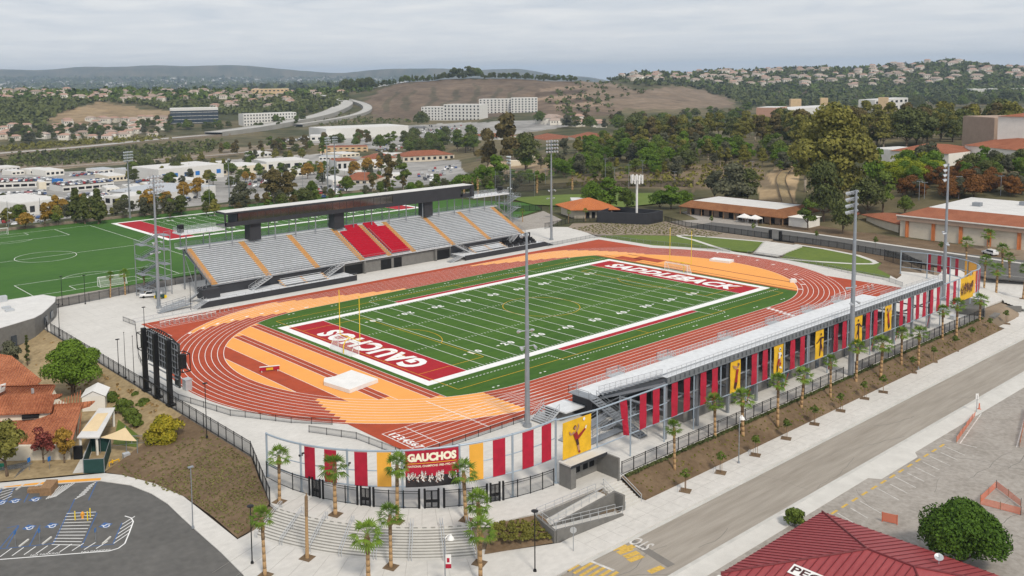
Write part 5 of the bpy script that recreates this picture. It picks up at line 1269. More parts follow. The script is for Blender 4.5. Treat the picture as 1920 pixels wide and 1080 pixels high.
fence([(-94.8, 63.5), (-96.2, 57.8)], 2.3, 'short black mesh fence panel beyond the gap near the grey building')
fence([(-97.0, 65.5, -.1), (-107, 70, -1.5)], 2.0, 'thin chain link fence below the grey block building', 'chain_link', group=None)
arcp = lambda a0, a1, r, n, sg=1: [apt(sg, a, r) for a in np.linspace(a0, a1, n)]
fence(arcp(181, 198.6, 28.35, 4), 2.35, 'black mesh entrance fence left of the gates under the curved screen', 'chain_link')
fence(arcp(203.4, 213.2, 28.35, 4), 2.35, 'black mesh entrance fence between the two left gates', 'chain_link')
fence(arcp(218, 229.6, 28.35, 4), 2.35, 'black mesh entrance fence left of the middle gate under the lettered banner', 'chain_link')
fence(arcp(236.4, 247.5, 28.35, 4), 2.35, 'black mesh entrance fence right of the middle gate', 'chain_link')
fence(arcp(252.5, 269, 28.35, 5), 2.35, 'black mesh entrance fence running to the ticket booth', 'chain_link')
def gate(a0, a1, label):
    p, q = Vector((*apt(1, a0, 28.35), 0)), Vector((*apt(1, a1, 28.35), 0)); t = thing('entrance_gate', label, 'gate', p, 'black double gates under the curved screen')
    d = (q-p); L = d.length; d.normalize()
    b = MB()
    for f in (0, .22, 1-.22, 1): c = p+(q-p)*f; b.bar(c, c+Vector((0, 0, 2.6)), .1, 4)
    P_(b, 'gate_frame', 'black_metal', t)
    for f0, f1 in ((.24, .495), (.505, .76)):
        a, c = p+(q-p)*f0, p+(q-p)*f1; b = MB()
        for z in (.12, .95, 2.3): b.bar(a+Vector((0, 0, z)), c+Vector((0, 0, z)), .05, 4)
        for w in (a, c): b.bar(w+Vector((0, 0, .1)), w+Vector((0, 0, 2.35)), .05, 4)
        b.hexa([a+Vector((0, 0, .75)), c+Vector((0, 0, .75)), c+Vector((.02, .02, .75)), a+Vector((.02, .02, .75))], [a+Vector((0, 0, 1.15)), c+Vector((0, 0, 1.15)), c+Vector((.02, .02, 1.15)), a+Vector((.02, .02, 1.15))])
        for j in range(1, 8): w = a+(c-a)*j/8; b.bar(w+Vector((0, 0, .1)), w+Vector((0, 0, 2.3)), .018, 4)
        P_(b, 'leaf', 'black_metal', t)
gate(198.8, 203.2, 'black double gate farthest left under the curved screen'); gate(213.4, 217.8, 'black double gate under the gap between third red and left gold banners')
gate(229.8, 236.2, 'black double gate in the middle below the team picture'); gate(247.7, 252.3, 'black double gate below the fourth red banner')
fence([(-60.5, -72.7, 0), (-45, -72.7), (-20, -72.7), (1.8, -72.7)], 1.9, 'black mesh street fence between the ticket booth and the tall lamp mast', 'chain_link')
fence([(6.2, -72.7, 0), (30, -72.7), (50, -72.7), (65, -73.0)], 1.9, 'black mesh street fence from the tall lamp mast to the dark roofed building', 'mesh_fabric')
# low fences round the track
fence([(-80, 55.6), (-79.5, 49.8), (-88.9, 25), (-93.2, 10), (-93.4, -3), (-90.3, -16), (-84.5, -25.5), (-80, -30.5)], 1.1, 'low black fence round the near curve of the track', 'chain_link', 3.0, .035)
fence([(-84.5, -30.8), (-83, -33.5), (-80.6, -38), (-79.6, -46.5), (-79.0, -49.8)], 1.15, 'low black fence at the near corner of the sprint lanes', 'chain_link', 2.6, .035)
fence([(-79, -49.6), (-66, -49.6), (-56, -49.6)], 1.1, 'low black fence along the sprint lanes before the stand', 'chain_link', 2.6, .035)
fence([(-79, 52.2), (-62, 52.9)], 1.1, 'low silver fence behind the stored hurdles', 'rail_mesh', 2.6, .03, postm='aluminium')
fence([(59, 53.0), (80, 53.6), (83.6, 52.4), (85, 38), (89.2, 22), (92, 8)], 1.15, 'low silver fence round the far corner of the red apron', 'chain_link', 2.4, .03, postm='galvanised')
fence([(92.2, 2), (93, -8), (91.5, -20), (87.8, -31), (86.5, -41), (82, -48)], 1.15, 'low silver fence below the far lawn', 'chain_link', 2.4, .03, postm='galvanised')
b = MB()
for i in range(14): b.box(-94+i*2.4, -93.9+i*2.4, 0, 0.01, 0, .01) if False else None
# fences at the far end and practice field
fence([(84, 78), (104, 80.5), (108.5, 74.8)], 2.0, 'black mesh fence below the orange roofed pavilion', 'chain_link')
fence([(128, 58.5), (121.9, 45), (121.3, 12.5)], 2.0, 'black mesh fence along the campus road above the left lawn', 'mesh_fabric')
fence([(121.3, 7.5), (121.2, -11), (117, -33), (102, -47.3)], 2.0, 'black mesh fence along the campus road above the right lawn', 'mesh_fabric')
b = MB()
for y in (11.8, 8.2): b.box(121.0, 121.9, y-.35, y+.35, 0, 3.0)
tag(b.build('gate_pier', MAT['black_metal']), 'pair of tall black gate piers at the top of the terrace steps', 'gate piers')
fence([(112.5, -29.5), (103.5, -43.5)], 3.2, 'tall dark mesh gate panel beside the far banner screen', 'mesh_fabric', 4.0)
fence([(-92, 78.5), (-79, 80.2), (-60, 83), (-44, 84), (-44, 90)], 2.2, 'black mesh fence between the plaza and the practice field', 'mesh_fabric')
fence([(94, 127), (103, 118), (116, 110)], 2.4, 'dark mesh fence at the end of the practice turf', 'mesh_fabric')
bw_ = MB(); bw_.prism([(108.7, 74.4), (117.1, 58.6), (117.5, 58.9), (109.2, 74.7)], -.1, 4.0); bw_.prism([(117.1, 58.6), (127.8, 59.2), (127.8, 59.6), (117.4, 59.0)], -.1, 4.0); bw_.prism([(127.4, 59.5), (127.8, 59.4), (124, 79), (123.6, 79)], -.1, 4.0); bw_.prism([(108.7, 74.4), (124, 78.8), (124, 79.2), (108.7, 74.8)], -.1, 4.0); bw_.prism([(109.5, 74.3), (117.4, 59.5), (127, 60), (123.4, 78.4)], 0, .1)
tag(bw_.build('screen_wall', MAT['panel_dark']), 'dark screened enclosure at the foot of the white antenna mast', 'enclosure')
t = thing('antenna_mast', 'white antenna mast with a ring of panels rising from the dark enclosure', 'antenna mast', (121, 66, 0))
b = MB(); b.bar((121, 66, 0), (121, 66, 17.2), .42, 10); P_(b, 'pole', 'cloth_white', t)
for i in range(9):
    a = 2*math.pi*i/9; b = MB(); b.obox(121+2.2*math.cos(a), 66+2.2*math.sin(a), 14.2, .55, .25, 3.2, a+math.pi/2); b.bar((121, 66, 15.4), (121+2.2*math.cos(a), 66+2.2*math.sin(a), 15.4), .08, 4); P_(b, 'antenna_panel', 'cloth_white', t)
# tall ball-stop posts along the practice field
b = MB(); b.bar((0, 0, 0), (0, 0, 11), .09, 5); bm = bpy.data.meshes.new('net_post'); bm.from_pydata(b.v, [], b.f); bm.materials.append(MAT['galvanised'])
for i, x in enumerate(np.linspace(-84, 104, 17)):
    o = bpy.data.objects.new('net_post', bm); COL.objects.link(o); o.location = (float(x), 216.5, 0); tag(o, 'tall thin grey post along the far edge of the practice field', 'post', 'net posts behind the practice field')
b = MB(); b.prism([(-120, 216.3), (110, 216.3), (110, 216.7), (-120, 216.7)], -.5, .9); tag(b.build('boundary_kerb', MAT['soil_grey']), 'low pale boundary edge behind the practice field', 'boundary wall')
# ------------------------------------------------------------------ vegetation
def leaf_mat(name, lo, hi, rough=.75, objr=.3):
    lo = tuple(c*k for c, k in zip(lo, (1.18, 1.15, 1.0))); hi = tuple(c*k for c, k in zip(hi, (1.18, 1.15, 1.0)))
    m = mat(name, lo, rough, scale=.35, col2=hi, island=.45, world=True, spec=.15, objr=objr)
    return m
leaf_mat('leaf_bright', (.035, .075, .010), (.13, .21, .025)); leaf_mat('leaf_green', (.034, .062, .012), (.135, .18, .036)); leaf_mat('leaf_olive', (.06, .068, .016), (.225, .21, .055))
leaf_mat('leaf_dark', (.036, .050, .018), (.118, .135, .048)); leaf_mat('leaf_grey', (.038, .042, .028), (.125, .13, .09)); leaf_mat('leaf_bush', (.016, .045, .006), (.075, .14, .018)); leaf_mat('leaf_tuft', (.085, .088, .035), (.22, .21, .085)); leaf_mat('leaf_autumn', (.13, .075, .014), (.36, .23, .05)); leaf_mat('leaf_rust', (.08, .035, .012), (.22, .10, .03)); leaf_mat('leaf_wine', (.09, .02, .022), (.22, .06, .05))
leaf_mat('leaf_yellow', (.045, .085, .012), (.46, .35, .03)); leaf_mat('leaf_lime', (.10, .14, .012), (.30, .34, .03)); leaf_mat('palm_leaf', (.032, .075, .008), (.16, .25, .035)); leaf_mat('palm_dead', (.20, .13, .06), (.40, .28, .14)); leaf_mat('leaf_brownolive', (.055, .048, .022), (.155, .125, .056))
mat('bark', (.14, .10, .07), .95, .25, scale=3, bump=.4, world=False); mat('bark_pale', (.32, .27, .21), .9, .2, scale=3, world=False); mat('palm_trunk', (.30, .18, .085), .95, scale=5, col2=(.50, .33, .17), world=False, bump=.5, stretch=(1, 1, 4)); mat('palm_boot', (.13, .085, .05), .95, scale=6, col2=(.30, .20, .11), world=False, bump=.8)

def leaves(cen, rad, n, size, seed, flat=1.0, drop=0.0, shell=.55):
    """n leaf-clump quads scattered through one lobe; most sit near its surface, facing outward"""
    r = np.random.default_rng(seed)
    d = r.normal(size=(n, 3)); d /= np.linalg.norm(d, axis=1)[:, None]
    d[:, 2] = np.where(d[:, 2] < -.35, -d[:, 2]*.6, d[:, 2])
    rr = shell+(1-shell)*r.random((n, 1))**.5
    c = np.array(cen)+d*rr*np.array(rad)
    nn = d+r.normal(size=(n, 3))*.55; nn /= np.linalg.norm(nn, axis=1)[:, None]
    t = np.cross(nn, r.normal(size=(n, 3))); t /= np.linalg.norm(t, axis=1)[:, None]; b = np.cross(nn, t)
    s = size*(.6+.8*r.random((n, 1))); s2 = s*(.45+.4*r.random((n, 1)))
    q = np.stack([c-t*s, c-b*s2+t*s*.1, c+t*s, c+b*s2-t*s*.1], 1)
    q[:, :, 2] -= drop*s
    return q.reshape(-1, 3)
def leafmesh(name, Q, m, extra=None):
    n = len(Q)//4; me = bpy.data.meshes.new(name)
    me.vertices.add(len(Q)); me.vertices.foreach_set('co', Q.astype(np.float32).ravel())
    me.loops.add(n*4); me.loops.foreach_set('vertex_index', np.arange(n*4, dtype=np.int32))
    me.polygons.add(n); me.polygons.foreach_set('loop_start', np.arange(0, n*4, 4, dtype=np.int32)); me.polygons.foreach_set('loop_total', np.full(n, 4, np.int32))
    me.materials.append(MAT[m]); me.update(calc_edges=True); return me
def trunkmesh(h, r, lobes, seed, m='bark', split=.35):
    b = MB(); rr = random.Random(seed); k = h*split; x, y = rr.uniform(-.03, .03)*h, rr.uniform(-.03, .03)*h
    b.bar((0, 0, -.4), (x*.5, y*.5, k*.55), r, 7, 0, r*.8); b.bar((x*.5, y*.5, k*.55), (x, y, k), r*.8, 7, 0, r*.68)
    for c, rad in lobes:
        mid = (x*.4+c[0]*.6, y*.4+c[1]*.6, k*.45+c[2]*.5); b.bar((x, y, k*.93), mid, r*.5, 5, 0, r*.3); b.bar(mid, c, r*.3, 4, 0, r*.08)
    me = bpy.data.meshes.new('trunk'); me.from_pydata(b.v, [], b.f); me.materials.append(MAT[m]); me.polygons.foreach_set('use_smooth', [True]*len(me.polygons)); return me
def crown_lobes(h, w, n, seed, base=.35, shape='round'):
    r = random.Random(seed); L = []
    for i in range(n):
        f = (i+.5)/n; a = i*2.39996+r.uniform(-.4, .4); 
        if shape == 'round': z = base+(1-base)*(.25+.62*f); env = math.sin(math.pi*min(.95, .28+.62*f)); q = .52
        elif shape == 'tall': z = base+(1-base)*(.1+.8*f); env = (1.05-f)*.85+.1; q = .45
        elif shape == 'umbrella': z = base+(1-base)*(.45+.35*f); env = 1.0-.45*f; q = .42
        elif shape == 'ragged': z = base+(1-base)*(.08+.82*r.random()); env = r.uniform(.5, 1.05)*math.sin(math.pi*min(.93, .22+.7*(z-base)/(1-base))); q = .40
        rad = w*.5*q*r.uniform(.75, 1.2)*(1 if shape != 'tall' else (1.1-f*.6)); rho = max(0, w*.5*env-rad*.75)*(1 if i % 4 else r.uniform(.0, .5))
        L.append(((rho*math.cos(a), rho*math.sin(a), z*h), (rad, rad, rad*(.8 if shape != 'umbrella' else .5))))
    return L
def tree_meshes(h, w, n, leaf, leafn, m, seed, shape='round', base=.35, bark='bark', r=None, drop=0):
    L = crown_lobes(h, w, n, seed, base, shape)
    Q = np.concatenate([leaves(c, rad, leafn, leaf, seed*100+i, drop=drop) for i, (c, rad) in enumerate(L)])
    return leafmesh('crown', Q, m), trunkmesh(h, r or h*.028, L[::2], seed, bark, base)
def tree_obj(ms, name, label, cat, loc, group=None, rz=0, sc=1.0):
    t = thing(name, label, cat, loc, group, rz); t.scale = sc if isinstance(sc, tuple) else (sc, sc, sc)
    for nm, me in (('crown', ms[0]), ('trunk', ms[1])):
        if me is None: continue
        o = bpy.data.objects.new(nm, me); COL.objects.link(o); o.parent = t
    return t
# palms -----------------------------------------------------------------
def palm_meshes(h, seed, fronds=27, R_=1.95, skirt=True, dead=0, tr=.2):
    r = random.Random(seed); Q = []
    top = Vector((0, 0, h-1.15))
    for i in range(fronds):
        a = i*2.39996+r.uniform(-.2, .2); f = i/fronds; el = R(78-112*f+r.uniform(-9, 9)); d = Vector((math.cos(a)*math.cos(el), math.sin(a)*math.cos(el), math.sin(el)))
        sd = Vector((-math.sin(a), math.cos(a), 0)); up = d.cross(sd)*-1 if d.cross(sd).z < 0 else d.cross(sd)
        pet = top+d*R_*r.uniform(.42, .55); L = R_*r.uniform(.50, .62)
        Q += [top+sd*.02, top-sd*.02, pet-sd*.03, pet+sd*.03]
        for k in range(9):
            g = R(-72+18*k); v = (d*math.cos(g)+sd*math.sin(g)); v = (v+up*(-.18*abs(math.sin(g))-.05)).normalized(); tip = pet+v*L*(1-.22*abs(math.sin(g)))+Vector((0, 0, -.16*L*abs(math.sin(g))-.10*L)); s = v.cross(up).normalized()*L*.068
            m_ = pet+v*L*.5
            Q += [pet, m_-s, tip, m_+s]
    me = leafmesh('crown', np.array([tuple(q) for q in Q]), 'palm_leaf')
    b = MB(); x = r.uniform(-.15, .15); nseg = 8
    for i in range(nseg):
        z0, z1 = (h-1.0)*i/nseg, (h-1.0)*(i+1)/nseg; ww = lambda z: tr*(1.25-.35*min(1, z/h*1.3)); up = i >= nseg-3
        b.bar((x*z0/h, 0, z0-(0.3 if i == 0 else 0)), (x*z1/h, 0, z1), ww(z0)*(1.18 if up else 1), 8, 1 if up else 0, ww(z1)*(1.18 if up else 1))
    tm = bpy.data.meshes.new('trunk'); tm.from_pydata(b.v, [], b.f); tm.materials.append(MAT['palm_trunk']); tm.materials.append(MAT['palm_boot']); tm.polygons.foreach_set('material_index', b.m); tm.polygons.foreach_set('use_smooth', [True]*len(tm.polygons))
    sk = None
    if skirt:
        Q = []
        for i in range(60 if dead else 16):
            a = r.uniform(0, 6.28); z = (h-1.1)-r.uniform(0, dead or .5); rr = (.75 if dead else .42)*r.uniform(.7, 1); d = Vector((math.cos(a), math.sin(a), 0)); s = Vector((-math.sin(a), math.cos(a), 0))*.2
            p = Vector((0, 0, z))+d*.15; q = Vector((0, 0, z-r.uniform(.6, 1.1)))+d*rr; Q += [p-s*.5, p+s*.5, q+s, q-s]
        sk = leafmesh('skirt', np.array([tuple(q) for q in Q]), 'palm_dead')
    return me, tm, sk
PALM = [palm_meshes(7.7, 1), palm_meshes(7.2, 2, 23, 2.05), palm_meshes(8.0, 3, 30, 1.85), palm_meshes(7.5, 4, 20, 2.1), palm_meshes(7.8, 6, 26, 1.75)]
def palm(loc, label, group, v=0, rz=0.0, s=1.0):
    v = palm.n % 5; palm.n += 1; ms = PALM[v]; t = thing('palm_tree', label, 'palm tree', loc, group, rz); k = .9+.05*((palm.n*7) % 5); t.scale = (s*k, s*k, s); t.rotation_euler = (R(((palm.n*5) % 7-3)*.8), R(((palm.n*3) % 7-3)*.8), rz)
    for nm, me in zip(('crown', 'trunk', 'skirt'), ms):
        if me: o = bpy.data.objects.new(nm, me); COL.objects.link(o); o.parent = t
    return t
palm.n = 0
def pit(x, y, z, s=1.5): 
    b = MB(); b.obox(x, y, z+.003, s, s, .03, .4); tag(b.build('tree_pit', MAT['mulch']), 'square planted pit at the foot of a street tree or palm', 'tree pit', 'square tree pits in the paving')
g_ = 'fan palms round the entrance stairs'
ring = [(-100.3, -48.6, 0, 'fan palm at the head of the entrance stairs farthest left, beside the fence'), (-96.8, -56.4, 0, 'fan palm in front of the second red banner at the stair head'), (-92.1, -63.1, 0, 'fan palm covering the left edge of the lettered banner'), (-85.4, -68.4, 0, 'fan palm covering the right edge of the lettered banner'),
        (*at(497, 1079, LOW), LOW, 'fan palm at the foot of the stairs nearest the black lamp and car park'), (*at(733, 1063, LOW), LOW, 'fan palm in a pit at the centre foot of the entrance stairs'), (*at(691, 1096, LOW), LOW, 'fan palm nearest the camera before the centre of the stairs'), (*at(899, 1056, LOW), LOW, 'fan palm in a pit at the right foot of the stairs'), (*at(901, 1092, LOW), LOW, 'fan palm nearest the planted wedge in front of the stairs')]
for i, (x, y, z, lb) in enumerate(ring):
    palm((x, y, z), lb, g_, i % 3, i*1.3, 1.0+(.03*((i*7) % 5-2))); pit(x, y, z)
x, y = at(576, 1046, LOW); b = MB(); b.bar((x, y, LOW-.2), (x+.05, y, LOW+5.2), .24, 8, 0, .17); b.bar((x+.05, y, LOW+5.2), (x+.1, y, LOW+7.6), .22, 8, 1, .2); b.bar((x+.1, y, LOW+7.6), (x+.15, y, LOW+8.0), .12, 6, 1, .05)
tag(b.build('cut_palm', [MAT['palm_trunk'], MAT['palm_boot']]), 'bare cut palm trunk without fronds at the foot of the stairs', 'palm trunk'); pit(x, y, LOW)
beds = [(1265, 880), (1341, 830), (1393, 818), (1458, 797), (1502, 766), (1557, 745), (1605, 718), (1651, 706), (1690, 684), (1722, 683), (1767, 641), (1793, 632), (1836, 608)]
for i, (px, py) in enumerate(beds):
    x, y = at(px, py, -1.0); z = -1.0
    palm((x, y, z), '%s fan palm from the ticket booth in the street bed along the fence' % ORD[i], 'fan palms in the street bed', (i+1) % 3, i*2.1, .90+.04*((i*5) % 4))
far_p = [(1845, 543), (1867, 558), (1893, 535), (1879, 515), (1853, 480), (1918, 560), (1812, 500)]
for i, (px, py) in enumerate(far_p):
    x, y = at(px, py, LOW); palm((x, y, LOW), '%s fan palm on the paving round the far corner, counted from the banner screen' % ORD[i], 'fan palms at the far corner', i % 3, i*1.7, 1.1); pit(x, y, LOW)
for i, (px, py) in enumerate([(207, 558), (235, 553), (272, 548)]):
    x, y = at(px, py); palm((x, y, 0), ['left', 'middle', 'right'][i]+' one of three slim palms before the practice field goal', 'palms by the practice field goal', i, i*2, .85)
for i, (px, py) in enumerate([(957, 409), (980, 416), (1066, 418), (1098, 415), (1034, 408)]):
    x, y = at(px, py); palm((x, y, 0), 'small fan palm %s from the home stand toward the pavilion' % ORD[i], 'small palms by the pavilion', i % 3, i, .62)
OLDP = palm_meshes(9.5, 9, 26, 2.0, True, 6.5, .35)
for i, (px, py) in enumerate([(870, 371), (886, 369), (896, 367), (921, 361), (1007, 364), (1073, 358), (1034, 360)]):
    x, y = at(px, py-2); t = thing('old_palm', 'old palm with a thick skirt of dead fronds, %s from the press box' % ORD[i], 'palm tree', (x, y, 0), 'old skirted palms behind the practice turf', i*1.1)
    for nm, me in zip(('crown', 'trunk', 'skirt'), OLDP): o = bpy.data.objects.new(nm, me); COL.objects.link(o); o.parent = t
# young staked street trees
L = crown_lobes(3.0, 1.5, 5, 3, .55)
ycrown = leafmesh('crown', np.concatenate([leaves(c, r_, 60, .13, 40+i) for i, (c, r_) in enumerate(L)]), 'leaf_green')
b = MB(); b.bar((0, 0, 0), (0, 0, 2.2), .035, 5)
ytr = bpy.data.meshes.new('trunk'); ytr.from_pydata(b.v, [], b.f); ytr.materials.append(MAT['bark'])
b = MB(); b.bar((.28, .1, 0), (.28, .1, 1.8), .035, 5); b.bar((-.28, -.1, 0), (-.28, -.1, 1.8), .035, 5)
yst = bpy.data.meshes.new('stakes'); yst.from_pydata(b.v, [], b.f); yst.materials.append(MAT['wood'])
yt = [(1285, 920), (1351, 886), (1416, 853), (1474, 822), (1527, 795), (1576, 770), (1621, 747), (1656, 735), (1711, 698), (1750, 678), (1790, 657), (1822, 640), (1856, 622), (1887, 607)]
for i, (px, py) in enumerate(yt):
    x, y = at(px, py, LOW); t = thing('street_tree', '%s young staked street tree from the ramp along the sidewalk' % ORD[i], 'young tree', (x, y, LOW), 'young staked trees along the sidewalk', i*.9); t.scale = (1, 1, 1)
    for nm, me in (('crown', ycrown), ('trunk', ytr), ('stake', yst)): o = bpy.data.objects.new(nm, me); COL.objects.link(o); o.parent = t
    pit(x, y, LOW, 1.5)
    if i < 3:
        b = MB(); b.path([(x-1.2, y+.4, LOW), (x-1.2, y+.4, LOW+.8), (x-.9, y+.4, LOW+.95), (x-.6, y+.4, LOW+.8), (x-.6, y+.4, LOW)], .03, 5); tag(b.build('bike_rack', MAT['aluminium']), 'steel hoop bike rack beside the %s young street tree' % ORD[i], 'bike rack', 'steel bike racks')
for i, (px, py) in enumerate([(1334, 425), (1412, 440), (1530, 455), (1641, 468), (1764, 478)]):
    x, y = at(px, py+4); t = thing('young_tree', 'slim young tree, %s from the dark enclosure along the campus road fence' % ORD[i], 'young tree', (x, y, 0), 'slim young trees by the campus road fence', i); t.scale = (1.0, 1.0, 1.5)
    for nm, me in (('crown', ycrown), ('trunk', ytr)): o = bpy.data.objects.new(nm, me); COL.objects.link(o); o.parent = t
# ground cover: tufts on beds and a clipped hedge along the street fence
def tufts(name, label, pts, size, m, kind=True):
    Q = []
    for i, (x, y, z, s) in enumerate(pts):
        Q.append(leaves((x, y, z+.02), (s, s, s*.75), 14, size, 1000+i, shell=.3))
    o = bpy.data.objects.new(name, leafmesh(name, np.concatenate(Q), m)); COL.objects.link(o); tag(o, label, 'planting', None, 'stuff'); return o
def inp(x, y, poly): return bool(inpoly(np.array(x), np.array(y), poly))
pts = []; rr = random.Random(3)
def bedz(x, y):
    a = np.interp(-y, [19.6, 22.5, 28, 35, 43, 50.2], [-112.5, -110.8, -108.6, -107.2, -107.0, -107.3]); c = np.interp(-y, [10, 20, 27, 33.5, 40, 47.9, 51], [-96, -96, -96, -96, -98.6, -101.3, -102.5]); f = min(1, max(0, (x-a)/(c-a)))
    return LOW+.03+1.93*f+.02
polyA = [(-112, -20), (-107.2, -35), (-107.2, -50), (-101.5, -47.5), (-96.5, -33), (-96.5, -11)]
for i in range(34):
    for j in range(60):
        x = -112+i*.52+rr.uniform(-.12, .12); y = -50+j*.66+rr.uniform(-.14, .14)
        if inp(x, y, polyA) and y < -19 and rr.random() < (.85 if y < -27 else .35):
            z = bedz(x, y); pts.append((x, y, z, rr.uniform(.16, .27)))
tufts('ground_cover', 'rows of small olive ground cover tufts on the planting slope', pts, .11, 'leaf_tuft')
pts = [(x, y, -.02+(y+72.2)*.38*(1) if False else max(LOW, -.1+(y+72.5)*.33), rr.uniform(.15, .28)) for x, y in [(rr.uniform(-86.5, -77.3), rr.uniform(-77, -71.6)) for _ in range(520)] if inp(x, y, [(-83.6, -71.5), (-77.2, -73.5), (-77.8, -77), (-86.6, -73.4)])]
tufts('ground_cover', 'grassy tufts in the planted wedge beside the ramp', pts, .14, 'leaf_olive')
pts = [(rr.uniform(-60, 64), 0, 0, rr.uniform(.1, .2)) for _ in range(420)]; pts = [(x, yy, -.05-(-72.95-yy)/4.1*1.95, s) for (x, _, _, s), yy in zip(pts, [rr.uniform(-76.8, -73.9) for _ in pts])]
tufts('ground_cover', 'scattered small plants in the street bed below the fence', pts, .10, 'leaf_olive')
pts = [(-60.3+i*.23, -73.25+rr.uniform(-.1, .1), -.05, rr.uniform(.28, .42)) for i in range(540)]
tufts('hedge_row', 'low dark green hedge running along the foot of the street fence', pts, .15, 'leaf_dark')
pts = []
for i in range(26):
    for j in range(24):
        x = 86+i*1.5+rr.uniform(-.3, .3); y = 22+j*2.1+rr.uniform(-.4, .4)
        if inp(x, y, [(88, 56), (96, 50), (106, 38), (110, 28), (120, 28), (120, 44), (126, 57), (117, 56), (106, 73), (99, 78), (91, 72)]): pts.append((x, y, .02, rr.uniform(.35, .6)))
tufts('ground_cover', 'rows of grey shrubs on the bank under the dark enclosure', pts, .22, 'leaf_tuft')
pts = [(rr.uniform(-104, -97), rr.uniform(-14, 60), 0, rr.uniform(.2, .5)) for _ in range(160)]; pts = [(x, y, -2.0*min(1, max(0, (-96-x)/7.0)), s) for x, y, z, s in pts]
tufts('dry_weeds', 'dry straw weeds on the slope below the long fence', pts, .2, 'palm_dead')
# ------------------------------------------------------------------ buildings and objects round the stadium
def P3(pts): return [(*at(x, y, z), z) for x, y, z in pts]
def roofslab(b, pts, th=.22, m=0, me_=None):
    """sloping roof plane with thickness"""
    t = [Vector(p) for p in pts]; n = (t[1]-t[0]).cross(t[2]-t[0])
    if n.z < 0: t.reverse()
    bt = [p-Vector((0, 0, th)) for p in t]
    b.hexa(bt, t, m)
def hip(b, corners, ridge, m=0, th=.25):
    """hip roof: four eave corners (ccw) and a two-point ridge; ridge[0] serves corners 0,1"""
    c = [Vector(p) for p in corners]; r0, r1 = Vector(ridge[0]), Vector(ridge[1])
    for f in ([c[0], c[1], r0], [c[1], c[2], r1, r0], [c[2], c[3], r1], [c[3], c[0], r0, r1]): 
        f = [p for i, p in enumerate(f) if i == 0 or (p-f[i-1]).length > .01]
        b.face(f, m)
    d = Vector((0, 0, th)); b.face([p-d for p in reversed(c)], m)
    for i in range(4): b.face([c[i]-d, c[(i+1) % 4]-d, c[(i+1) % 4], c[i]], m)
# grey block building by the plaza
t = thing('concession_building', 'low grey block building with white roof and curved wall by the plaza', 'building', (-98, 68, 0))
ft = [(-107, 54), (-98.7, 58.0), (-96.3, 60.6), (-93.5, 65.0), (-90.2, 70.5), (-88.4, 75.5), (-90, 80), (-110, 80)]
b = MB(); b.prism(ft, -1.2, 3.6); P_(b, 'wall', 'block_grey', t)
b = MB(); b.prism([(p[0]*.985-1.5, p[1]*.985+1.0) for p in ft], 3.6, 3.68); P_(b, 'roof', 'roof_white', t)
b = MB(); 
for (x, y) in ((-95.0, 62.4), (-92.4, 66.5)): b.obox(x, y, .9, .14, 2.2, 1.6, R(-32))
b.obox(-104, 55.0, -1, 1.3, .2, 2.3, R(25)); P_(b, 'window', 'glass_blue', t)
for i, (px, py) in enumerate(((5, 565), (12, 578), (18, 583))):
    x, y = at(px, py, 3.7); b = MB(); b.box(x-.9, x+.9, y-.7, y+.7, 3.68, 5.0 if i == 0 else 4.1); P_(b, 'roof_unit', 'aluminium', t)
# child care building with clay tile roofs
t = thing('tiled_building', 'rambling stucco building with clay tile roofs below the dry slope', 'building', (-118, 10, -2))
b = MB()
roofslab(b, P3([(-60, 700, 2.2), (-5, 663, 5.4), (22, 667, 5.2), (78, 712, 3.0), (64, 723, 2.5), (-60, 726, 2.4)]))
roofslab(b, P3([(-60, 728, 2.5), (62, 724, 2.45), (104, 722, 3.0), (96, 740, 2.4), (-60, 750, 2.2)]))
roofslab(b, P3([(-60, 746, 4.2), (104, 739, 4.2), (96, 772, 2.5), (-60, 779, 2.5)]))
roofslab(b, P3([(104, 738.5, 4.2), (117, 738, 4.1), (112, 745, 3.4), (102, 747, 3.6)]))
roofslab(b, P3([(-60, 786, 1.3), (90, 780, 1.3), (100, 758, 2.9), (155, 754, 2.7), (134, 832, .3), (-60, 834, .3)]))
roofslab(b, P3([(155, 753.5, 2.7), (178, 751, 2.4), (168, 760, 1.9), (152, 765, 2.0)]))
P_(b, 'roof', 'clay_tile', t)
def tile_rows(b, pts, pitch=.46, r=.085):
    P = [Vector(p) for p in pts]; n = (P[1]-P[0]).cross(P[2]-P[0]).normalized(); n = n if n.z > 0 else -n
    dn = Vector((n.x, n.y, 0)); dn = (dn.normalized() if dn.length > .02 else Vector((.6, -.8, 0))); ac = Vector((-dn.y, dn.x, 0))
    zp = lambda q: P[0].z-((q.x-P[0].x)*n.x+(q.y-P[0].y)*n.y)/n.z
    us = [p.dot(ac) for p in P]; u = min(us)+pitch/2
    while u < max(us):
        hit = []
        for i in range(len(P)):
            a, c = P[i], P[(i+1) % len(P)]; ua, uc = a.dot(ac), c.dot(ac)
            if (ua-u)*(uc-u) < 0: hit.append(a+(c-a)*((u-ua)/(uc-ua)))
        if len(hit) == 2:
            q0, q1 = [Vector((h.x, h.y, zp(h)+.02)) for h in hit]; b.bar(q0, q1, r, 6)
        u += pitch
b = MB()
for q in ([(-60, 700, 2.2), (-5, 663, 5.4), (22, 667, 5.2), (78, 712, 3.0), (64, 723, 2.5), (-60, 726, 2.4)], [(-60, 728, 2.5), (62, 724, 2.45), (104, 722, 3.0), (96, 740, 2.4), (-60, 750, 2.2)], [(-60, 746, 4.2), (104, 739, 4.2), (96, 772, 2.5), (-60, 779, 2.5)], [(-60, 786, 1.3), (90, 780, 1.3), (100, 758, 2.9), (155, 754, 2.7), (134, 832, .3), (-60, 834, .3)]): tile_rows(b, P3(q))
P_(b, 'barrel_tile', 'clay_tile', t)
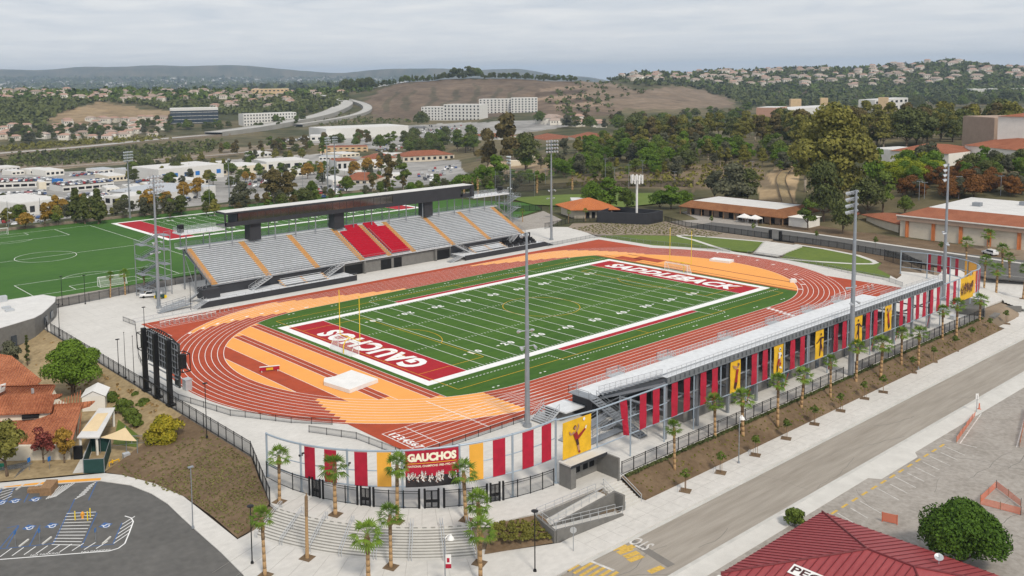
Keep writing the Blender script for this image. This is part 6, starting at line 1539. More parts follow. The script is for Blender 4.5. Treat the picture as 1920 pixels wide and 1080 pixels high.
b = MB()
roofslab(b, P3([(-60, 779, 2.3), (94, 772, 2.3), (88, 783, 1.45), (-60, 787, 1.45)]), .8)
W_ = [at(-60, 740, 0), at(100, 730, 0), at(112, 742, 1.0), at(150, 770, 0), at(131, 838, 0), at(-60, 842, 0)]
b.prism(W_, -2.2, .25); b.prism([at(-60, 690, 2), at(66, 712, 2), at(92, 738, 2), at(-60, 752, 2)], -2, 2.1)
P_(b, 'wall', 'stucco', t)
b = MB(); q = P3([(41, 778.5, 2.0), (74, 775.5, 2.0), (73, 781, 1.72), (41, 784, 1.72)]); roofslab(b, [Vector(p)+Vector((-.06, -.1, .12)) for p in q], .3); P_(b, 'window', 'void', t)
b = MB(); roofslab(b, P3([(-20, 728, 4.2), (11, 718, 4.2), (9, 727, 3.6), (-20, 741, 3.6)]), .5); P_(b, 'skylight', 'roof_white', t)
b = MB()
for px in (25, 45, 148): x, y = at(px, 850, -1); b.obox(x, y+.4, -2, 1.2, .6, 2.0, R(-36))
P_(b, 'door', 'void', t)
x, y = at(61, 733, 2.9); b = MB(); b.box(x-.2, x+.2, y-.2, y+.2, 2.5, 3.3); P_(b, 'vent', 'aluminium', t)
# shed, shade roof, sail, dumpster enclosure
x, y = at(180, 752, -1.0); t = thing('garden_shed', 'white gabled shed behind the tiled building', 'shed', (x, y, -2))
b = MB(); b.obox(x, y, -2, 3.8, 4.4, 2.6, R(-30)); P_(b, 'wall', 'stucco_white', t)
b = MB(); c, s = math.cos(R(-30)), math.sin(R(-30)); 
def rot(px, py): return (x+c*px-s*py, y+s*px+c*py)
b.face([(*rot(-2.1, -2.4), .55), (*rot(0, -2.4), 1.6), (*rot(0, 2.4), 1.6), (*rot(-2.1, 2.4), .55)]); b.face([(*rot(0, -2.4), 1.6), (*rot(2.1, -2.4), .55), (*rot(2.1, 2.4), .55), (*rot(0, 2.4), 1.6)]); b.face([(*rot(-2, -2.2), .6), (*rot(2, -2.2), .6), (*rot(0, -2.2), 1.55)]); P_(b, 'roof', 'cloth_white', t)
t = thing('shade_shelter', 'flat white shade shelter with a sand coloured panel beside the tiled building', 'shelter', (*at(180, 838, -2), -2))
q = P3([(216, 764, 1.0), (185, 765, 1.0), (144, 820, 1.0), (186, 820, 1.0)]); b = MB(); roofslab(b, q, .18); P_(b, 'roof', 'roof_white', t)
q = P3([(203, 774, 1.03), (182, 775, 1.03), (153, 808, 1.03), (182, 808, 1.03)]); b = MB(); roofslab(b, q, .03); P_(b, 'roof_panel', 'sail', t)
for p in ((212, 768), (187, 768), (150, 819), (181, 819)): xx, yy = at(p[0], p[1], .9); b = MB(); b.box(xx-.16, xx+.16, yy-.16, yy+.16, -2.1, .85); P_(b, 'post', 'stucco_white', t)
t = thing('shade_sail', 'cream triangular shade sail over the small lawn', 'shade sail', (*at(235, 830, -2), -2))
A, Bq, Cq = [Vector(p) for p in P3([(235, 801, 2.2), (187, 820, .5), (257, 827, .6)])]; b = MB(); n = 6
for i in range(n):
    for j in range(n-i):
        f = lambda a, c: A*(1-(a+c)/n)+Bq*(a/n)+Cq*(c/n)+Vector((0, 0, -.9*(a/n)*(1-a/n)*.6-.5*(c/n)*(1-(a+c)/n)))
        b.face([f(i, j), f(i+1, j), f(i, j+1)]); 
        if j < n-i-1: b.face([f(i+1, j), f(i+1, j+1), f(i, j+1)])
P_(b, 'sail', 'sail', t)
for v, h in ((A, .2), (Bq, .2), (Cq, .2)): b = MB(); b.bar((v.x, v.y, -2), (v.x, v.y, v.z+h), .07, 6); P_(b, 'post', 'galvanised', t)
slab([at(212, 832, -1.9), at(222, 785, -1.9), at(245, 780, -1.9), at(262, 800, -1.9), at(258, 838, -1.9)], -1.9, 'play_lawn', 'lawn', .1)
t = thing('bin_enclosure', 'dark green screened enclosure at the edge of the car park', 'enclosure', (*at(175, 870, -2), -2))
c4 = [at(157, 888, -2), at(196, 886, -2), at(208, 847, -2), at(171, 847, -2)]; b = MB()
for i in range(4): p, q = c4[i], c4[(i+1) % 4]; b.hexa([(*p, -2), (*q, -2), (q[0]+.05, q[1]+.05, -2), (p[0]+.05, p[1]+.05, -2)], [(*p, .1), (*q, .1), (q[0]+.05, q[1]+.05, .1), (p[0]+.05, p[1]+.05, .1)])
P_(b, 'screen', 'green_screen', t)
b = MB()
for i in range(4): p, q = c4[i], c4[(i+1) % 4]; b.bar((*p, -2), (*p, .2), .06, 5); b.bar((*p, .12), (*q, .12), .04, 5)
P_(b, 'frame', 'galvanised', t)
fence([(*at(208, 838, -2), -2), (*at(247, 833, -2), -2), (*at(285, 830, -2), -2), (*at(320, 812, -1.7), -1.7)], 1.4, 'grey chain link fence beside the small lawn and shade sail', 'chain_link', postm='galvanised')
x, y = at(215, 872, -2); t = thing('pipe_valve', 'yellow backflow pipe on the slope beside the green enclosure', 'pipe', (x, y, -2)); b = MB(); b.path([(x-.8, y, -2), (x-.8, y, -1.4), (x+.8, y+.3, -1.4), (x+.8, y+.3, -2)], .09, 6); b.bar((x-.3, y, -1.6), (x-.3, y, -1.1), .13, 6); P_(b, 'pipe', 'paint_yellow', t)
x, y = at(237, 860, -2); b = MB(); b.box(x-.5, x+.5, y-.4, y+.4, -2, -1.1); tag(b.build('utility_box', MAT['aluminium']), 'pale utility box on the slope below the chain link fence', 'utility box')
# car park
sh = lambda pts: [at(px, py, LOW-.1) for px, py in pts]
lotp = [(-160, 0)] 
slab([at(-160, 948, -2.1), at(0, 915, -2.1), at(100, 907, -2.1), at(188, 901, -2.1), at(245, 909, -2.1), at(285, 925, -2.1), at(315, 944, -2.1), at(340, 968, -2.1), at(362, 988, -2.1), at(415, 1035, -2.1), at(458, 1078, -2.1), at(470, 1110, -2.1), at(500, 1200, -2.1), at(-160, 1250, -2.1)], LOW-.1, 'car_park', 'asphalt_dark', .3)
slab([at(-160, 932, -2), at(0, 905, -2), at(100, 896, -2), at(196, 887, -2), at(250, 893, -2), at(300, 906, -2), at(342, 929, -2), at(375, 955, -2), at(400, 975, -2), at(445, 1011, -2), at(478, 1035, -2), at(478, 1110, -2), at(505, 1200, -2), at(500, 1200, -2), at(468, 1110, -2), at(457, 1078, -2), at(414, 1035, -2), at(361, 988, -2), at(339, 968, -2), at(314, 944, -2), at(284, 925, -2), at(244, 909, -2), at(187, 901, -2), at(100, 907, -2), at(0, 915, -2), at(-160, 948, -2)], LOW-.004, 'sidewalk', 'concrete', .3)
slab([at(8, 912.5, -2), at(60, 906, -2), at(120, 900, -2), at(190, 896, -2), at(188, 900.4, -2), at(100, 906, -2), at(8, 913.8, -2)], LOW+.002, 'kerb_ramp', 'kerb_orange', .004)
slab([at(25, 898, -2), at(62, 868, -2), at(50, 866, -2), at(0, 876, -2), at(-60, 884, -2), at(-60, 890, -2), at(40, 878, -2)], LOW+.02, 'path', 'pale_concrete', .1)
slab([at(136, 888, -2), at(156, 886, -2), at(172, 848, -2), at(160, 845, -2)], LOW+.03, 'path', 'concrete', .1)
b = MB(); bb = MB(); zz_ = LOW-.094
def ln_(b, p, q, w): b.bar((*at(*p, LOW-.1), zz_-w*.0), (*at(*q, LOW-.1), zz_), w, 4) if False else _flat(b, p, q, w)
def _flat(b, p, q, w):
    p, q = Vector(at(*p, LOW-.1)), Vector(at(*q, LOW-.1)); d = (q-p).normalized(); s = Vector((-d.y, d.x))*w/2; _flat.k = (_flat.k+1) % 20; z = zz_+.0002*_flat.k
    b.face([(*(p-s), z), (*(q-s), z), (*(q+s), z), (*(p+s), z)])
_flat.k = 0
# lower stalls: blue outlines and white hatching
for p, q in (((13, 990), (35, 985)), ((-10, 1040), (35, 985)), ((12, 1027), (35, 987)), ((55, 1024), (75, 985)), ((100, 1019), (128, 960)), ((128, 960), (182, 962)), ((182, 962), (152, 1027)), ((152, 1026), (215, 1020)), ((212, 1019), (229, 980)), ((55, 1024), (100, 1019)), ((12, 1028), (55, 1024)), ((182, 903), (166, 938)), ((128, 962), (140, 936)), ((28, 913), (8, 944)), ((55, 922), (45, 942)), ((-5, 1030), (12, 1028)), ((5, 914), (-8, 940))): _flat(bb, p, q, .13)
for k in range(11): f = k/10; _flat(b, (100+28*(1-f)-3, 1019-58*(1-f)+2), (152+30*(1-f)-2, 1026-62*(1-f)-4), .13) if k % 1 == 0 else None
for k in range(9): _flat(b, (0+k*22.5, 1044-k*1.9), (22+k*22.5, 1028-k*1.6), .12)
for k in range(5): _flat(b, (213+k*4, 1019-k*9), (241+k*3, 1000-k*8), .12)
for k in range(7): f = k/6; _flat(b, (140+26*f, 936-25*f), (160+20*f, 926-22*f), .12)
for k in range(6): f = k/5; _flat(b, (86+18*f, 936-5*f), (150+8*f, 903+1*f) if False else (112+30*f, 912-8*f), .11)
for k in range(5): f = k/4; _flat(b, (0+0*f, 940-22*f), (22+4*f, 930-18*f), .11)
_flat(b, (0, 1049), (205, 1033), .16); 
pl = [(205, 1033), (222, 1028), (234, 1019), (242, 1000), (250, 978), (246, 971), (234, 967.5)]
for i in range(len(pl)-1): _flat(b, pl[i], pl[i+1], .16)
for (px, py) in ((50, 1015), (91, 1013)): pass
stops = [(200, 1014), (88, 1014.5), (45, 1019), (38, 914), (70, 911)]
struct(b.build('stall_line', MAT['paint_white'])); struct(bb.build('stall_line', MAT['paint_blue']))
for i, (px, py) in enumerate(stops):
    x, y = at(px, py, LOW-.1); b = MB(); b.obox(x, y, LOW-.1, 1.8, .22, .15, R(38)); tag(b.build('wheel_stop', MAT['pale_concrete']), 'white concrete wheel stop, %s in the marked accessible stalls' % ORD[i], 'wheel stop', 'concrete wheel stops')
for i, (px, py) in enumerate(((198, 985), (97, 985.5), (55, 989), (28, 939), (66, 936), (2, 942))):
    x, y = at(px, py, LOW-.1); b = MB(); b.obox(x, y, zz_+.006, 1.25, 1.25, .002, R(35), 0)
    c, s = math.cos(R(35)), math.sin(R(35)); f = lambda u, v: (x+c*u-s*v, y+s*u+c*v, zz_+.0095)
    for (u0, v0, u1, v1) in ((-.15, .5, -.1, .0), (-.1, .0, .3, .0), (.3, 0, .45, -.4)):
        p, q = Vector(f(u0, v0)), Vector(f(u1, v1)); d = (q-p).normalized(); sd_ = Vector((-d.y, d.x, 0))*.07; b.face([p-sd_, q-sd_, q+sd_, p+sd_], 1)
    b.face([f(-.15+.42*math.cos(t_), -.2+.42*math.sin(t_)) for t_ in np.linspace(1.9, 5.6, 12)]+[f(-.15+.29*math.cos(t_), -.2+.29*math.sin(t_)) for t_ in np.linspace(5.6, 1.9, 12)], 1)
    struct(b.build('accessible_symbol', [MAT['paint_blue'], MAT['paint_white']]))
b = MB()
txt(b, 'NO PARKING', (*at(85, 1039, LOW-.1), zz_+.006), (.86, -.5, 0), (.5, .86, 0), .35, wid=3.4); txt(b, 'NO PARKING', (*at(180, 1033, LOW-.1), zz_+.006), (.86, -.5, 0), (.5, .86, 0), .35, wid=3.4)
struct(b.build('stall_lettering', MAT['paint_white']))
for i, (px, py, s, lb) in enumerate(((92, 921, (1.6, 2.9, 1.1), 'larger stack of brown timber on the car park edge'), (65, 922, (1.7, 1.0, .6), 'small low stack of timber and greenery on the car park edge'))):
    x, y = at(px, py, LOW-.1); b = MB()
    for k in range(5):
        for j in range(5): b.obox(x+(j-2)*s[0]/5*.8, y-(j-2)*s[0]/5*.6, LOW-.1+k*s[2]/5, s[0]/5*.92, s[1], s[2]/5*.9, R(-36))
    tag(b.build('timber_stack', MAT['wood']), lb, 'timber stack')
x, y = at(155, 972, LOW-.1); t = thing('water_hydrant', 'orange hydrant guarded by yellow posts in the hatched area', 'hydrant', (x, y, LOW-.1)); b = MB(); b.lathe([(.16, 0), (.16, .6), (.22, .62), (.22, .75), (.1, .9)], (x, y, LOW-.1), 8); b.obox(x, y, LOW+.3, .5, .2, .2); P_(b, 'hydrant_body', 'kerb_orange', t)
for d in ((-.9, .2), (.9, -.3), (.3, -1.0)): b = MB(); b.bar((x+d[0], y+d[1], LOW-.1), (x+d[0], y+d[1], LOW+1.1), .08, 6); P_(b, 'guard_post', 'goal_yellow', t)
for i, (px, py, hh) in enumerate(((29, 1024, 1.9), (75, 1020, 1.9), (180, 1019, 1.9))):
    x, y = at(px, py, LOW-.1); b = MB(); b.bar((x, y, LOW-.1), (x, y, LOW+hh), .04, 5); b.obox(x, y, LOW+hh-.5, .35, .04, .5, R(40), 1); tag(b.build('sign_post', [MAT['galvanised'], MAT['sign_blue']]), 'thin parking sign post %s from the left in the car park' % ORD[i], 'sign post', 'parking sign posts')
for i, (px, py) in enumerate(((55, 882), (93, 880))):
    x, y = at(px, py, -2); b = MB(); b.bar((x, y, -2), (x, y, -.1), .04, 5); b.obox(x, y-.05, -.7, .55, .05, .65, R(30), 1); tag(b.build('blue_sign', [MAT['galvanised'], MAT['sign_blue']]), ['left', 'right'][i]+' blue parking sign on a post before the tiled building', 'sign', 'blue signs before the tiled building')
x, y = at(2, 880, -2); b = MB(); b.obox(x, y, -1.6, 1.6, .1, .5, R(-30)); b.bar((x, y, -2), (x, y, -1.5), .04, 4); tag(b.build('green_sign', MAT['sign_green']), 'low green sign at the left edge of the path', 'sign')

# lamps -----------------------------------------------------------------
def lamp(x, y, z, h, label, head='disc', m='black_metal', group='lamp posts'):
    t = thing('street_lamp', label, 'street lamp', (x, y, z), group)
    b = MB(); b.bar((x, y, z), (x, y, z+.25), .22, 8, 0, .16); b.bar((x, y, z+.2), (x, y, z+h), .075, 7, 0, .06); P_(b, 'pole', m, t)
    b = MB()
    if head == 'disc': b.lathe([(.06, -.25), (.12, -.1), (.42, 0), (.42, .06), (.1, .12)], (x, y, z+h), 12)
    elif head == 'box': b.box(x-.35, x+.35, y-.18, y+.18, z+h, z+h+.14)
    elif head == 'bell':
        b.path([(x, y, z+h-.1), (x+.5, y+.1, z+h+.15), (x+1.1, y+.25, z+h)], .05, 5); b.lathe([(.42, -.55), (.30, -.3), (.12, -.1), (.08, .05)][::1], (x+1.1, y+.25, z+h), 12)
    P_(b, 'lamp_head', 'cloth_white' if head == 'bell' else m, t)
lamp(*at(473, 1056, LOW), LOW, 7.0, 'black lamp post at the foot of the stairs beside the car park'); lamp(*at(1003, 1071, LOW), LOW, 7.2, 'black lamp post with a disc head on the street corner')
lamp(*at(388, 820), 0, 8.5, 'thin black lamp post inside the fence by the near curve', 'box'); lamp(*at(272, 640), 0, 7.3, 'black lamp post at the corner of the stored hurdles', 'box'); lamp(*at(223, 700), 0, 6.5, 'black lamp post between fence and plaza left of the scoreboard', 'box')
lamp(*at(112, 630), 0, 7.0, 'black lamp post by the fence gap near the block building', 'box'); lamp(*at(358, 580), 0, 7.5, 'thin black lamp post by the end ramp of the home stand', 'box'); lamp(*at(117, 572), 0, 7.2, 'thin black lamp post left of the practice field goal', 'box'); lamp(*at(160, 570), 0, 7.2, 'thin black lamp post beside the practice field goal', 'box')
for i, (px, py) in enumerate(((236, 709), (252, 717))):
    x, y = at(px, py); b = MB(); b.bar((x, y, 0), (x, y, .25), .22, 8); b.bar((x, y, 0), (x, y, 8.6), .07, 6, 0, .04); b.lathe([(.08, 0), (.1, .1), (.0, .2)], (x, y, 8.6), 8); tag(b.build('flag_pole', MAT['black_metal']), ['left', 'right'][i]+' bare dark flag pole inside the long fence', 'flag pole', 'bare flag poles')
for i, (px, py) in enumerate(((835, 1110), (1385, 868), (1722, 693))):
    lamp(*at(px, py, LOW), LOW, 6.8 if i else 6.2, ['grey lamp post with a bell head at the bottom before the stairs', 'grey street lamp with a bell head nearest along the street', 'grey street lamp with a bell head farther along the street'][i], 'bell', 'galvanised')
x, y = at(362, 990, -2); lamp(x, y, -2, 8.0, 'tall thin grey lamp at the kerb of the car park', 'box', 'galvanised')
x, y = at(358, 1085, -2); lamp(x, y, -2, 6.0, 'thin grey lamp at the bottom edge of the car park', 'box', 'galvanised') if False else None
x, y = at(1075, 1033, LOW); t = thing('stop_sign', 'octagonal sign seen from behind on a post by the ramp', 'sign', (x, y, LOW)); b = MB(); b.bar((x, y, LOW), (x, y, LOW+3.0), .045, 6); P_(b, 'post', 'galvanised', t)
b = MB(); A = [(x+.42*math.cos(a), y+.0, LOW+2.6+.42*math.sin(a)) for a in [math.pi/8+i*math.pi/4 for i in range(8)]]; c, s = math.cos(R(35)), math.sin(R(35)); A = [(x+(p[0]-x)*s*-1*0+(p[0]-x)*math.cos(R(-40)), y+(p[0]-x)*math.sin(R(-40)), p[2]) for p in A]; b.hexa(A, [(p[0]+.02, p[1]+.03, p[2]) for p in A]); P_(b, 'sign_plate', 'aluminium', t)
# pennant on the bottom lamp
x, y = at(835, 1110, LOW); b = MB(); b.obox(x+.45, y, LOW+2.6, .7, .04, 1.6, R(-40)); o = b.build('pole_banner', MAT['cloth_white']); tag(o, 'white and red pennant hanging from the bell lamp before the stairs', 'pennant')
b = MB(); b.obox(x+.45, y-.03, LOW+2.6, .68, .04, .5, R(-40)); b.obox(x+.45, y-.03, LOW+3.3, .3, .04, .5, R(-40)); part(b, 'printed_band', 'banner_red', o)

# street level building with the red metal roof --------------------------
t = thing('red_roof_building', 'low building with a maroon standing seam metal hip roof at the bottom right', 'building', (-63, -109, LOW))
c = [(-74.0, -97.0, .9), (-74.0, -121, .9), (-52.2, -121, .9), (-52.2, -97.0, .9)]; r0, r1 = (-63, -107.6, 4.0), (-63, -112.4, 4.0)
b = MB(); cv = [Vector(p) for p in c]; a0, a1 = Vector(r0), Vector(r1)
for f in ([cv[3], cv[0], a0][::-1], [cv[0], cv[1], a1, a0], [cv[1], cv[2], a1], [cv[2], cv[3], a0, a1]):
    n = (f[1]-f[0]).cross(f[2]-f[0]); b.face(f if n.z > 0 else f[::-1], 0)
d = Vector((0, 0, .3)); b.face([p-d for p in cv], 0)
for i in range(4): p, q = cv[i], cv[(i+1) % 4]; b.face([p-d, q-d, q, p], 0)
P_(b, 'roof', 'tin_red', t)
b = MB(); up = Vector((0, 0, .04))
def seams(e0, e1, apex):        # seams run square to the eave, up to the hips or ridge
    n = int((e1-e0).length/.8)
    for i in range(1, n):
        p = e0+(e1-e0)*i/n; dirv = Vector((-(e1-e0).y, (e1-e0).x, 0)).normalized()
        if dirv.dot(a0-p) < 0: dirv = -dirv
        D = abs((a0-e0).dot(dirv)); dist = D
        u = (p-e0).length; L = (e1-e0).length
        ua = (Vector(apex[0])-e0).dot((e1-e0).normalized()); ub = (Vector(apex[1])-e0).dot((e1-e0).normalized()); lo, hi = min(ua, ub), max(ua, ub)
        if u < lo: dist = D*u/lo
        elif u > hi: dist = D*(L-u)/(L-hi)
        q = p+dirv*dist; q.z = p.z+(4.0-.9)*dist/D
        b.bar(p+up, q+up, .035, 4)
seams(cv[3], cv[0], (r0, r0)); seams(cv[0], cv[1], (r0, r1)); seams(cv[2], cv[3], (r0, r1))
for p, q in ((cv[0], a0), (cv[3], a0), (cv[1], a1), (cv[2], a1), (a0, a1)): b.bar(p+up, q+up, .12, 6)
P_(b, 'seam', 'tin_seam', t)
b = MB(); b.box(-72.8, -53.4, -120, -98.2, LOW-.2, .62); P_(b, 'wall', 'stucco', t)
so = MB(); ex = Vector((0, -1, 0)); sl_ = Vector((11, 0, 3.1)).normalized(); nrm = Vector((-3.1, 0, 11)).normalized(); o_ = Vector((-69.6, -104.6, .9+3.1*(74-69.6)/11))+nrm*.09
so.face([o_-ex*2.0-sl_*.75, o_+ex*2.0-sl_*.75, o_+ex*2.0+sl_*.75, o_-ex*2.0+sl_*.75])
sg = P_(so, 'roof_sign', 'cloth_white', t); so = MB(); txt(so, 'PEG', o_+nrm*.02-ex*.2, ex, sl_, 1.0, wid=3.2, bold=.02); part(so, 'sign_lettering', 'ink_dark', sg)
t = thing('satellite_dish', 'pale satellite dish on the maroon roof', 'satellite dish', (-57.4, -112.6, 2.4)); b = MB(); cxd = Vector((-57.4, -112.6, 3.1)); nd = Vector((-.5, -.2, .85)).normalized(); a_ = nd.orthogonal().normalized(); b_ = nd.cross(a_); 
rim = [cxd+(a_*math.cos(k*math.pi/8)+b_*math.sin(k*math.pi/8))*.45+nd*.13 for k in range(16)]
for k in range(16): b.face([cxd, rim[k], rim[(k+1) % 16]])
P_(b, 'dish', 'aluminium', t); b = MB(); b.bar((-57.4, -112.6, 2.3), cxd, .06, 5); b.bar(cxd, cxd+nd*.6, .03, 4); P_(b, 'mount', 'aluminium', t)
for i, p in enumerate([(-74.3, -97.0, .6)]):
    b = MB(); b.obox(p[0], p[1], .3, .5, .4, .35); b.obox(p[0]-.3, p[1]+.2, .4, .3, .2, .2); tag(b.build('security_light', MAT['cloth_white']), 'white security light on the eave corner of the maroon roof', 'light')
# orange netting, barriers, sign on the lot
def net(pts, label, h=1.0):
    t = thing('safety_fence', label, 'safety fence', (*pts[0], LOW), 'orange safety netting'); b = MB(); c = MB()
    for i in range(len(pts)-1):
        p, q = Vector((*pts[i], LOW)), Vector((*pts[i+1], LOW)); n = max(1, int((q-p).length/2.2)); 
        for k in range(n): a, d = p+(q-p)*k/n, p+(q-p)*(k+1)/n; s = .12*math.sin(k*2.2); b.face([a+Vector((0, 0, .05)), d+Vector((0, 0, .05)), d+Vector((s*.3, s, h-.1*abs(s)*8)), a+Vector((0, 0, h))]); c.bar(a, a+Vector((0, 0, h+.15)), .025, 4)
        c.bar(q, q+Vector((0, 0, h+.15)), .025, 4)
    P_(b, 'netting', 'netting', t); P_(c, 'stake', 'wood', t)
net([at(1838, 943, LOW), at(1868, 915, LOW), at(1914, 950, LOW), at(1914, 966, LOW), at(1838, 946, LOW)], 'closed triangle of orange safety netting on the bare lot')
net([at(1793, 831, LOW), at(1828, 781, LOW)], 'straight run of orange safety netting by the white corner line'); net([at(1912, 838, LOW), at(1925, 770, LOW)], 'orange safety netting at the right edge of the lot')
b = MB(); p, q = at(1654, 978, LOW), at(1682, 984, LOW); b.hexa([(*p, LOW+.1), (*q, LOW+.1), (q[0]+.04, q[1], LOW+.1), (p[0]+.04, p[1], LOW+.1)], [(*p, LOW+1.25), (*q, LOW+1.25), (q[0]+.04, q[1], LOW+1.25), (p[0]+.04, p[1], LOW+1.25)], 0); b.bar((*p, LOW), (*p, LOW+1.3), .05, 4); b.bar((*q, LOW), (*q, LOW+1.3), .05, 4); tag(b.build('barrier_screen', MAT['netting']), 'upright orange mesh barrier beside the maroon roof', 'barrier')
x, y = at(1831, 772, LOW); t = thing('lot_sign', 'white sign on a tall post at the edge of the bare lot', 'sign', (x, y, LOW)); b = MB(); b.bar((x, y, LOW), (x, y, LOW+2.8), .05, 5); P_(b, 'post', 'galvanised', t); b = MB(); b.obox(x, y, LOW+2.2, .5, .05, .9, R(-40)); P_(b, 'sign_plate', 'cloth_white', t)
x, y = at(1836, 767, LOW); b = MB(); b.lathe([(.28, 0), (.28, .06), (.16, .1), (.1, .9), (.1, 1.0)], (x, y, LOW), 10); tag(b.build('traffic_cone', MAT['netting']), 'orange traffic cone beside the white lot sign', 'traffic cone')

# campus buildings beyond the far end -----------------------------------
t = thing('pavilion', 'small stucco pavilion with a bright orange tiled hip roof', 'building', (119, 88, 0))
b = MB(); cc = [(106.8, 86.3, 3.6), (121.5, 74.2, 3.6), (130.6, 87.0, 3.6), (114.6, 101.4, 3.6)]; hip(b, cc, ((118.3, 87.6, 7.2), (118.9, 87.2, 7.2))); P_(b, 'roof', 'clay_tile_orange', t)
b = MB(); b.prism([(109.6, 86.7), (120.8, 77.4), (128, 87.0), (115, 98.4)], 0, 3.4); P_(b, 'wall', 'stucco', t)
for k in (.35, .5, .72): b = MB(); x, y = 109.6+11.2*k, 86.7-9.3*k; b.obox(x-.1, y-.1, .1, 1.3, .2, 2.3, R(-40)); P_(b, 'door', 'void', t)
b = MB(); b.prism([(124, 101), (131, 108), (136, 103), (130, 96)], 0, 4.2); tag(b.build('canopy_shed', MAT['roof_white']), 'white flat roofed shed just behind the orange pavilion', 'shed')
t = thing('class_building', 'long low building with a rust tiled mansard and white flat roof', 'building', (158, 44, 0))
ox0, ox1, oy0, oy1 = 147.6, 173.5, 22.0, 66.5; ix0, ix1, iy0, iy1 = 151.8, 170.5, 27.0, 63.5
b = MB(); o4 = [(ox0, oy0, 3.0), (ox1, oy0, 3.0), (ox1, oy1, 3.0), (ox0, oy1, 3.0)]; i4 = [(ix0, iy0, 5.2), (ix1, iy0, 5.2), (ix1, iy1, 5.2), (ix0, iy1, 5.2)]
for k in range(4): b.face([o4[k], o4[(k+1) % 4], i4[(k+1) % 4], i4[k]])
b.face([(p[0], p[1], 2.75) for p in reversed(o4)])
for k in range(4): p, q = o4[k], o4[(k+1) % 4]; b.face([(p[0], p[1], 2.75), (q[0], q[1], 2.75), q, p])
P_(b, 'tiled_skirt', 'clay_tile_brown', t); b = MB(); b.box(ix0, ix1, iy0, iy1, 4.6, 5.0); P_(b, 'roof', 'roof_white', t)
b = MB(); b.box(ox0+3, ox1-2, oy0+3, oy1-2, 0, 2.8); P_(b, 'wall', 'stucco_brown', t)
for y in np.linspace(oy0+.6, oy1-.6, 10): b = MB(); b.bar((ox0+.5, y, 0), (ox0+.5, y, 2.8), .15, 4); P_(b, 'column', 'wood', t)
for y in np.linspace(28, 62, 9): b = MB(); b.box(ox0+2.85, ox0+3.02, y-.9, y+.9, .1, 2.3); P_(b, 'door', 'void', t)
b = MB(); b.box(150, 158, 14.0, 21.4, 0, 3.2); b.box(149.6, 158.4, 13.6, 21.6, 3.2, 3.35); tag(b.build('entry_block', MAT['stucco_white']), 'white walled entry block at the right end of the rust roofed building', 'building')
for i, y in enumerate((36.6, 32.2)):
    x = 146.0; t = thing('party_tent', ['left', 'right'][i]+' white pop up tent before the rust roofed building', 'tent', (x, y, 0), 'white pop up tents'); b = MB(); hip(b, [(x-1.9, y-1.9, 2.1), (x+1.9, y-1.9, 2.1), (x+1.9, y+1.9, 2.1), (x-1.9, y+1.9, 2.1)], ((x, y-.05, 3.3), (x, y+.05, 3.3)), 0, .25); P_(b, 'canopy', 'cloth_white', t)
    b = MB()
    for sx in (-1.8, 1.8):
        for sy in (-1.8, 1.8): b.bar((x+sx, y+sy, 0), (x+sx, y+sy, 2.1), .05, 4)
    P_(b, 'leg', 'aluminium', t)
t = thing('gymnasium', 'large stucco gymnasium with a rust tiled skirt and white roof at right', 'building', (180, -40, 0))
b = MB(); b.box(155, 205, -95, -15.2, 0, 5.6); P_(b, 'wall', 'stucco', t)
b = MB(); b.box(154.2, 206, -96, -14.4, 5.6, 7.1); P_(b, 'parapet', 'stucco_brown', t)
b = MB(); o4 = [(154.0, -96, 7.12), (206, -96, 7.12), (206, -14.2, 7.12), (154.0, -14.2, 7.12)]; i4 = [(164.5, -90, 9.4), (200, -90, 9.4), (200, -20, 9.4), (164.5, -20, 9.4)]
for k in range(4): b.face([o4[k], o4[(k+1) % 4], i4[(k+1) % 4], i4[k]])
P_(b, 'tiled_skirt', 'clay_tile_rust', t); b = MB(); b.box(164.5, 200, -90, -20, 8.5, 9.38); P_(b, 'roof', 'roof_white', t)
b = MB(); b.box(153.95, 154.15, -96, -14.2, 7.0, 7.35); P_(b, 'eave_band', 'stucco_white', t)
for y in np.arange(-17.5, -95, -8.2): b = MB(); b.box(154.6, 154.99, y-.5, y+.5, 0, 5.6); P_(b, 'pilaster', 'clay_tile_orange', t)
for (x, y) in ((190, -40), (186, -55), (178, -30), (195, -70)): b = MB(); b.box(x-1.2, x+1.2, y-1.2, y+1.2, 9.38, 10.6); P_(b, 'roof_unit', 'galvanised', t)
b = MB(); b.prism([(160, -12.5), (172, 4), (182, -2), (170, -14)], 0, 3.4, 0); q = b.build('annex', MAT['stucco']); tag(q, 'low stucco annex with pink tiled roofs left of the gymnasium', 'building'); b = MB(); hip(b, [(159, -13, 3.5), (171, -15, 3.5), (184, -2, 3.5), (172, 6, 3.5)], ((168, -8, 4.6), (174, -1, 4.6))); part(b, 'roof', 'clay_tile_rust', q)
for i, (x, y, sx, sy) in enumerate(((186, 20, 10, 8), (176, 12, 7, 6))):
    b = MB(); b.obox(x, y, 0, sx*.8, sy*.8, 2.8, R(15)); q = b.build('park_shelter', MAT['stucco_brown']); tag(q, ['larger', 'smaller'][i]+' brown shelter with an orange tiled roof beyond the campus road', 'shelter', 'tiled shelters'); b = MB(); c_, s_ = math.cos(R(15)), math.sin(R(15)); co = [(x+c_*a-s_*d, y+s_*a+c_*d, 2.8) for a, d in ((-sx/2, -sy/2), (sx/2, -sy/2), (sx/2, sy/2), (-sx/2, sy/2))]; hip(b, co, ((x-.1, y, 4.3), (x+.1, y, 4.3))); part(b, 'roof', 'clay_tile_rust', q)
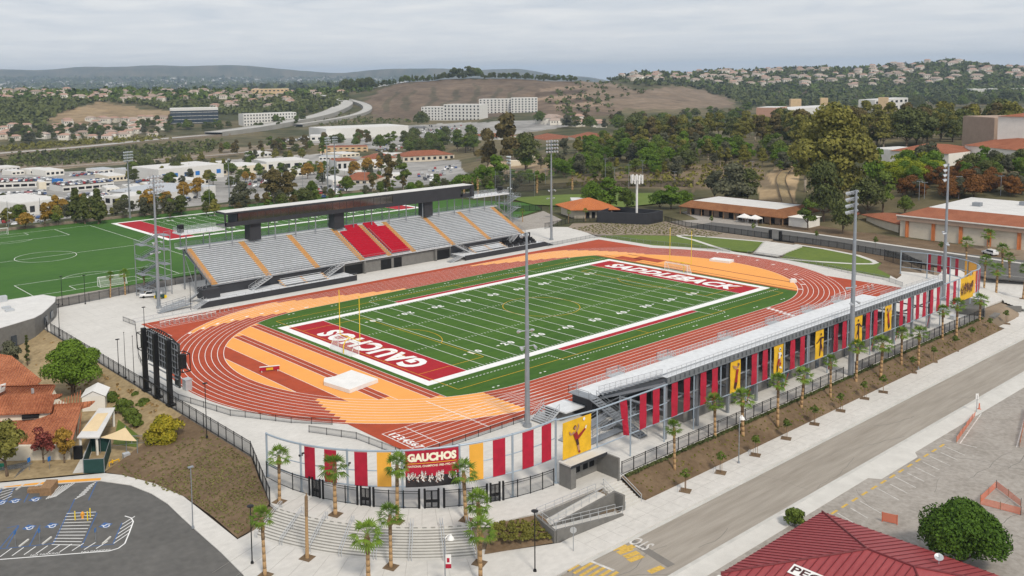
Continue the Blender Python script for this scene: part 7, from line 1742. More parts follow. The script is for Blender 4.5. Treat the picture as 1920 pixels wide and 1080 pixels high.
b = MB(); b.prism([(226, 10), (252, 30), (262, 14), (236, -6)], .2, .35); tag(b.build('swimming_pool', MAT['pool_water']), 'turquoise swimming pool behind the gymnasium', 'pool'); slab([(215, 8), (252, 40), (280, 8), (238, -22)], .15, 'pool_deck', 'pale_concrete', .4)
def parkinglamp(px, py, h, label): 
    g = ground_at(px, py); x, y, z = g[:3]; b = MB(); b.bar((x, y, z-.3), (x, y, z+h), .13, 6, 0, .08); b.bar((x-.6, y+.5, z+h), (x+.6, y-.5, z+h), .06, 4)
    for k in (-1, 1): b.obox(x+.6*k, y-.5*k, z+h-.1, .6, .35, .15, R(-40))
    tag(b.build('flood_lamp', MAT['galvanised']), label, 'light pole', 'small light poles beyond the far end')
for i, (px, py, h) in enumerate(((1152, 345, 8), (1205, 330, 8), (1121, 330, 8), (1135, 352, 14), (1179, 352, 11), (1265, 345, 6), (1410, 325, 6), (1723, 375, 7), (1733, 372, 6), (1797, 372, 8), (1876, 366, 7), (1023, 345, 8))): parkinglamp(px, py, h, 'slender light pole on the campus hillside, %s counted from the antenna mast' % ORD[i])
# pickup and tractor on the plaza, parked car
def car_mesh(kind, body, seed=0):
    b = MB(); L, Wd = (5.6, 2.0) if kind == 'pickup' else (4.6, 1.85)
    w = Wd/2
    if kind == 'pickup': prof = [(-2.8, .45), (-2.8, 1.0), (-.55, 1.05), (-.45, 1.05), (-.25, 1.75), (1.0, 1.75), (1.5, 1.12), (2.7, 1.0), (2.8, .5)]
    elif kind == 'suv': prof = [(-2.3, .45), (-2.3, 1.05), (-2.1, 1.7), (.4, 1.72), (1.1, 1.1), (2.2, .98), (2.3, .5)]
    else: prof = [(-2.3, .42), (-2.3, .95), (-1.7, 1.0), (-1.0, 1.42), (.35, 1.45), (1.15, .98), (2.2, .82), (2.3, .45)]
    n = len(prof)
    def wy(z): return w*(1 if z < 1.12 else .82)
    Lf = [(p[0], -wy(p[1]), p[1]) for p in prof]; Rt = [(p[0], wy(p[1]), p[1]) for p in prof]
    for i in range(n): j = (i+1) % n; b.face([Lf[i], Lf[j], Rt[j], Rt[i]][::-1], 0)
    b.face(Lf, 0); b.face(Rt[::-1], 0)
    k = {'pickup': (4, 5, 6), 'suv': (2, 3, 4), 'sedan': (3, 4, 5)}[kind]
    a, c, d = [prof[i] for i in k]
    for s in (-1, 1):
        y = s*(w*.91+.012); q = [(a[0]-.02, y, a[1]-.12), (a[0]-.25, y*1.06, 1.06), (d[0]-.25, y*1.06, 1.06), (c[0]-.05, y, c[1]-.12)]; b.face(q if s > 0 else q[::-1], 1)
    b.face([(c[0]+.1, -w*.75, c[1]-.08), (c[0]+.1, w*.75, c[1]-.08), (d[0]-.02, w*.85, d[1]+.07), (d[0]-.02, -w*.85, d[1]+.07)][::-1], 1)
    for x in (-L*.31, L*.31):
        for s in (-1, 1): b.bar((x, s*(w-.12), .33), (x, s*(w+.02), .33), .33, 9, 2)
    me = bpy.data.meshes.new('parked_car'); me.from_pydata(b.v, [], b.f)
    for m in (body, 'glass_dark', 'tyre'): me.materials.append(MAT[m])
    me.polygons.foreach_set('material_index', b.m); return me
def put_car(me, x, y, z, rz, label, group, name='parked_car', cat='car', sc=1):
    o = bpy.data.objects.new(name, me); COL.objects.link(o); o.location = (x, y, z); o.rotation_euler = (0, 0, rz); o.scale = (sc, sc, sc); tag(o, label, cat, group); return o
x, y = at(283, 557); put_car(car_mesh('pickup', 'car_white'), x, y, .02, R(155), 'white pickup truck parked behind the left light mast', None, 'pickup_truck', 'pickup truck')
x, y = at(300, 560); t = thing('utility_tractor', 'small green and yellow utility tractor beside the light mast', 'tractor', (x, y, 0)); b = MB(); b.obox(x, y, .4, 2.2, 1.1, .6, R(-30)); b.obox(x-.5, y+.3, 1.0, .8, 1.0, .9, R(-30)); P_(b, 'body', 'green_screen', t); b = MB()
for d in ((-.8, .9), (-.3, -.4), (.9, .1), (1.2, -.5)): b.bar((x+d[0], y+d[1], .45), (x+d[0]+.15, y+d[1]+.25, .45), .42, 10)
P_(b, 'wheel', 'goal_yellow', t)
x, y = at(1856, 478); put_car(car_mesh('suv', 'car_white'), x, y, .05, R(60), 'white car on the campus road behind the far corner palms', None)
# hero trees near the camera ----------------------------------------------
hero = tree_meshes(9.6, 11.0, 34, .20, 820, 'leaf_bright', 34, 'ragged', .2, r=.32)
x, y = at(136, 742, -2); tree_obj(hero, 'shade_tree', 'large bright green spreading tree behind the tiled building', 'tree', (x, y, -2.0), None, 0, 1.0)
x, y = at(100, 752, -2); tree_obj(tree_meshes(6, 5, 12, .22, 520, 'leaf_green', 33, 'round', .3), 'shade_tree', 'smaller green tree tucked under the large spreading tree', 'tree', (x+4.5, y+2.0, -2), None)
bush = tree_meshes(8.6, 10.8, 34, .20, 1250, 'leaf_bush', 35, 'round', .05, r=.3)
x, y = at(1803, 1058, LOW); tree_obj(bush, 'round_tree', 'dense round dark green tree beside the maroon roof', 'tree', (x, y, LOW), None, 0, .82)
x, y = at(307, 832, -1.6); tree_obj(tree_meshes(4.4, 6.8, 26, .17, 480, 'leaf_yellow', 38, 'ragged', .06), 'flowering_bush', 'large bush with yellow blossom at the foot of the dry slope', 'bush', (x, y, -1.8))
x, y = at(82, 868, -2); tree_obj(tree_meshes(5.6, 4.8, 14, .20, 110, 'leaf_wine', 39, 'ragged', .22), 'red_tree', 'thin wine red tree before the tiled building', 'tree', (x, y, -2))
x, y = at(121, 868, -2); tree_obj(tree_meshes(5.4, 4.0, 13, .22, 150, 'leaf_autumn', 41, 'ragged', .25), 'autumn_tree', 'small orange autumn tree beside the wine red tree', 'tree', (x, y, -2))
x, y = at(14, 893, -2); tree_obj(tree_meshes(8.8, 6.0, 16, .26, 160, 'leaf_olive', 43, 'ragged', .28), 'street_tree', 'olive leafed tree at the far left edge of the car park', 'tree', (x, y, -2))
x, y = at(52, 681, -1.5); tree_obj(tree_meshes(7.0, 1.4, 10, .22, 160, 'leaf_dark', 45, 'tall', .04), 'cypress', 'narrow dark cypress beside the tiled roofs', 'tree', (x, y, -2.0))
x, y = at(15, 690, -2); tree_obj(tree_meshes(5.0, 6.5, 14, .3, 220, 'leaf_grey', 47, 'ragged', .1), 'shrub_tree', 'grey green shrub tree behind the tiled roofs at left', 'tree', (x, y, -2))
sm = tree_meshes(2.6, 3.4, 9, .24, 190, 'leaf_green', 49, 'round', .05)
for i, (px, py, s) in enumerate(((232, 775, 1.0), (248, 790, .9), (210, 755, .8), (255, 800, .7), (270, 768, .8), (255, 752, .7))):
    x, y = at(px, py, -1.7); tree_obj(sm, 'garden_shrub', 'green shrub %s along the foot of the dry slope by the sail' % ORD[i], 'shrub', (x, y, -1.9), 'shrubs by the small lawn', i*1.1, s)
x, y = at(1490, 985, LOW); tree_obj(sm, 'garden_shrub', 'small green shrub behind the maroon roof ridge', 'shrub', (x, y, LOW), None, 0, .8)
# ------------------------------------------------------------------ wider landscape
def depth_of(x, y, z): return Vector((x-CAMX, y-CAMY, z-CAMZ)).dot(FWD)
KIND = {'bigeuc': tree_meshes(10, 8, 30, .17, 620, 'leaf_olive', 62, 'ragged', .18, 'bark_pale')}
for nm, args in dict(
    euc=(10, 7.5, 17, .36, 199, 'leaf_olive', 61, 'ragged', .22, 'bark_pale'), eucb=(10, 7.5, 17, .36, 199, 'leaf_brownolive', 63, 'ragged', .2, 'bark_pale'),
    oak=(10, 10.5, 16, .36, 218, 'leaf_dark', 65, 'round', .12), green=(10, 9.5, 16, .36, 218, 'leaf_green', 67, 'round', .15), bright=(10, 11, 15, .36, 218, 'leaf_bright', 69, 'round', .1),
    lime=(10, 13, 15, .36, 209, 'leaf_lime', 71, 'umbrella', .05), autumn=(10, 8, 14, .36, 199, 'leaf_autumn', 73, 'round', .15), rust=(10, 12, 15, .36, 209, 'leaf_rust', 75, 'round', .05),
    con=(10, 5.4, 15, .36, 209, 'leaf_dark', 77, 'tall', .05), grey=(10, 10, 16, .36, 209, 'leaf_grey', 79, 'ragged', .1)).items():
    KIND[nm] = [tree_meshes(*args), tree_meshes(args[0], args[1]*.95, args[2]+5, args[3]*.85, int(args[4]*.85), args[5], args[6]+40, 'ragged' if nm != 'con' else 'tall', args[8]+.05, *args[9:]), tree_meshes(args[0]*1.1, args[1]*.8, args[2]+2, args[3]*.9, int(args[4]*.85), args[5], args[6]+80, 'ragged' if nm != 'con' else 'tall', args[8]+.1, *args[9:])]
KN = dict(bigeuc='eucalyptus_tree', euc='eucalyptus_tree', eucb='eucalyptus_tree', oak='dark_tree', green='broadleaf_tree', bright='leafy_tree', lime='canopy_tree', autumn='autumn_tree', rust='rust_shrub', con='conifer_tree', grey='grey_tree')
KL = dict(euc='olive eucalyptus', eucb='brown olive eucalyptus', oak='dark round tree', green='mid green tree', bright='bright green tree', lime='lime green spreading tree', autumn='golden autumn tree', rust='rust brown shrub', con='dark conifer', grey='grey green tree')
TC = random.Random(21)
def tree_at(kind, px, py, hp=None, h=None, label=None, group=None, sx=1.0, full=True):
    g = ground_at(px, py)
    if g is None: return
    x, y, z, d = g
    if h is None: h = hp*depth_of(x, y, z)/FPX
    s = h/10.0; ms = KIND[kind] if kind == 'bigeuc' else TC.choice(KIND[kind])
    if full and d < 950: return tree_obj(ms, KN[kind], label, 'tree', (x, y, z-.1), group, TC.uniform(0, 6.28), (s*sx, s*sx, s))
    o = bpy.data.objects.new(KN[kind], ms[0]); COL.objects.link(o); o.location = (x, y, z); o.scale = (s*sx, s*sx, s); o.rotation_euler = (0, 0, TC.uniform(0, 6.28)); tag(o, label, 'tree', group); return o
HERO = [  # kind, px, base row, height in px, width factor, label
 ('bigeuc', 1562, 398, 195, 1.05, 'tall olive eucalyptus rising behind the rust roofed building, largest of all'), ('euc', 1510, 360, 120, .8, 'slim leaning eucalyptus left of the largest eucalyptus'), ('oak', 1545, 415, 110, .75, 'dark grey conifer like tree just before the largest eucalyptus'), ('grey', 1375, 383, 75, 1.2, 'wide grey dark tree behind the rust roofed building, left part'), ('oak', 1400, 380, 62, 1.1, 'dark tree at the right end of the wide grey tree'), ('grey', 1340, 378, 55, 1.0, 'low grey tree at the left end of the wide grey tree'),
 ('green', 1655, 398, 75, .9, 'dark green tree over the poolside lawn'), ('oak', 1625, 402, 66, .95, 'dark green tree left of the pool'), ('green', 1515, 432, 56, .9, 'street tree before the entry block of the rust roofed building'), ('oak', 1580, 438, 58, .85, 'dark street tree beside the campus road shelter'), ('green', 1697, 402, 34, .9, 'small dark green tree at the corner of the gymnasium'), ('bright', 1640, 355, 72, .75, 'bright green tree below the lime grove'),
 ('bright', 1140, 398, 62, 1.1, 'bright green round tree behind the orange pavilion'), ('green', 1175, 400, 48, .8, 'darker green tree between pavilion and antenna mast'), ('bright', 1110, 390, 50, .8, 'smaller green tree left of the one behind the pavilion'), ('bright', 1258, 392, 42, 1.3, 'low round green tree beside the rust roofed building'), ('bright', 1238, 391, 34, 1.2, 'left half of the low round green clump'), ('bright', 1282, 390, 32, 1.2, 'right half of the low round green clump'),
 ('eucb', 952, 330, 108, .95, 'massive dark eucalyptus standing alone behind the far light mast'), ('eucb', 915, 328, 85, .8, 'dark eucalyptus on the left shoulder of the massive one'), ('oak', 985, 318, 66, .9, 'dark tree on the right shoulder of the massive eucalyptus'), ('bright', 930, 352, 58, .9, 'bright green tree below the massive eucalyptus'), ('bright', 905, 350, 40, .9, 'small bright tree left below the massive eucalyptus'),
 ('con', 143, 418, 70, 1.0, 'left one of two dark conifers before the dealership'), ('con', 160, 420, 62, 1.0, 'second trunk of the left dark conifer'), ('con', 184, 420, 72, 1.05, 'right one of two dark conifers before the dealership'),
 ('autumn', 48, 430, 32, 1.3, 'orange tree at the far left edge of the practice field'), ('autumn', 85, 425, 42, 1.0, 'orange tree before the white dealership'), ('autumn', 105, 420, 50, .9, 'tall orange tree before the white dealership'), ('autumn', 118, 400, 28, 1.0, 'small orange tree between dealership and conifer'), ('autumn', 280, 402, 50, .9, 'golden tree beside the left light mast head'), ('autumn', 312, 392, 36, 1.0, 'golden tree right of the left light mast head'), ('autumn', 345, 378, 38, 1.0, 'golden tree before the low white shops'), ('autumn', 370, 370, 40, 1.0, 'tall golden tree before the low white shops'),
 ('eucb', 515, 382, 66, 1.2, 'broad brown eucalyptus behind the press box roof'), ('eucb', 540, 380, 60, .9, 'right half of the broad brown eucalyptus'), ('grey', 455, 385, 44, 1.2, 'grey green tree left of the brown eucalyptus'), ('autumn', 577, 335, 30, 1.0, 'golden tree behind the crowded car lot'), ('autumn', 602, 332, 26, 1.0, 'golden tree beside the paired light masts'), ('autumn', 665, 328, 28, 1.0, 'golden tree before the white shop'), ('autumn', 690, 325, 30, 1.0, 'golden tree right of the white shop'), ('autumn', 710, 322, 28, 1.0, 'golden tree nearest the brown eucalyptus pair'),
 ('eucb', 730, 352, 58, .9, 'brown eucalyptus above the press box roof'), ('green', 755, 352, 45, 1.0, 'green tree right of the brown eucalyptus above the press box'), ('con', 748, 318, 32, 1.1, 'dark conifer beside the tiled shops'), ('oak', 790, 240, 30, 1.0, 'dark pine at the end of the long white store'),
]
for k, px, py, hp, sx, lb in HERO: tree_at(k, px, py, hp=hp, label=lb, sx=sx)
def grove(poly, n, kinds, hr, where, seed, sx=(.85, 1.2), full=True):
    r = random.Random(seed); x0, x1 = min(p[0] for p in poly), max(p[0] for p in poly); y0, y1 = min(p[1] for p in poly), max(p[1] for p in poly); c = 0; t = 0
    while c < n and t < n*30:
        t += 1; px, py = r.uniform(x0, x1), r.uniform(y0, y1)
        if not inp(px, py, poly): continue
        k = r.choice(kinds); tree_at(k, px, py, h=r.uniform(*hr), label='%s %s' % (KL[k], where), group='trees '+where, sx=r.uniform(*sx), full=full); c += 1
grove([(980, 320), (1060, 335), (1130, 345), (1290, 335), (1300, 310), (1180, 290), (1080, 285), (1000, 300)], 66, ['green', 'oak', 'euc', 'bright', 'grey'], (4, 12), 'on the slope above the ball field', 1)
grove([(1090, 312), (1290, 306), (1290, 275), (1140, 268), (1080, 280)], 62, ['bright', 'green', 'grey', 'euc'], (6, 14), 'in the leafy belt behind the ball field', 2)
grove([(1280, 318), (1480, 312), (1480, 290), (1290, 280)], 48, ['bright', 'green', 'euc', 'grey'], (5, 13), 'along the upper campus road', 3)
grove([(1180, 275), (1500, 275), (1500, 252), (1180, 250)], 70, ['eucb', 'euc', 'oak', 'euc'], (11, 21), 'in the tall eucalyptus wood', 4)
grove([(1490, 290), (1640, 280), (1900, 262), (1930, 245), (1500, 250)], 84, ['eucb', 'oak', 'euc', 'euc'], (11, 22), 'in the dark wood behind the campus', 5)
grove([(1640, 352), (1650, 318), (1730, 316), (1760, 330), (1745, 346), (1700, 356)], 30, ['lime', 'lime', 'lime', 'bright'], (7, 10), 'in the lime coloured grove', 6)
grove([(1640, 372), (1690, 356), (1760, 338), (1830, 340), (1900, 352), (1930, 368), (1760, 376)], 44, ['rust', 'rust', 'rust', 'grey'], (4.5, 8), 'in the rust coloured thicket above the pool', 7)
grove([(1800, 350), (1930, 350), (1930, 312), (1830, 318)], 18, ['oak', 'grey', 'green', 'bright'], (6, 10), 'before the cream campus hall', 8)
grove([(1690, 318), (1710, 318), (1780, 330), (1770, 316)], 3, ['grey', 'euc'], (10, 13), 'before the tiled campus roofs', 9)
grove([(1440, 335), (1600, 345), (1600, 300), (1450, 300)], 28, ['green', 'oak', 'euc', 'grey'], (4, 10), 'beside the dirt path', 10)
grove([(760, 372), (900, 372), (1040, 352), (1000, 335), (830, 345)], 40, ['green', 'bright', 'grey', 'oak', 'green'], (4, 8), 'behind the far end of the home stand', 11)
grove([(720, 300), (900, 290), (890, 262), (760, 262), (700, 280)], 46, ['oak', 'oak', 'green', 'green'], (11, 18), 'between the shops and the white store', 12)
grove([(0, 428), (250, 415), (420, 405), (420, 385), (250, 390), (0, 412)], 46, ['grey', 'grey', 'green', 'euc', 'oak'], (4, 8), 'just beyond the practice field', 13)
grove([(430, 405), (760, 370), (760, 350), (430, 385)], 34, ['grey', 'eucb', 'green', 'oak'], (4, 8), 'behind the press box', 14)
grove([(290, 355), (600, 335), (720, 320), (720, 306), (560, 318), (300, 335)], 44, ['green', 'grey', 'euc', 'euc', 'green'], (6, 10), 'among the shop car parks', 15); grove([(420, 352), (440, 335), (600, 325), (720, 320), (740, 345), (560, 350)], 26, ['green', 'autumn', 'grey', 'oak'], (5, 8), 'in the lots before the white shops', 24); grove([(0, 400), (0, 385), (200, 372), (330, 350), (320, 372), (200, 395)], 24, ['green', 'autumn', 'oak'], (5, 8), 'between the dealership buildings', 25)
grove([(200, 340), (260, 345), (420, 322), (640, 300), (640, 285), (400, 305), (240, 322)], 46, ['green', 'oak', 'grey', 'euc'], (8, 13), 'along the shopping street', 16)
grove([(400, 300), (700, 280), (690, 262), (420, 285)], 42, ['oak', 'green', 'eucb', 'eucb'], (10, 15), 'below the freeway wall', 17)
grove([(0, 312), (370, 290), (420, 270), (370, 272), (0, 300)], 54, ['oak', 'grey', 'green', 'grey'], (3.5, 7), 'on the freeway embankment', 18)
grove([(0, 275), (330, 255), (330, 228), (90, 245), (0, 240)], 80, ['oak', 'green', 'grey', 'oak'], (8, 14), 'among the townhouses across the freeway', 19)
grove([(330, 250), (460, 245), (560, 238), (620, 205), (560, 210), (440, 240), (330, 238)], 46, ['oak', 'green'], (9, 14), 'round the glass office building', 20)
grove([(1000, 240), (1200, 250), (1400, 235), (1400, 215), (1150, 225), (1010, 228)], 50, ['oak', 'green', 'grey', 'eucb'], (10, 18), 'in the valley below the brown hill', 21)
grove([(1380, 215), (1700, 205), (1920, 198), (1920, 185), (1700, 192), (1400, 205)], 44, ['oak', 'oak', 'green'], (12, 20), 'behind the pink office building', 22)
for i in range(120):
    px = 640+i*3.7+TC.uniform(-2, 2); py = float(np.interp(px, [640, 720, 800, 950, 1060, 1100], [166, 156, 146, 142, 145, 146]))
    for _ in range(24):
        g = ground_at(px, py)
        if g and g[3] < 2350: break
        py += .6
    kk = TC.choice(['con', 'oak', 'green', 'oak']); hh = TC.uniform(16, 27) if px < 700 or 850 < px < 900 else TC.uniform(8, 16)
    tree_at(kk, px, py+TC.uniform(0, 1.5), h=hh, label='%s along the crest of the brown hill' % KL[kk], group='trees along the crest of the brown hill')
# brush and woods on far slopes: too many to count
def brush(name, label, poly, n, hr, m, seed, k=9):
    r = np.random.default_rng(seed); x0, x1 = min(p[0] for p in poly), max(p[0] for p in poly); y0, y1 = min(p[1] for p in poly), max(p[1] for p in poly)
    Q = []; c = 0; t = 0
    while c < n and t < n*8:
        t += 1; px, py = r.uniform(x0, x1), r.uniform(y0, y1)
        if not inp(px, py, poly): continue
        g = ground_at(px, py)
        if g is None or g[3] > 6500: continue
        h = r.uniform(*hr); Q.append(leaves((g[0], g[1], g[2]+h*.35), (h*.6, h*.6, h*.55), k, h*.42, seed*9999+c, shell=.5)); c += 1
    if not Q: return
    o = bpy.data.objects.new(name, leafmesh(name, np.concatenate(Q), m)); COL.objects.link(o); tag(o, label, 'woods', None, 'stuff')
brush('hillside_woods', 'dark scrub covering the hillside below the left ridge houses', [(0, 240), (0, 190), (120, 188), (330, 195), (480, 190), (600, 175), (660, 170), (650, 195), (600, 212), (420, 215), (330, 208), (240, 195), (180, 190), (90, 222), (80, 240)], 1300, (5, 11), 'leaf_dark', 1)
brush('hillside_woods', 'mixed green trees between the houses along the left ridge', [(0, 192), (0, 172), (300, 169), (620, 168), (700, 160), (700, 172), (600, 182), (300, 190)], 620, (6, 12), 'leaf_green', 2)
brush('hillside_woods', 'blue green woods covering the right hand ridge', [(1060, 152), (1200, 138), (1400, 132), (1600, 126), (1720, 116), (1780, 113), (1850, 123), (1920, 128), (1920, 195), (1700, 198), (1500, 200), (1400, 200), (1370, 185), (1300, 166), (1200, 160), (1100, 150)], 2300, (7, 13), 'leaf_dark', 3)
brush('hillside_woods', 'lighter green trees scattered on the right hand ridge', [(1200, 140), (1400, 134), (1600, 128), (1780, 116), (1920, 130), (1920, 185), (1500, 190), (1300, 165)], 900, (7, 12), 'leaf_green', 4)
brush('hillside_scrub', 'dark scrub in the folds of the brown hill', [(1010, 200), (1040, 175), (1090, 150), (1130, 150), (1200, 172), (1240, 166), (1150, 190), (1160, 210), (1060, 214)], 150, (3, 8), 'leaf_dark', 5)
brush('hillside_scrub', 'olive scrub on the bank beside the ball field', [(1060, 350), (1300, 352), (1440, 340), (1420, 305), (1200, 312), (1080, 325)], 420, (.8, 2.0), 'leaf_olive', 6)
brush('hillside_scrub', 'low scrub on the freeway embankment', [(0, 318), (0, 292), (300, 272), (420, 262), (400, 285), (300, 300)], 600, (2, 5), 'leaf_dark', 7)
brush('hillside_scrub', 'scrub round the valley floor beside the freeway', [(0, 275), (300, 255), (330, 262), (0, 285)], 300, (2, 5), 'leaf_olive', 8)
brush('hillside_woods', 'scrub and trees behind the freeway bend', [(560, 215), (620, 200), (640, 210), (690, 222), (760, 226), (780, 232), (690, 235), (600, 238)], 160, (3, 5), 'leaf_dark', 9)
# houses -----------------------------------------------------------------
mat('house_wall', (.52, .46, .37), .9, .1, objr=.6, col2=(.76, .73, .67), scale=.02); mat('house_roof', (.26, .18, .14), .9, scale=.02, col2=(.42, .34, .29), objr=.6); mat('house_roof_pink', (.34, .20, .15), .9, scale=.02, col2=(.44, .29, .23), objr=.5)
def house_mesh(L, Wd, H, rh, roof, seed):
    b = MB(); b.box(-L/2, L/2, -Wd/2, Wd/2, -4, H, 0)
    hip(b, [(-L/2-.5, -Wd/2-.5, H), (L/2+.5, -Wd/2-.5, H), (L/2+.5, Wd/2+.5, H), (-L/2-.5, Wd/2+.5, H)][0:4], ((0-L*.28, 0, H+rh), (L*.28, 0, H+rh)), 1) if False else None
    c = [Vector(p) for p in ((-L/2-.5, -Wd/2-.5, H), (L/2+.5, -Wd/2-.5, H), (L/2+.5, Wd/2+.5, H), (-L/2-.5, Wd/2+.5, H))]; r0, r1 = Vector((-L*.3, 0, H+rh)), Vector((L*.3, 0, H+rh))
    b.face([c[0], c[1], r1, r0], 1); b.face([c[1], c[2], r1], 1); b.face([c[2], c[3], r0, r1], 1); b.face([c[3], c[0], r0], 1)
    b.box(L*.15, L*.45, -Wd/2-2.5, -Wd/2, -4, H*.6, 0)
    for k in (-.32, -.1, .12): b.box(L*k-.8, L*k+.8, -Wd/2-.06, -Wd/2+.02, H*.45, H*.75, 2); b.box(L*k-.8, L*k+.8, Wd/2-.02, Wd/2+.06, H*.45, H*.75, 2)
    me = bpy.data.meshes.new('house'); me.from_pydata(b.v, [], b.f)
    for m in ('house_wall', roof, 'void'): me.materials.append(MAT[m])
    me.polygons.foreach_set('material_index', b.m); return me
HM = [house_mesh(16, 11, 5.5, 2.6, 'house_roof', 1), house_mesh(13, 10, 6, 2.2, 'house_roof_pink', 2), house_mesh(20, 11, 6.0, 2.8, 'house_roof', 3)]
def houses(poly, n, label, group, seed, sc=(.9, 1.2), which=(0, 1, 2), mind=17):
    r = random.Random(seed); x0, x1 = min(p[0] for p in poly), max(p[0] for p in poly); y0, y1 = min(p[1] for p in poly), max(p[1] for p in poly); P = []; t = 0
    while len(P) < n and t < n*40:
        t += 1; px, py = r.uniform(x0, x1), r.uniform(y0, y1)
        if not inp(px, py, poly): continue
        g = ground_at(px, py)
        if g is None or g[3] > 6000 or any(math.hypot(g[0]-q[0], g[1]-q[1]) < mind for q in P): continue
        P.append(g); o = bpy.data.objects.new('house', HM[r.choice(which)]); COL.objects.link(o); o.location = (g[0], g[1], g[2]+(2.5 if g[3] > 2200 else .5)); o.rotation_euler = (0, 0, math.atan2(g[1]-CAMY, g[0]-CAMX)-math.pi/2+r.choice((-.5, -.2, .2, .6))); s = r.uniform(*sc); o.scale = (s, s, s); tag(o, label, 'house', group)
houses([(0, 189), (0, 173), (200, 171), (470, 171), (560, 172), (560, 180), (470, 186), (330, 192), (200, 190)], 62, 'pale house in the row along the left ridge', 'houses along the left ridge', 1)
houses([(60, 262), (120, 232), (200, 224), (330, 222), (330, 242), (300, 256), (180, 268)], 46, 'townhouse with a pink tiled roof across the freeway', 'townhouses across the freeway', 2, (.85, 1.05), (1, 1, 0), 14)
houses([(0, 270), (60, 262), (60, 232), (0, 240)], 8, 'pink roofed house among trees at the far left edge', 'houses at the far left edge', 3, (.8, 1), (1,))
houses([(1070, 146), (1200, 140), (1350, 136), (1500, 130), (1560, 132), (1500, 152), (1420, 166), (1300, 158), (1180, 152)], 70, 'tan house on the near shoulder of the right ridge', 'houses on the near shoulder of the right ridge', 4, (1.0, 1.3), (0, 1, 2), 22)
houses([(1560, 130), (1640, 126), (1740, 117), (1820, 118), (1920, 130), (1920, 150), (1760, 160), (1600, 168), (1480, 165)], 70, 'tan house high on the right ridge', 'houses high on the right ridge', 5, (1.05, 1.4), (0, 1, 2), 24)
houses([(380, 225), (560, 195), (640, 180), (640, 172), (500, 182), (380, 205)], 16, 'pale house scattered in the trees near the freeway bend', 'houses near the freeway bend', 6)
houses([(1010, 238), (1150, 240), (1150, 228), (1020, 226)], 10, 'low pale building in the valley below the brown hill', 'low buildings in the valley', 7, (.8, 1.3))
# larger buildings -------------------------------------------------------
def block(name, label, pl, pr, base, top, dep, wall, roof='roof_white', win=None, cat='building', dz=0, tower=None, parapet=True, wmat='glass_dark', group=None, rot=0.0, roofh=0):
    """box whose front runs between two photo columns at the given ground rows"""
    bl, br = base if isinstance(base, tuple) else (base, base)
    g0, g1 = ground_at(pl, bl), ground_at(pr, br)
    p, q = Vector(g0[:2]), Vector(g1[:2]); z = min(g0[2], g1[2])+dz; 
    tl = top[0] if isinstance(top, tuple) else top
    H = (bl-tl)*depth_of(p.x, p.y, z)/FPX - (z-g0[2] if False else 0); d = (q-p); L = d.length; d.normalize(); nrm = Vector((-d.y, d.x)); 
    if nrm.dot(Vector((p.x-CAMX, p.y-CAMY))) < 0: nrm = -nrm
    t = thing(name, label, cat, (p.x, p.y, z), group)
    a, c = p+nrm*dep, q+nrm*dep
    b = MB(); b.prism([p, q, c, a], z-6, z+H); P_(b, 'wall', wall, t)
    b = MB(); 
    if roofh: 
        cr = [Vector((*v, z+H)) for v in (p-nrm*.6, q-nrm*.6, c+nrm*.6, a+nrm*.6)]; r0 = Vector((*((p+a)/2+d*min(dep/2, L/3)), z+H+roofh)); r1 = Vector((*((q+c)/2-d*min(dep/2, L/3)), z+H+roofh))
        for f in ([cr[0], cr[1], r1, r0], [cr[1], cr[2], r1], [cr[2], cr[3], r0, r1], [cr[3], cr[0], r0]):
            n = (f[1]-f[0]).cross(f[2]-f[0]); b.face(f if n.z > 0 else f[::-1])
    else: b.prism([p+nrm*.4+d*.4, q+nrm*.4-d*.4, c-nrm*.4-d*.4, a-nrm*.4+d*.4], z+H, z+H+.25)
    P_(b, 'roof', roof, t)
    if win:
        rows, cols, wf, hf = win; me0 = None
        for i in range(rows):
            for j in range(cols):
                u = (j+.5)/cols; v = (i+.5)/rows; w = L/cols*wf; h = H/rows*hf; pos = p+d*(L*u)-nrm*.08
                if me0 is None:
                    b = MB(); e = d*w/2; b.hexa([(*(-e-nrm*.06), -h/2), (*(e-nrm*.06), -h/2), (*(e+nrm*.1), -h/2), (*(-e+nrm*.1), -h/2)], [(*(-e-nrm*.06), h/2), (*(e-nrm*.06), h/2), (*(e+nrm*.1), h/2), (*(-e+nrm*.1), h/2)]); me0 = bpy.data.meshes.new('window'); me0.from_pydata(b.v, [], b.f); me0.materials.append(MAT[wmat])
                o = bpy.data.objects.new('window', me0); COL.objects.link(o); o.parent = t; o.location = (pos.x-p.x, pos.y-p.y, H*v)
    return t, p, q, d, nrm, z, H
mat('white_wall', (.66, .65, .62), .9, .05); mat('pink_wall', (.50, .29, .21), .9, .06); mat('cream_wall', (.70, .63, .50), .9, .05)
r_ = block('office_building', 'dark glass office building with a white top across the freeway', 320, 410, (233, 232), 207, 34, 'glass_blue', 'white_wall', (4, 9, .93, .10), wmat='white_wall')
t, p, q, d, nm_, z, H = r_; b = MB(); b.prism([p-nm_*.6, q-nm_*.6, q+nm_*34, p+nm_*34], z+H+.3, z+H+4.2); P_(b, 'roof_band', 'white_wall', t)
block('hotel', 'white hotel block with rows of windows beside the freeway', 457, 556, (237, 228), (214, 208), 20, 'white_wall', 'roof_white', (4, 18, .4, .5))
block('tan_building', 'flat tan building on the left ridge', 472, 541, (181, 180), 167, 24, 'stucco_tan', 'stucco', (2, 9, .5, .3))
block('apartment_building', 'white apartment block with dark bays below the brown hill, left one', 790, 832, (225, 226), 200, 24, 'white_wall', 'roof_white', (5, 7, .35, .5))
block('apartment_building', 'white apartment block with dark bays below the brown hill, middle one', 832, 900, (226, 224), 196, 26, 'white_wall', 'roof_white', (5, 10, .38, .5))
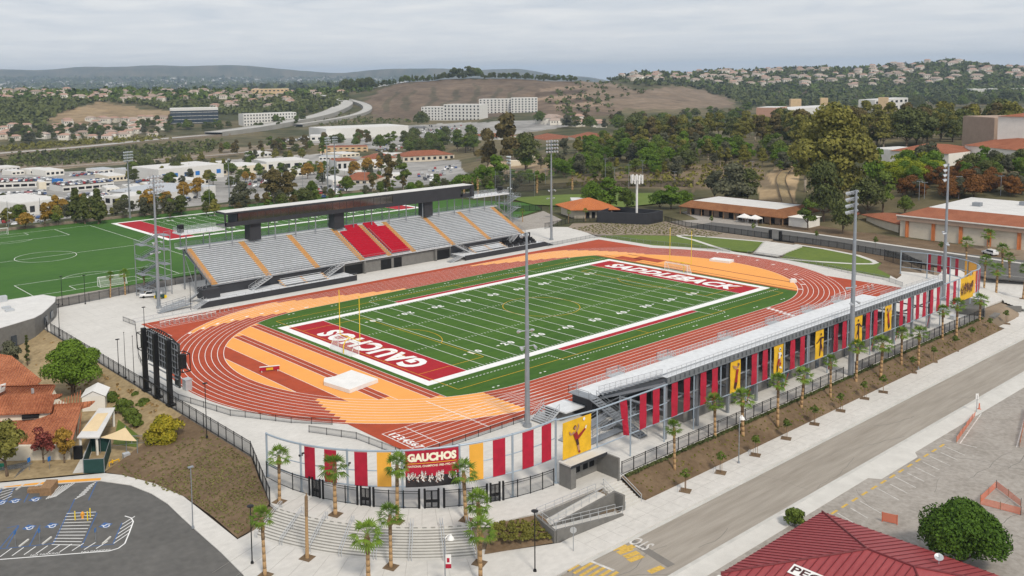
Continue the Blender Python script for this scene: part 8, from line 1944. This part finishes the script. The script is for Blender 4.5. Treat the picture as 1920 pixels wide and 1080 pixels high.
block('apartment_building', 'tall white apartment block below the brown hill, right of the middle one', 898, 960, (213, 211), 186, 26, 'white_wall', 'roof_white', (6, 9, .38, .5))
block('apartment_building', 'white and blue grey apartment block at the right end below the brown hill', 958, 1008, (212, 210), 184, 26, 'white_wall', 'roof_white', (6, 8, .42, .55), wmat='glass_blue')
block('department_store', 'long white windowless store beside the freeway', 612, 766, (262, 254), (242, 238), 60, 'white_wall', 'roof_white', None)
block('store', 'low white store in front of the long windowless store', 582, 640, (265, 262), 255, 30, 'white_wall', 'roof_white', (1, 5, .5, .4))
CARV = {}; CARB = {m: MB() for m in ('car_white', 'car_silver', 'car_dark', 'car_red', 'car_blue', 'glass_dark', 'tyre')}; CARN = [0]; CARS_ALL = MB()
_put = put_car
def put_car(me, x, y, z, rz, label, group, **k):
    CARN[0] += 1
    if CARN[0] <= 285: return _put(me, x, y, z, rz, label, group, **k)
    c, s = math.cos(rz), math.sin(rz); n = len(CARS_ALL.v); names = ['car_white', 'car_silver', 'car_dark', 'car_red', 'car_blue', 'glass_dark', 'tyre']
    for v in me.vertices: CARS_ALL.v.append((x+c*v.co.x-s*v.co.y, y+s*v.co.x+c*v.co.y, z+v.co.z))
    for f in me.polygons: CARS_ALL.f.append(tuple(n+i for i in f.vertices)); CARS_ALL.m.append(names.index(me.materials[f.material_index].name))
DECKS = []
def deckcars(*a): DECKS.append(a)
def deckcars_(r, n, rows, label, group, sd):
    t, p, q, d, nm_, z, H = r; L = (q-p).length; rr_ = random.Random(sd)
    for k in range(rows):
        for i in range(n):
            if rr_.random() < .12: continue
            c = p+d*(L*(i+.5)/n)+nm_*(3+k*6.5); put_car(rr_.choice(CARS), c.x, c.y, z+H+.27, math.atan2(nm_.y, nm_.x)+rr_.choice((0, math.pi)), label, group)
CARS = [car_mesh('sedan', 'car_white'), car_mesh('suv', 'car_white'), car_mesh('sedan', 'car_silver'), car_mesh('suv', 'car_dark'), car_mesh('sedan', 'car_dark'), car_mesh('suv', 'car_silver'), car_mesh('sedan', 'car_white'), car_mesh('sedan', 'car_blue'), car_mesh('suv', 'car_red')]
r_ = block('parking_deck', 'white parking deck with cars on top at the far left', -20, 96, (355, 350), (344, 339), 26, 'white_wall', 'asphalt_lot', (1, 8, .8, .4), wmat='void'); deckcars(r_, 26, 3, 'car on the far left parking deck', 'cars on the far left parking deck', 1)
r_ = block('parking_deck', 'white parking deck with cars on top beside the blue pylon', 118, 214, (360, 352), (349, 342), 24, 'white_wall', 'asphalt_lot', (1, 7, .8, .4), wmat='void'); deckcars(r_, 20, 3, 'car on the parking deck beside the blue pylon', 'cars on the deck beside the blue pylon', 2)
r_ = block('parking_deck', 'pale rooftop car deck at the far left behind the dealership', -30, 88, (385, 378), (373, 366), 34, 'white_wall', 'asphalt_lot', None); deckcars(r_, 22, 3, 'car on the rooftop deck behind the dealership', 'cars on the rooftop deck', 3)
block('dealership', 'white car dealership with a dark glass front before the conifers', 34, 122, (406, 396), (380, 374), 40, 'white_wall', 'roof_white', (1, 5, .5, .45))
block('showroom', 'white hall with a long curved metal roof beyond the practice field', 205, 300, (375, 378), (358, 360), 46, 'white_wall', 'aluminium', (1, 7, .6, .4), roofh=3)
block('workshop', 'small white flat building left of the metal roofed hall', 196, 236, (384, 386), (367, 368), 20, 'white_wall', 'roof_white', (1, 3, .6, .5), wmat='void')
block('pylon_sign', 'square blue sign pylon beside the parking deck', 98, 112, 352, 336, 4, 'sign_blue', 'sign_blue', None, 'sign')
block('tower_block', 'cream square stair tower on the dealership roof', 74, 88, (368, 367), 342, 10, 'cream_wall', 'roof_white', None)
block('shop_building', 'white two storey shop with a blue sign over dark doors', 298, 420, (340, 332), (314, 308), 40, 'white_wall', 'roof_white', (1, 6, .4, .3), wmat='sign_blue')
block('shop_building', 'row of low white shops with small red awnings', 398, 500, (330, 322), (315, 306), 36, 'cream_wall', 'roof_white', (1, 7, .5, .35))
block('shop_building', 'low white shops at the right end of the shopping row', 500, 580, (322, 314), (304, 299), 34, 'white_wall', 'roof_white', (1, 5, .5, .45))
for i, px in enumerate((412, 468, 517)):
    g = ground_at(px, 325-i*3); b = MB(); b.obox(g[0], g[1], g[2]+4, 10, 4, 2.4, R(-30)); tag(b.build('shop_awning', MAT['clay_tile_rust']), 'red tiled awning, %s along the white shop row' % ORD[i], 'awning', 'red tiled awnings')
block('white_shop', 'white shop with red roof edges right of the paired light masts', 632, 672, (322, 320), (302, 298), 24, 'white_wall', 'clay_tile_rust', (1, 4, .5, .5), roofh=1.5)
block('tiled_shops', 'low shops with an orange tiled roof behind the press box', 640, 702, (345, 343), (337, 336), 22, 'stucco', 'clay_tile_rust', (1, 5, .5, .5), roofh=4)
block('tiled_shops', 'long shops with a red tiled roof beyond the car lot', 756, 852, (304, 296), (294, 288), 26, 'stucco', 'clay_tile_rust', (1, 9, .5, .5), roofh=4)
block('tiled_shops', 'small red tiled shop left of the long tiled shops', 700, 745, (306, 304), (297, 296), 22, 'stucco', 'clay_tile_rust', None, roofh=4)
block('red_roof_centre', 'long shopping centre with a red tiled roof in the valley', 990, 1065, (263, 262), (258, 256), 30, 'cream_wall', 'clay_tile_rust', None, roofh=5)
block('red_roof_centre', 'right wing of the red tiled shopping centre in the valley', 1065, 1132, (262, 266), (256, 258), 30, 'cream_wall', 'clay_tile_rust', None, roofh=5)
block('red_roof_centre', 'white and red tiled wing left of the massive eucalyptus', 880, 935, (264, 262), (254, 253), 30, 'white_wall', 'clay_tile_rust', None, roofh=3)
block('brown_offices', 'brown brick offices between the trees below the freeway', 600, 690, (288, 284), (277, 274), 24, 'stucco_tan', 'clay_tile_rust', (2, 8, .5, .4))
block('site_hut', 'cream windowless hut by the dirt track behind the ball field', 951, 976, (312, 310), (302, 299), 6, 'cream_wall', 'cream_wall', None); block('site_hut', 'second cream hut right of the first behind the ball field', 985, 1003, (306, 303), (293, 292), 6, 'cream_wall', 'cream_wall', None)
block('pink_office', 'pink and white office building among the eucalyptus', 1418, 1472, (226, 228), (202, 200), 26, 'white_wall', 'roof_white', (4, 9, .5, .45)); block('pink_office', 'pink corner wing of the office building among the eucalyptus', 1455, 1475, (229, 227), (201, 200), 24, 'pink_wall', 'roof_white', (3, 3, .5, .4)); block('pink_office', 'long white roofed wing right of the pink corner', 1474, 1580, (224, 218), (203, 197), 40, 'white_wall', 'roof_white', None)
block('roof_tower', 'orange tan plant tower, left one on the pink office roof', 1482, 1502, 215, 186, 12, 'stucco_tan', 'stucco_tan', None, dz=0); block('roof_tower', 'orange tan plant tower, right one on the pink office roof', 1538, 1552, 213, 184, 10, 'stucco_tan', 'stucco_tan', None)
block('white_depot', 'white depot with a tan tower in the trees at right', 1640, 1702, (206, 204), (184, 183), 26, 'white_wall', 'roof_white', (2, 7, .5, .4)); block('roof_tower', 'tan tower on the white depot in the trees', 1646, 1664, 208, 183, 10, 'stucco_tan', 'stucco_tan', None)
block('warehouse', 'low white warehouse on the far right slope', 1822, 1925, (176, 172), (167, 164), 60, 'white_wall', 'roof_white', None)
rw = random.Random(31)
for k in range(34):
    px = rw.uniform(-10, 760); py = rw.choice((rw.uniform(322, 332), rw.uniform(340, 366), rw.uniform(306, 318))) - (12 if px > 450 else 0); w = rw.uniform(14, 40)
    block('commercial_building', 'low pale commercial building in the valley shopping strip', px, px+w, (py, py-w*.07), (py-rw.uniform(6, 11), py), rw.uniform(14, 30), rw.choice(('white_wall', 'cream_wall', 'stucco_white')), rw.choice(('roof_white', 'roof_white', 'aluminium')), (1, max(2, int(w/7)), .6, .4), group='low commercial buildings in the valley')
# tiled campus halls on the right
block('campus_hall', 'cream campus hall with folded red tiled roofs above the lime grove', 1668, 1778, (310, 312), (282, 284), 34, 'stucco_white', 'clay_tile_rust', None, roofh=3); block('campus_hall', 'low white campus wing left of the folded tiled roofs', 1630, 1672, (300, 304), (278, 276), 20, 'stucco_white', 'roof_white', None)
block('campus_tower', 'plain brown concrete tower among the cream campus halls', 1803, 1862, (285, 290), (218, 217), 30, 'stucco_brown', 'stucco_brown', None)
block('campus_theatre', 'tall cream campus theatre with a red tiled roof at the right edge', 1868, 1990, (300, 305), (218, 216), 40, 'stucco_white', 'clay_tile_rust', None, roofh=2); block('campus_hall', 'cream hall with a steep red tiled roof before the theatre', 1808, 1905, (302, 310), (272, 270), 26, 'stucco_white', 'clay_tile_rust', None, roofh=4); block('campus_hall', 'second red tiled hall at the right edge before the theatre', 1893, 1990, (308, 312), (278, 276), 24, 'stucco_white', 'clay_tile_rust', None, roofh=4)
block('red_awning', 'long red awning below the cream campus halls', 1794, 1824, 305, 297, 4, 'banner_red', 'banner_red', None, 'awning')
# cars in the lots -------------------------------------------------------
def carlot(poly, n, label, group, seed, row=(1, 0)):
    r = random.Random(seed); px0, px1 = min(p[0] for p in poly), max(p[0] for p in poly); py0, py1 = min(p[1] for p in poly), max(p[1] for p in poly)
    c = [ground_at(*p) for p in poly]; xs = [p[0] for p in c]; ys = [p[1] for p in c]; cw = [(p[0], p[1]) for p in c]; P = []
    ang = R(-38); ca, sa = math.cos(ang), math.sin(ang); cx0, cy0 = sum(xs)/len(xs), sum(ys)/len(ys)
    for j in range(-30, 31):
        for i in range(-40, 41):
            u, v = i*2.9, j*8.5+(0 if j % 2 else 2.4); x, y = cx0+ca*u-sa*v, cy0+sa*u+ca*v
            if inp(x, y, cw) and r.random() < .88: P.append((x, y, ang+math.pi/2+r.choice((0, math.pi))))
    r.shuffle(P)
    for x, y, a in P[:n]: put_car(r.choice(CARS), x, y, float(ground_z(x, y))+.02, a+r.uniform(-.05, .05), label, group)
carlot([(553, 372), (548, 358), (600, 350), (650, 352), (650, 362), (600, 372)], 80, 'car in the crowded lot behind the press box roof', 'cars in the crowded lot behind the press box', 1)
carlot([(784, 330), (800, 318), (850, 308), (862, 316), (830, 330), (800, 345)], 34, 'car in the lot before the long tiled shops', 'cars before the long tiled shops', 2)
carlot([(0, 415), (0, 398), (30, 396), (80, 410), (75, 418)], 30, 'car before the white dealership at left', 'cars before the dealership', 3)
carlot([(320, 385), (315, 374), (380, 366), (385, 374)], 20, 'car among the golden trees beyond the practice field', 'cars among the golden trees', 4)
carlot([(430, 352), (440, 340), (560, 334), (560, 345)], 34, 'car in the lot below the white shop row', 'cars below the white shop row', 7)
for a in DECKS: deckcars_(*a)
carlot([(640, 345), (640, 332), (700, 330), (720, 340)], 30, '', '', 8); carlot([(240, 345), (250, 335), (300, 330), (300, 340)], 30, '', '', 9); carlot([(700, 285), (720, 272), (770, 270), (760, 284)], 40, '', '', 10); carlot([(120, 378), (130, 366), (200, 362), (200, 374)], 40, '', '', 11)
carlot([(130, 332), (225, 325), (225, 320), (130, 327)], 40, '', '', 5); carlot([(770, 262), (860, 245), (870, 236), (800, 236), (760, 250)], 90, '', '', 6); carlot([(505, 272), (580, 262), (580, 256), (510, 266)], 40, '', '', 12)
o = CARS_ALL.build('parked_cars', [MAT[m] for m in ('car_white', 'car_silver', 'car_dark', 'car_red', 'car_blue', 'glass_dark', 'tyre')]); tag(o, 'many small parked cars filling the farther lots and decks in the valley', 'cars', None, 'stuff')
# freeway -----------------------------------------------------------------
def roadway(pts, w, name, m, lift=1.2, wall=0, wallm='soil_grey'):
    P = []
    for px, py in pts:
        g = ground_at(px, py)
        if g: P.append(Vector((g[0], g[1], g[2]+lift)))
    for _ in range(2):
        Q = [P[0]]
        for i in range(len(P)-1): Q += [P[i]*.75+P[i+1]*.25, P[i]*.25+P[i+1]*.75]
        P = Q+[P[-1]]
    b = MB(); L, Rr = [], []
    for i, p in enumerate(P):
        a = P[max(0, i-1)]; c = P[min(len(P)-1, i+1)]; d = Vector((c.x-a.x, c.y-a.y, 0)).normalized(); s = Vector((-d.y, d.x, 0))*w/2; L.append(p+s); Rr.append(p-s)
    b.ribbon(Rr, L)
    o = b.build(name, MAT[m]); struct(o)
    b = MB(); dn = Vector((0, 0, -wall)) if wall else Vector((0, 0, -2)); up = Vector((0, 0, .9))
    for S in (L, Rr):
        b.ribbon([p+dn for p in S], [p+up for p in S]); b.ribbon([p+up for p in S], [p+dn for p in S]) if False else None
    o = b.build(name+'_wall', MAT[wallm]); struct(o)
mat('freeway_deck', (.42, .41, .385), .9, .08, scale=.02); mat('retaining_wall', (.26, .25, .225), .9, scale=.03, col2=(.36, .35, .32))
roadway([(-120, 302), (0, 290), (130, 281), (300, 263), (420, 253)], 26, 'freeway', 'freeway_deck', 1.5)
roadway([(400, 255), (470, 246), (540, 234), (600, 222), (632, 210), (648, 200), (644, 192), (625, 186), (600, 182)], 30, 'freeway', 'freeway_deck', 5, 16, 'retaining_wall')
roadway([(560, 238), (640, 226), (682, 215), (692, 206), (682, 198), (655, 191), (635, 187)], 16, 'freeway_ramp', 'freeway_deck', 4, 10, 'retaining_wall')
roadway([(-100, 332), (0, 322), (200, 308), (360, 297), (500, 283), (640, 267)], 14, 'frontage_road', 'freeway_deck', .6)
roadway([(900, 300), (990, 296), (1100, 292), (1290, 285), (1480, 290)], 8, 'campus_track', 'pale_concrete', .4)
roadway([(1480, 395), (1470, 360), (1462, 335), (1478, 318), (1500, 305)], 4, 'dirt_path', 'dry_grass', .25)
# ball field behind the far end
g = [ground_at(*p) for p in ((950, 372), (1060, 366), (1270, 362), (1300, 375), (1150, 392), (1000, 385))]
b = MB(); b.face([(p[0], p[1], p[2]+.35) for p in g]); 
o = b.build('ball_field', MAT['lawn']); struct(o)
fence([tuple(ground_at(*p)[:3]) for p in ((930, 362), (1000, 358), (1080, 352), (1180, 350), (1300, 350))], 3.0, 'dark mesh outfield fence of the ball field', 'mesh_fabric', 12)
fence([tuple(ground_at(*p)[:3]) for p in ((929, 376), (960, 372), (1002, 370))], 13, 'tall dark netting beside the ball field', 'chain_link', 8, postm='galvanised')
# distant valley town: pale specks of roofs far below the mountains
b = MB(); r = random.Random(77)
for i in range(900):
    px = r.uniform(0, 760); py = r.uniform(152, 167)+ (-8 if px > 250 else 0)*r.random(); g = ground_at(px, py)
    if g is None or g[3] < 4000: continue
    b.obox(g[0], g[1], g[2]-5, r.uniform(15, 55), r.uniform(15, 40), r.uniform(9, 16), r.uniform(0, 3), 0)
o = b.build('distant_town', MAT['white_wall']); tag(o, 'pale specks of a distant town below the blue mountains', 'town', None, 'stuff')
Q = []; rr = np.random.default_rng(5)
for i in range(1500):
    g = ground_at(rr.uniform(0, 780), rr.uniform(146, 170))
    if g is None or g[3] < 3500: continue
    h = rr.uniform(10, 22); Q.append(leaves((g[0], g[1], g[2]+5), (h*1.6, h*1.6, h), 7, h*.8, 70000+i))
o = bpy.data.objects.new('distant_woods', leafmesh('distant_woods', np.concatenate(Q), 'leaf_dark')); COL.objects.link(o); tag(o, 'dark woods on the valley floor below the blue mountains', 'woods', None, 'stuff')

# ------------------------------------------------------------------ haze
b = MB(); b.box(CAMX-17500, CAMX+17500, CAMY-17500, CAMY+17500, float(GZ.min())-1.5, float(max(GZ.max(), 60))+25)
hm = bpy.data.materials.new('haze'); hm.use_nodes = True; t_ = hm.node_tree; t_.nodes.clear(); o_ = t_.nodes.new('ShaderNodeOutputMaterial'); v_ = t_.nodes.new('ShaderNodeVolumePrincipled'); v_.inputs['Color'].default_value = (.62, .79, 1.0, 1); v_.inputs['Density'].default_value = 7.5e-5; v_.inputs['Anisotropy'].default_value = .2; t_.links.new(v_.outputs[0], o_.inputs['Volume'])
ho = b.build('haze', hm); ho['kind'] = 'stuff'; ho['label'] = 'thin pale haze in the air over the far hills'; ho.display_type = 'WIRE'
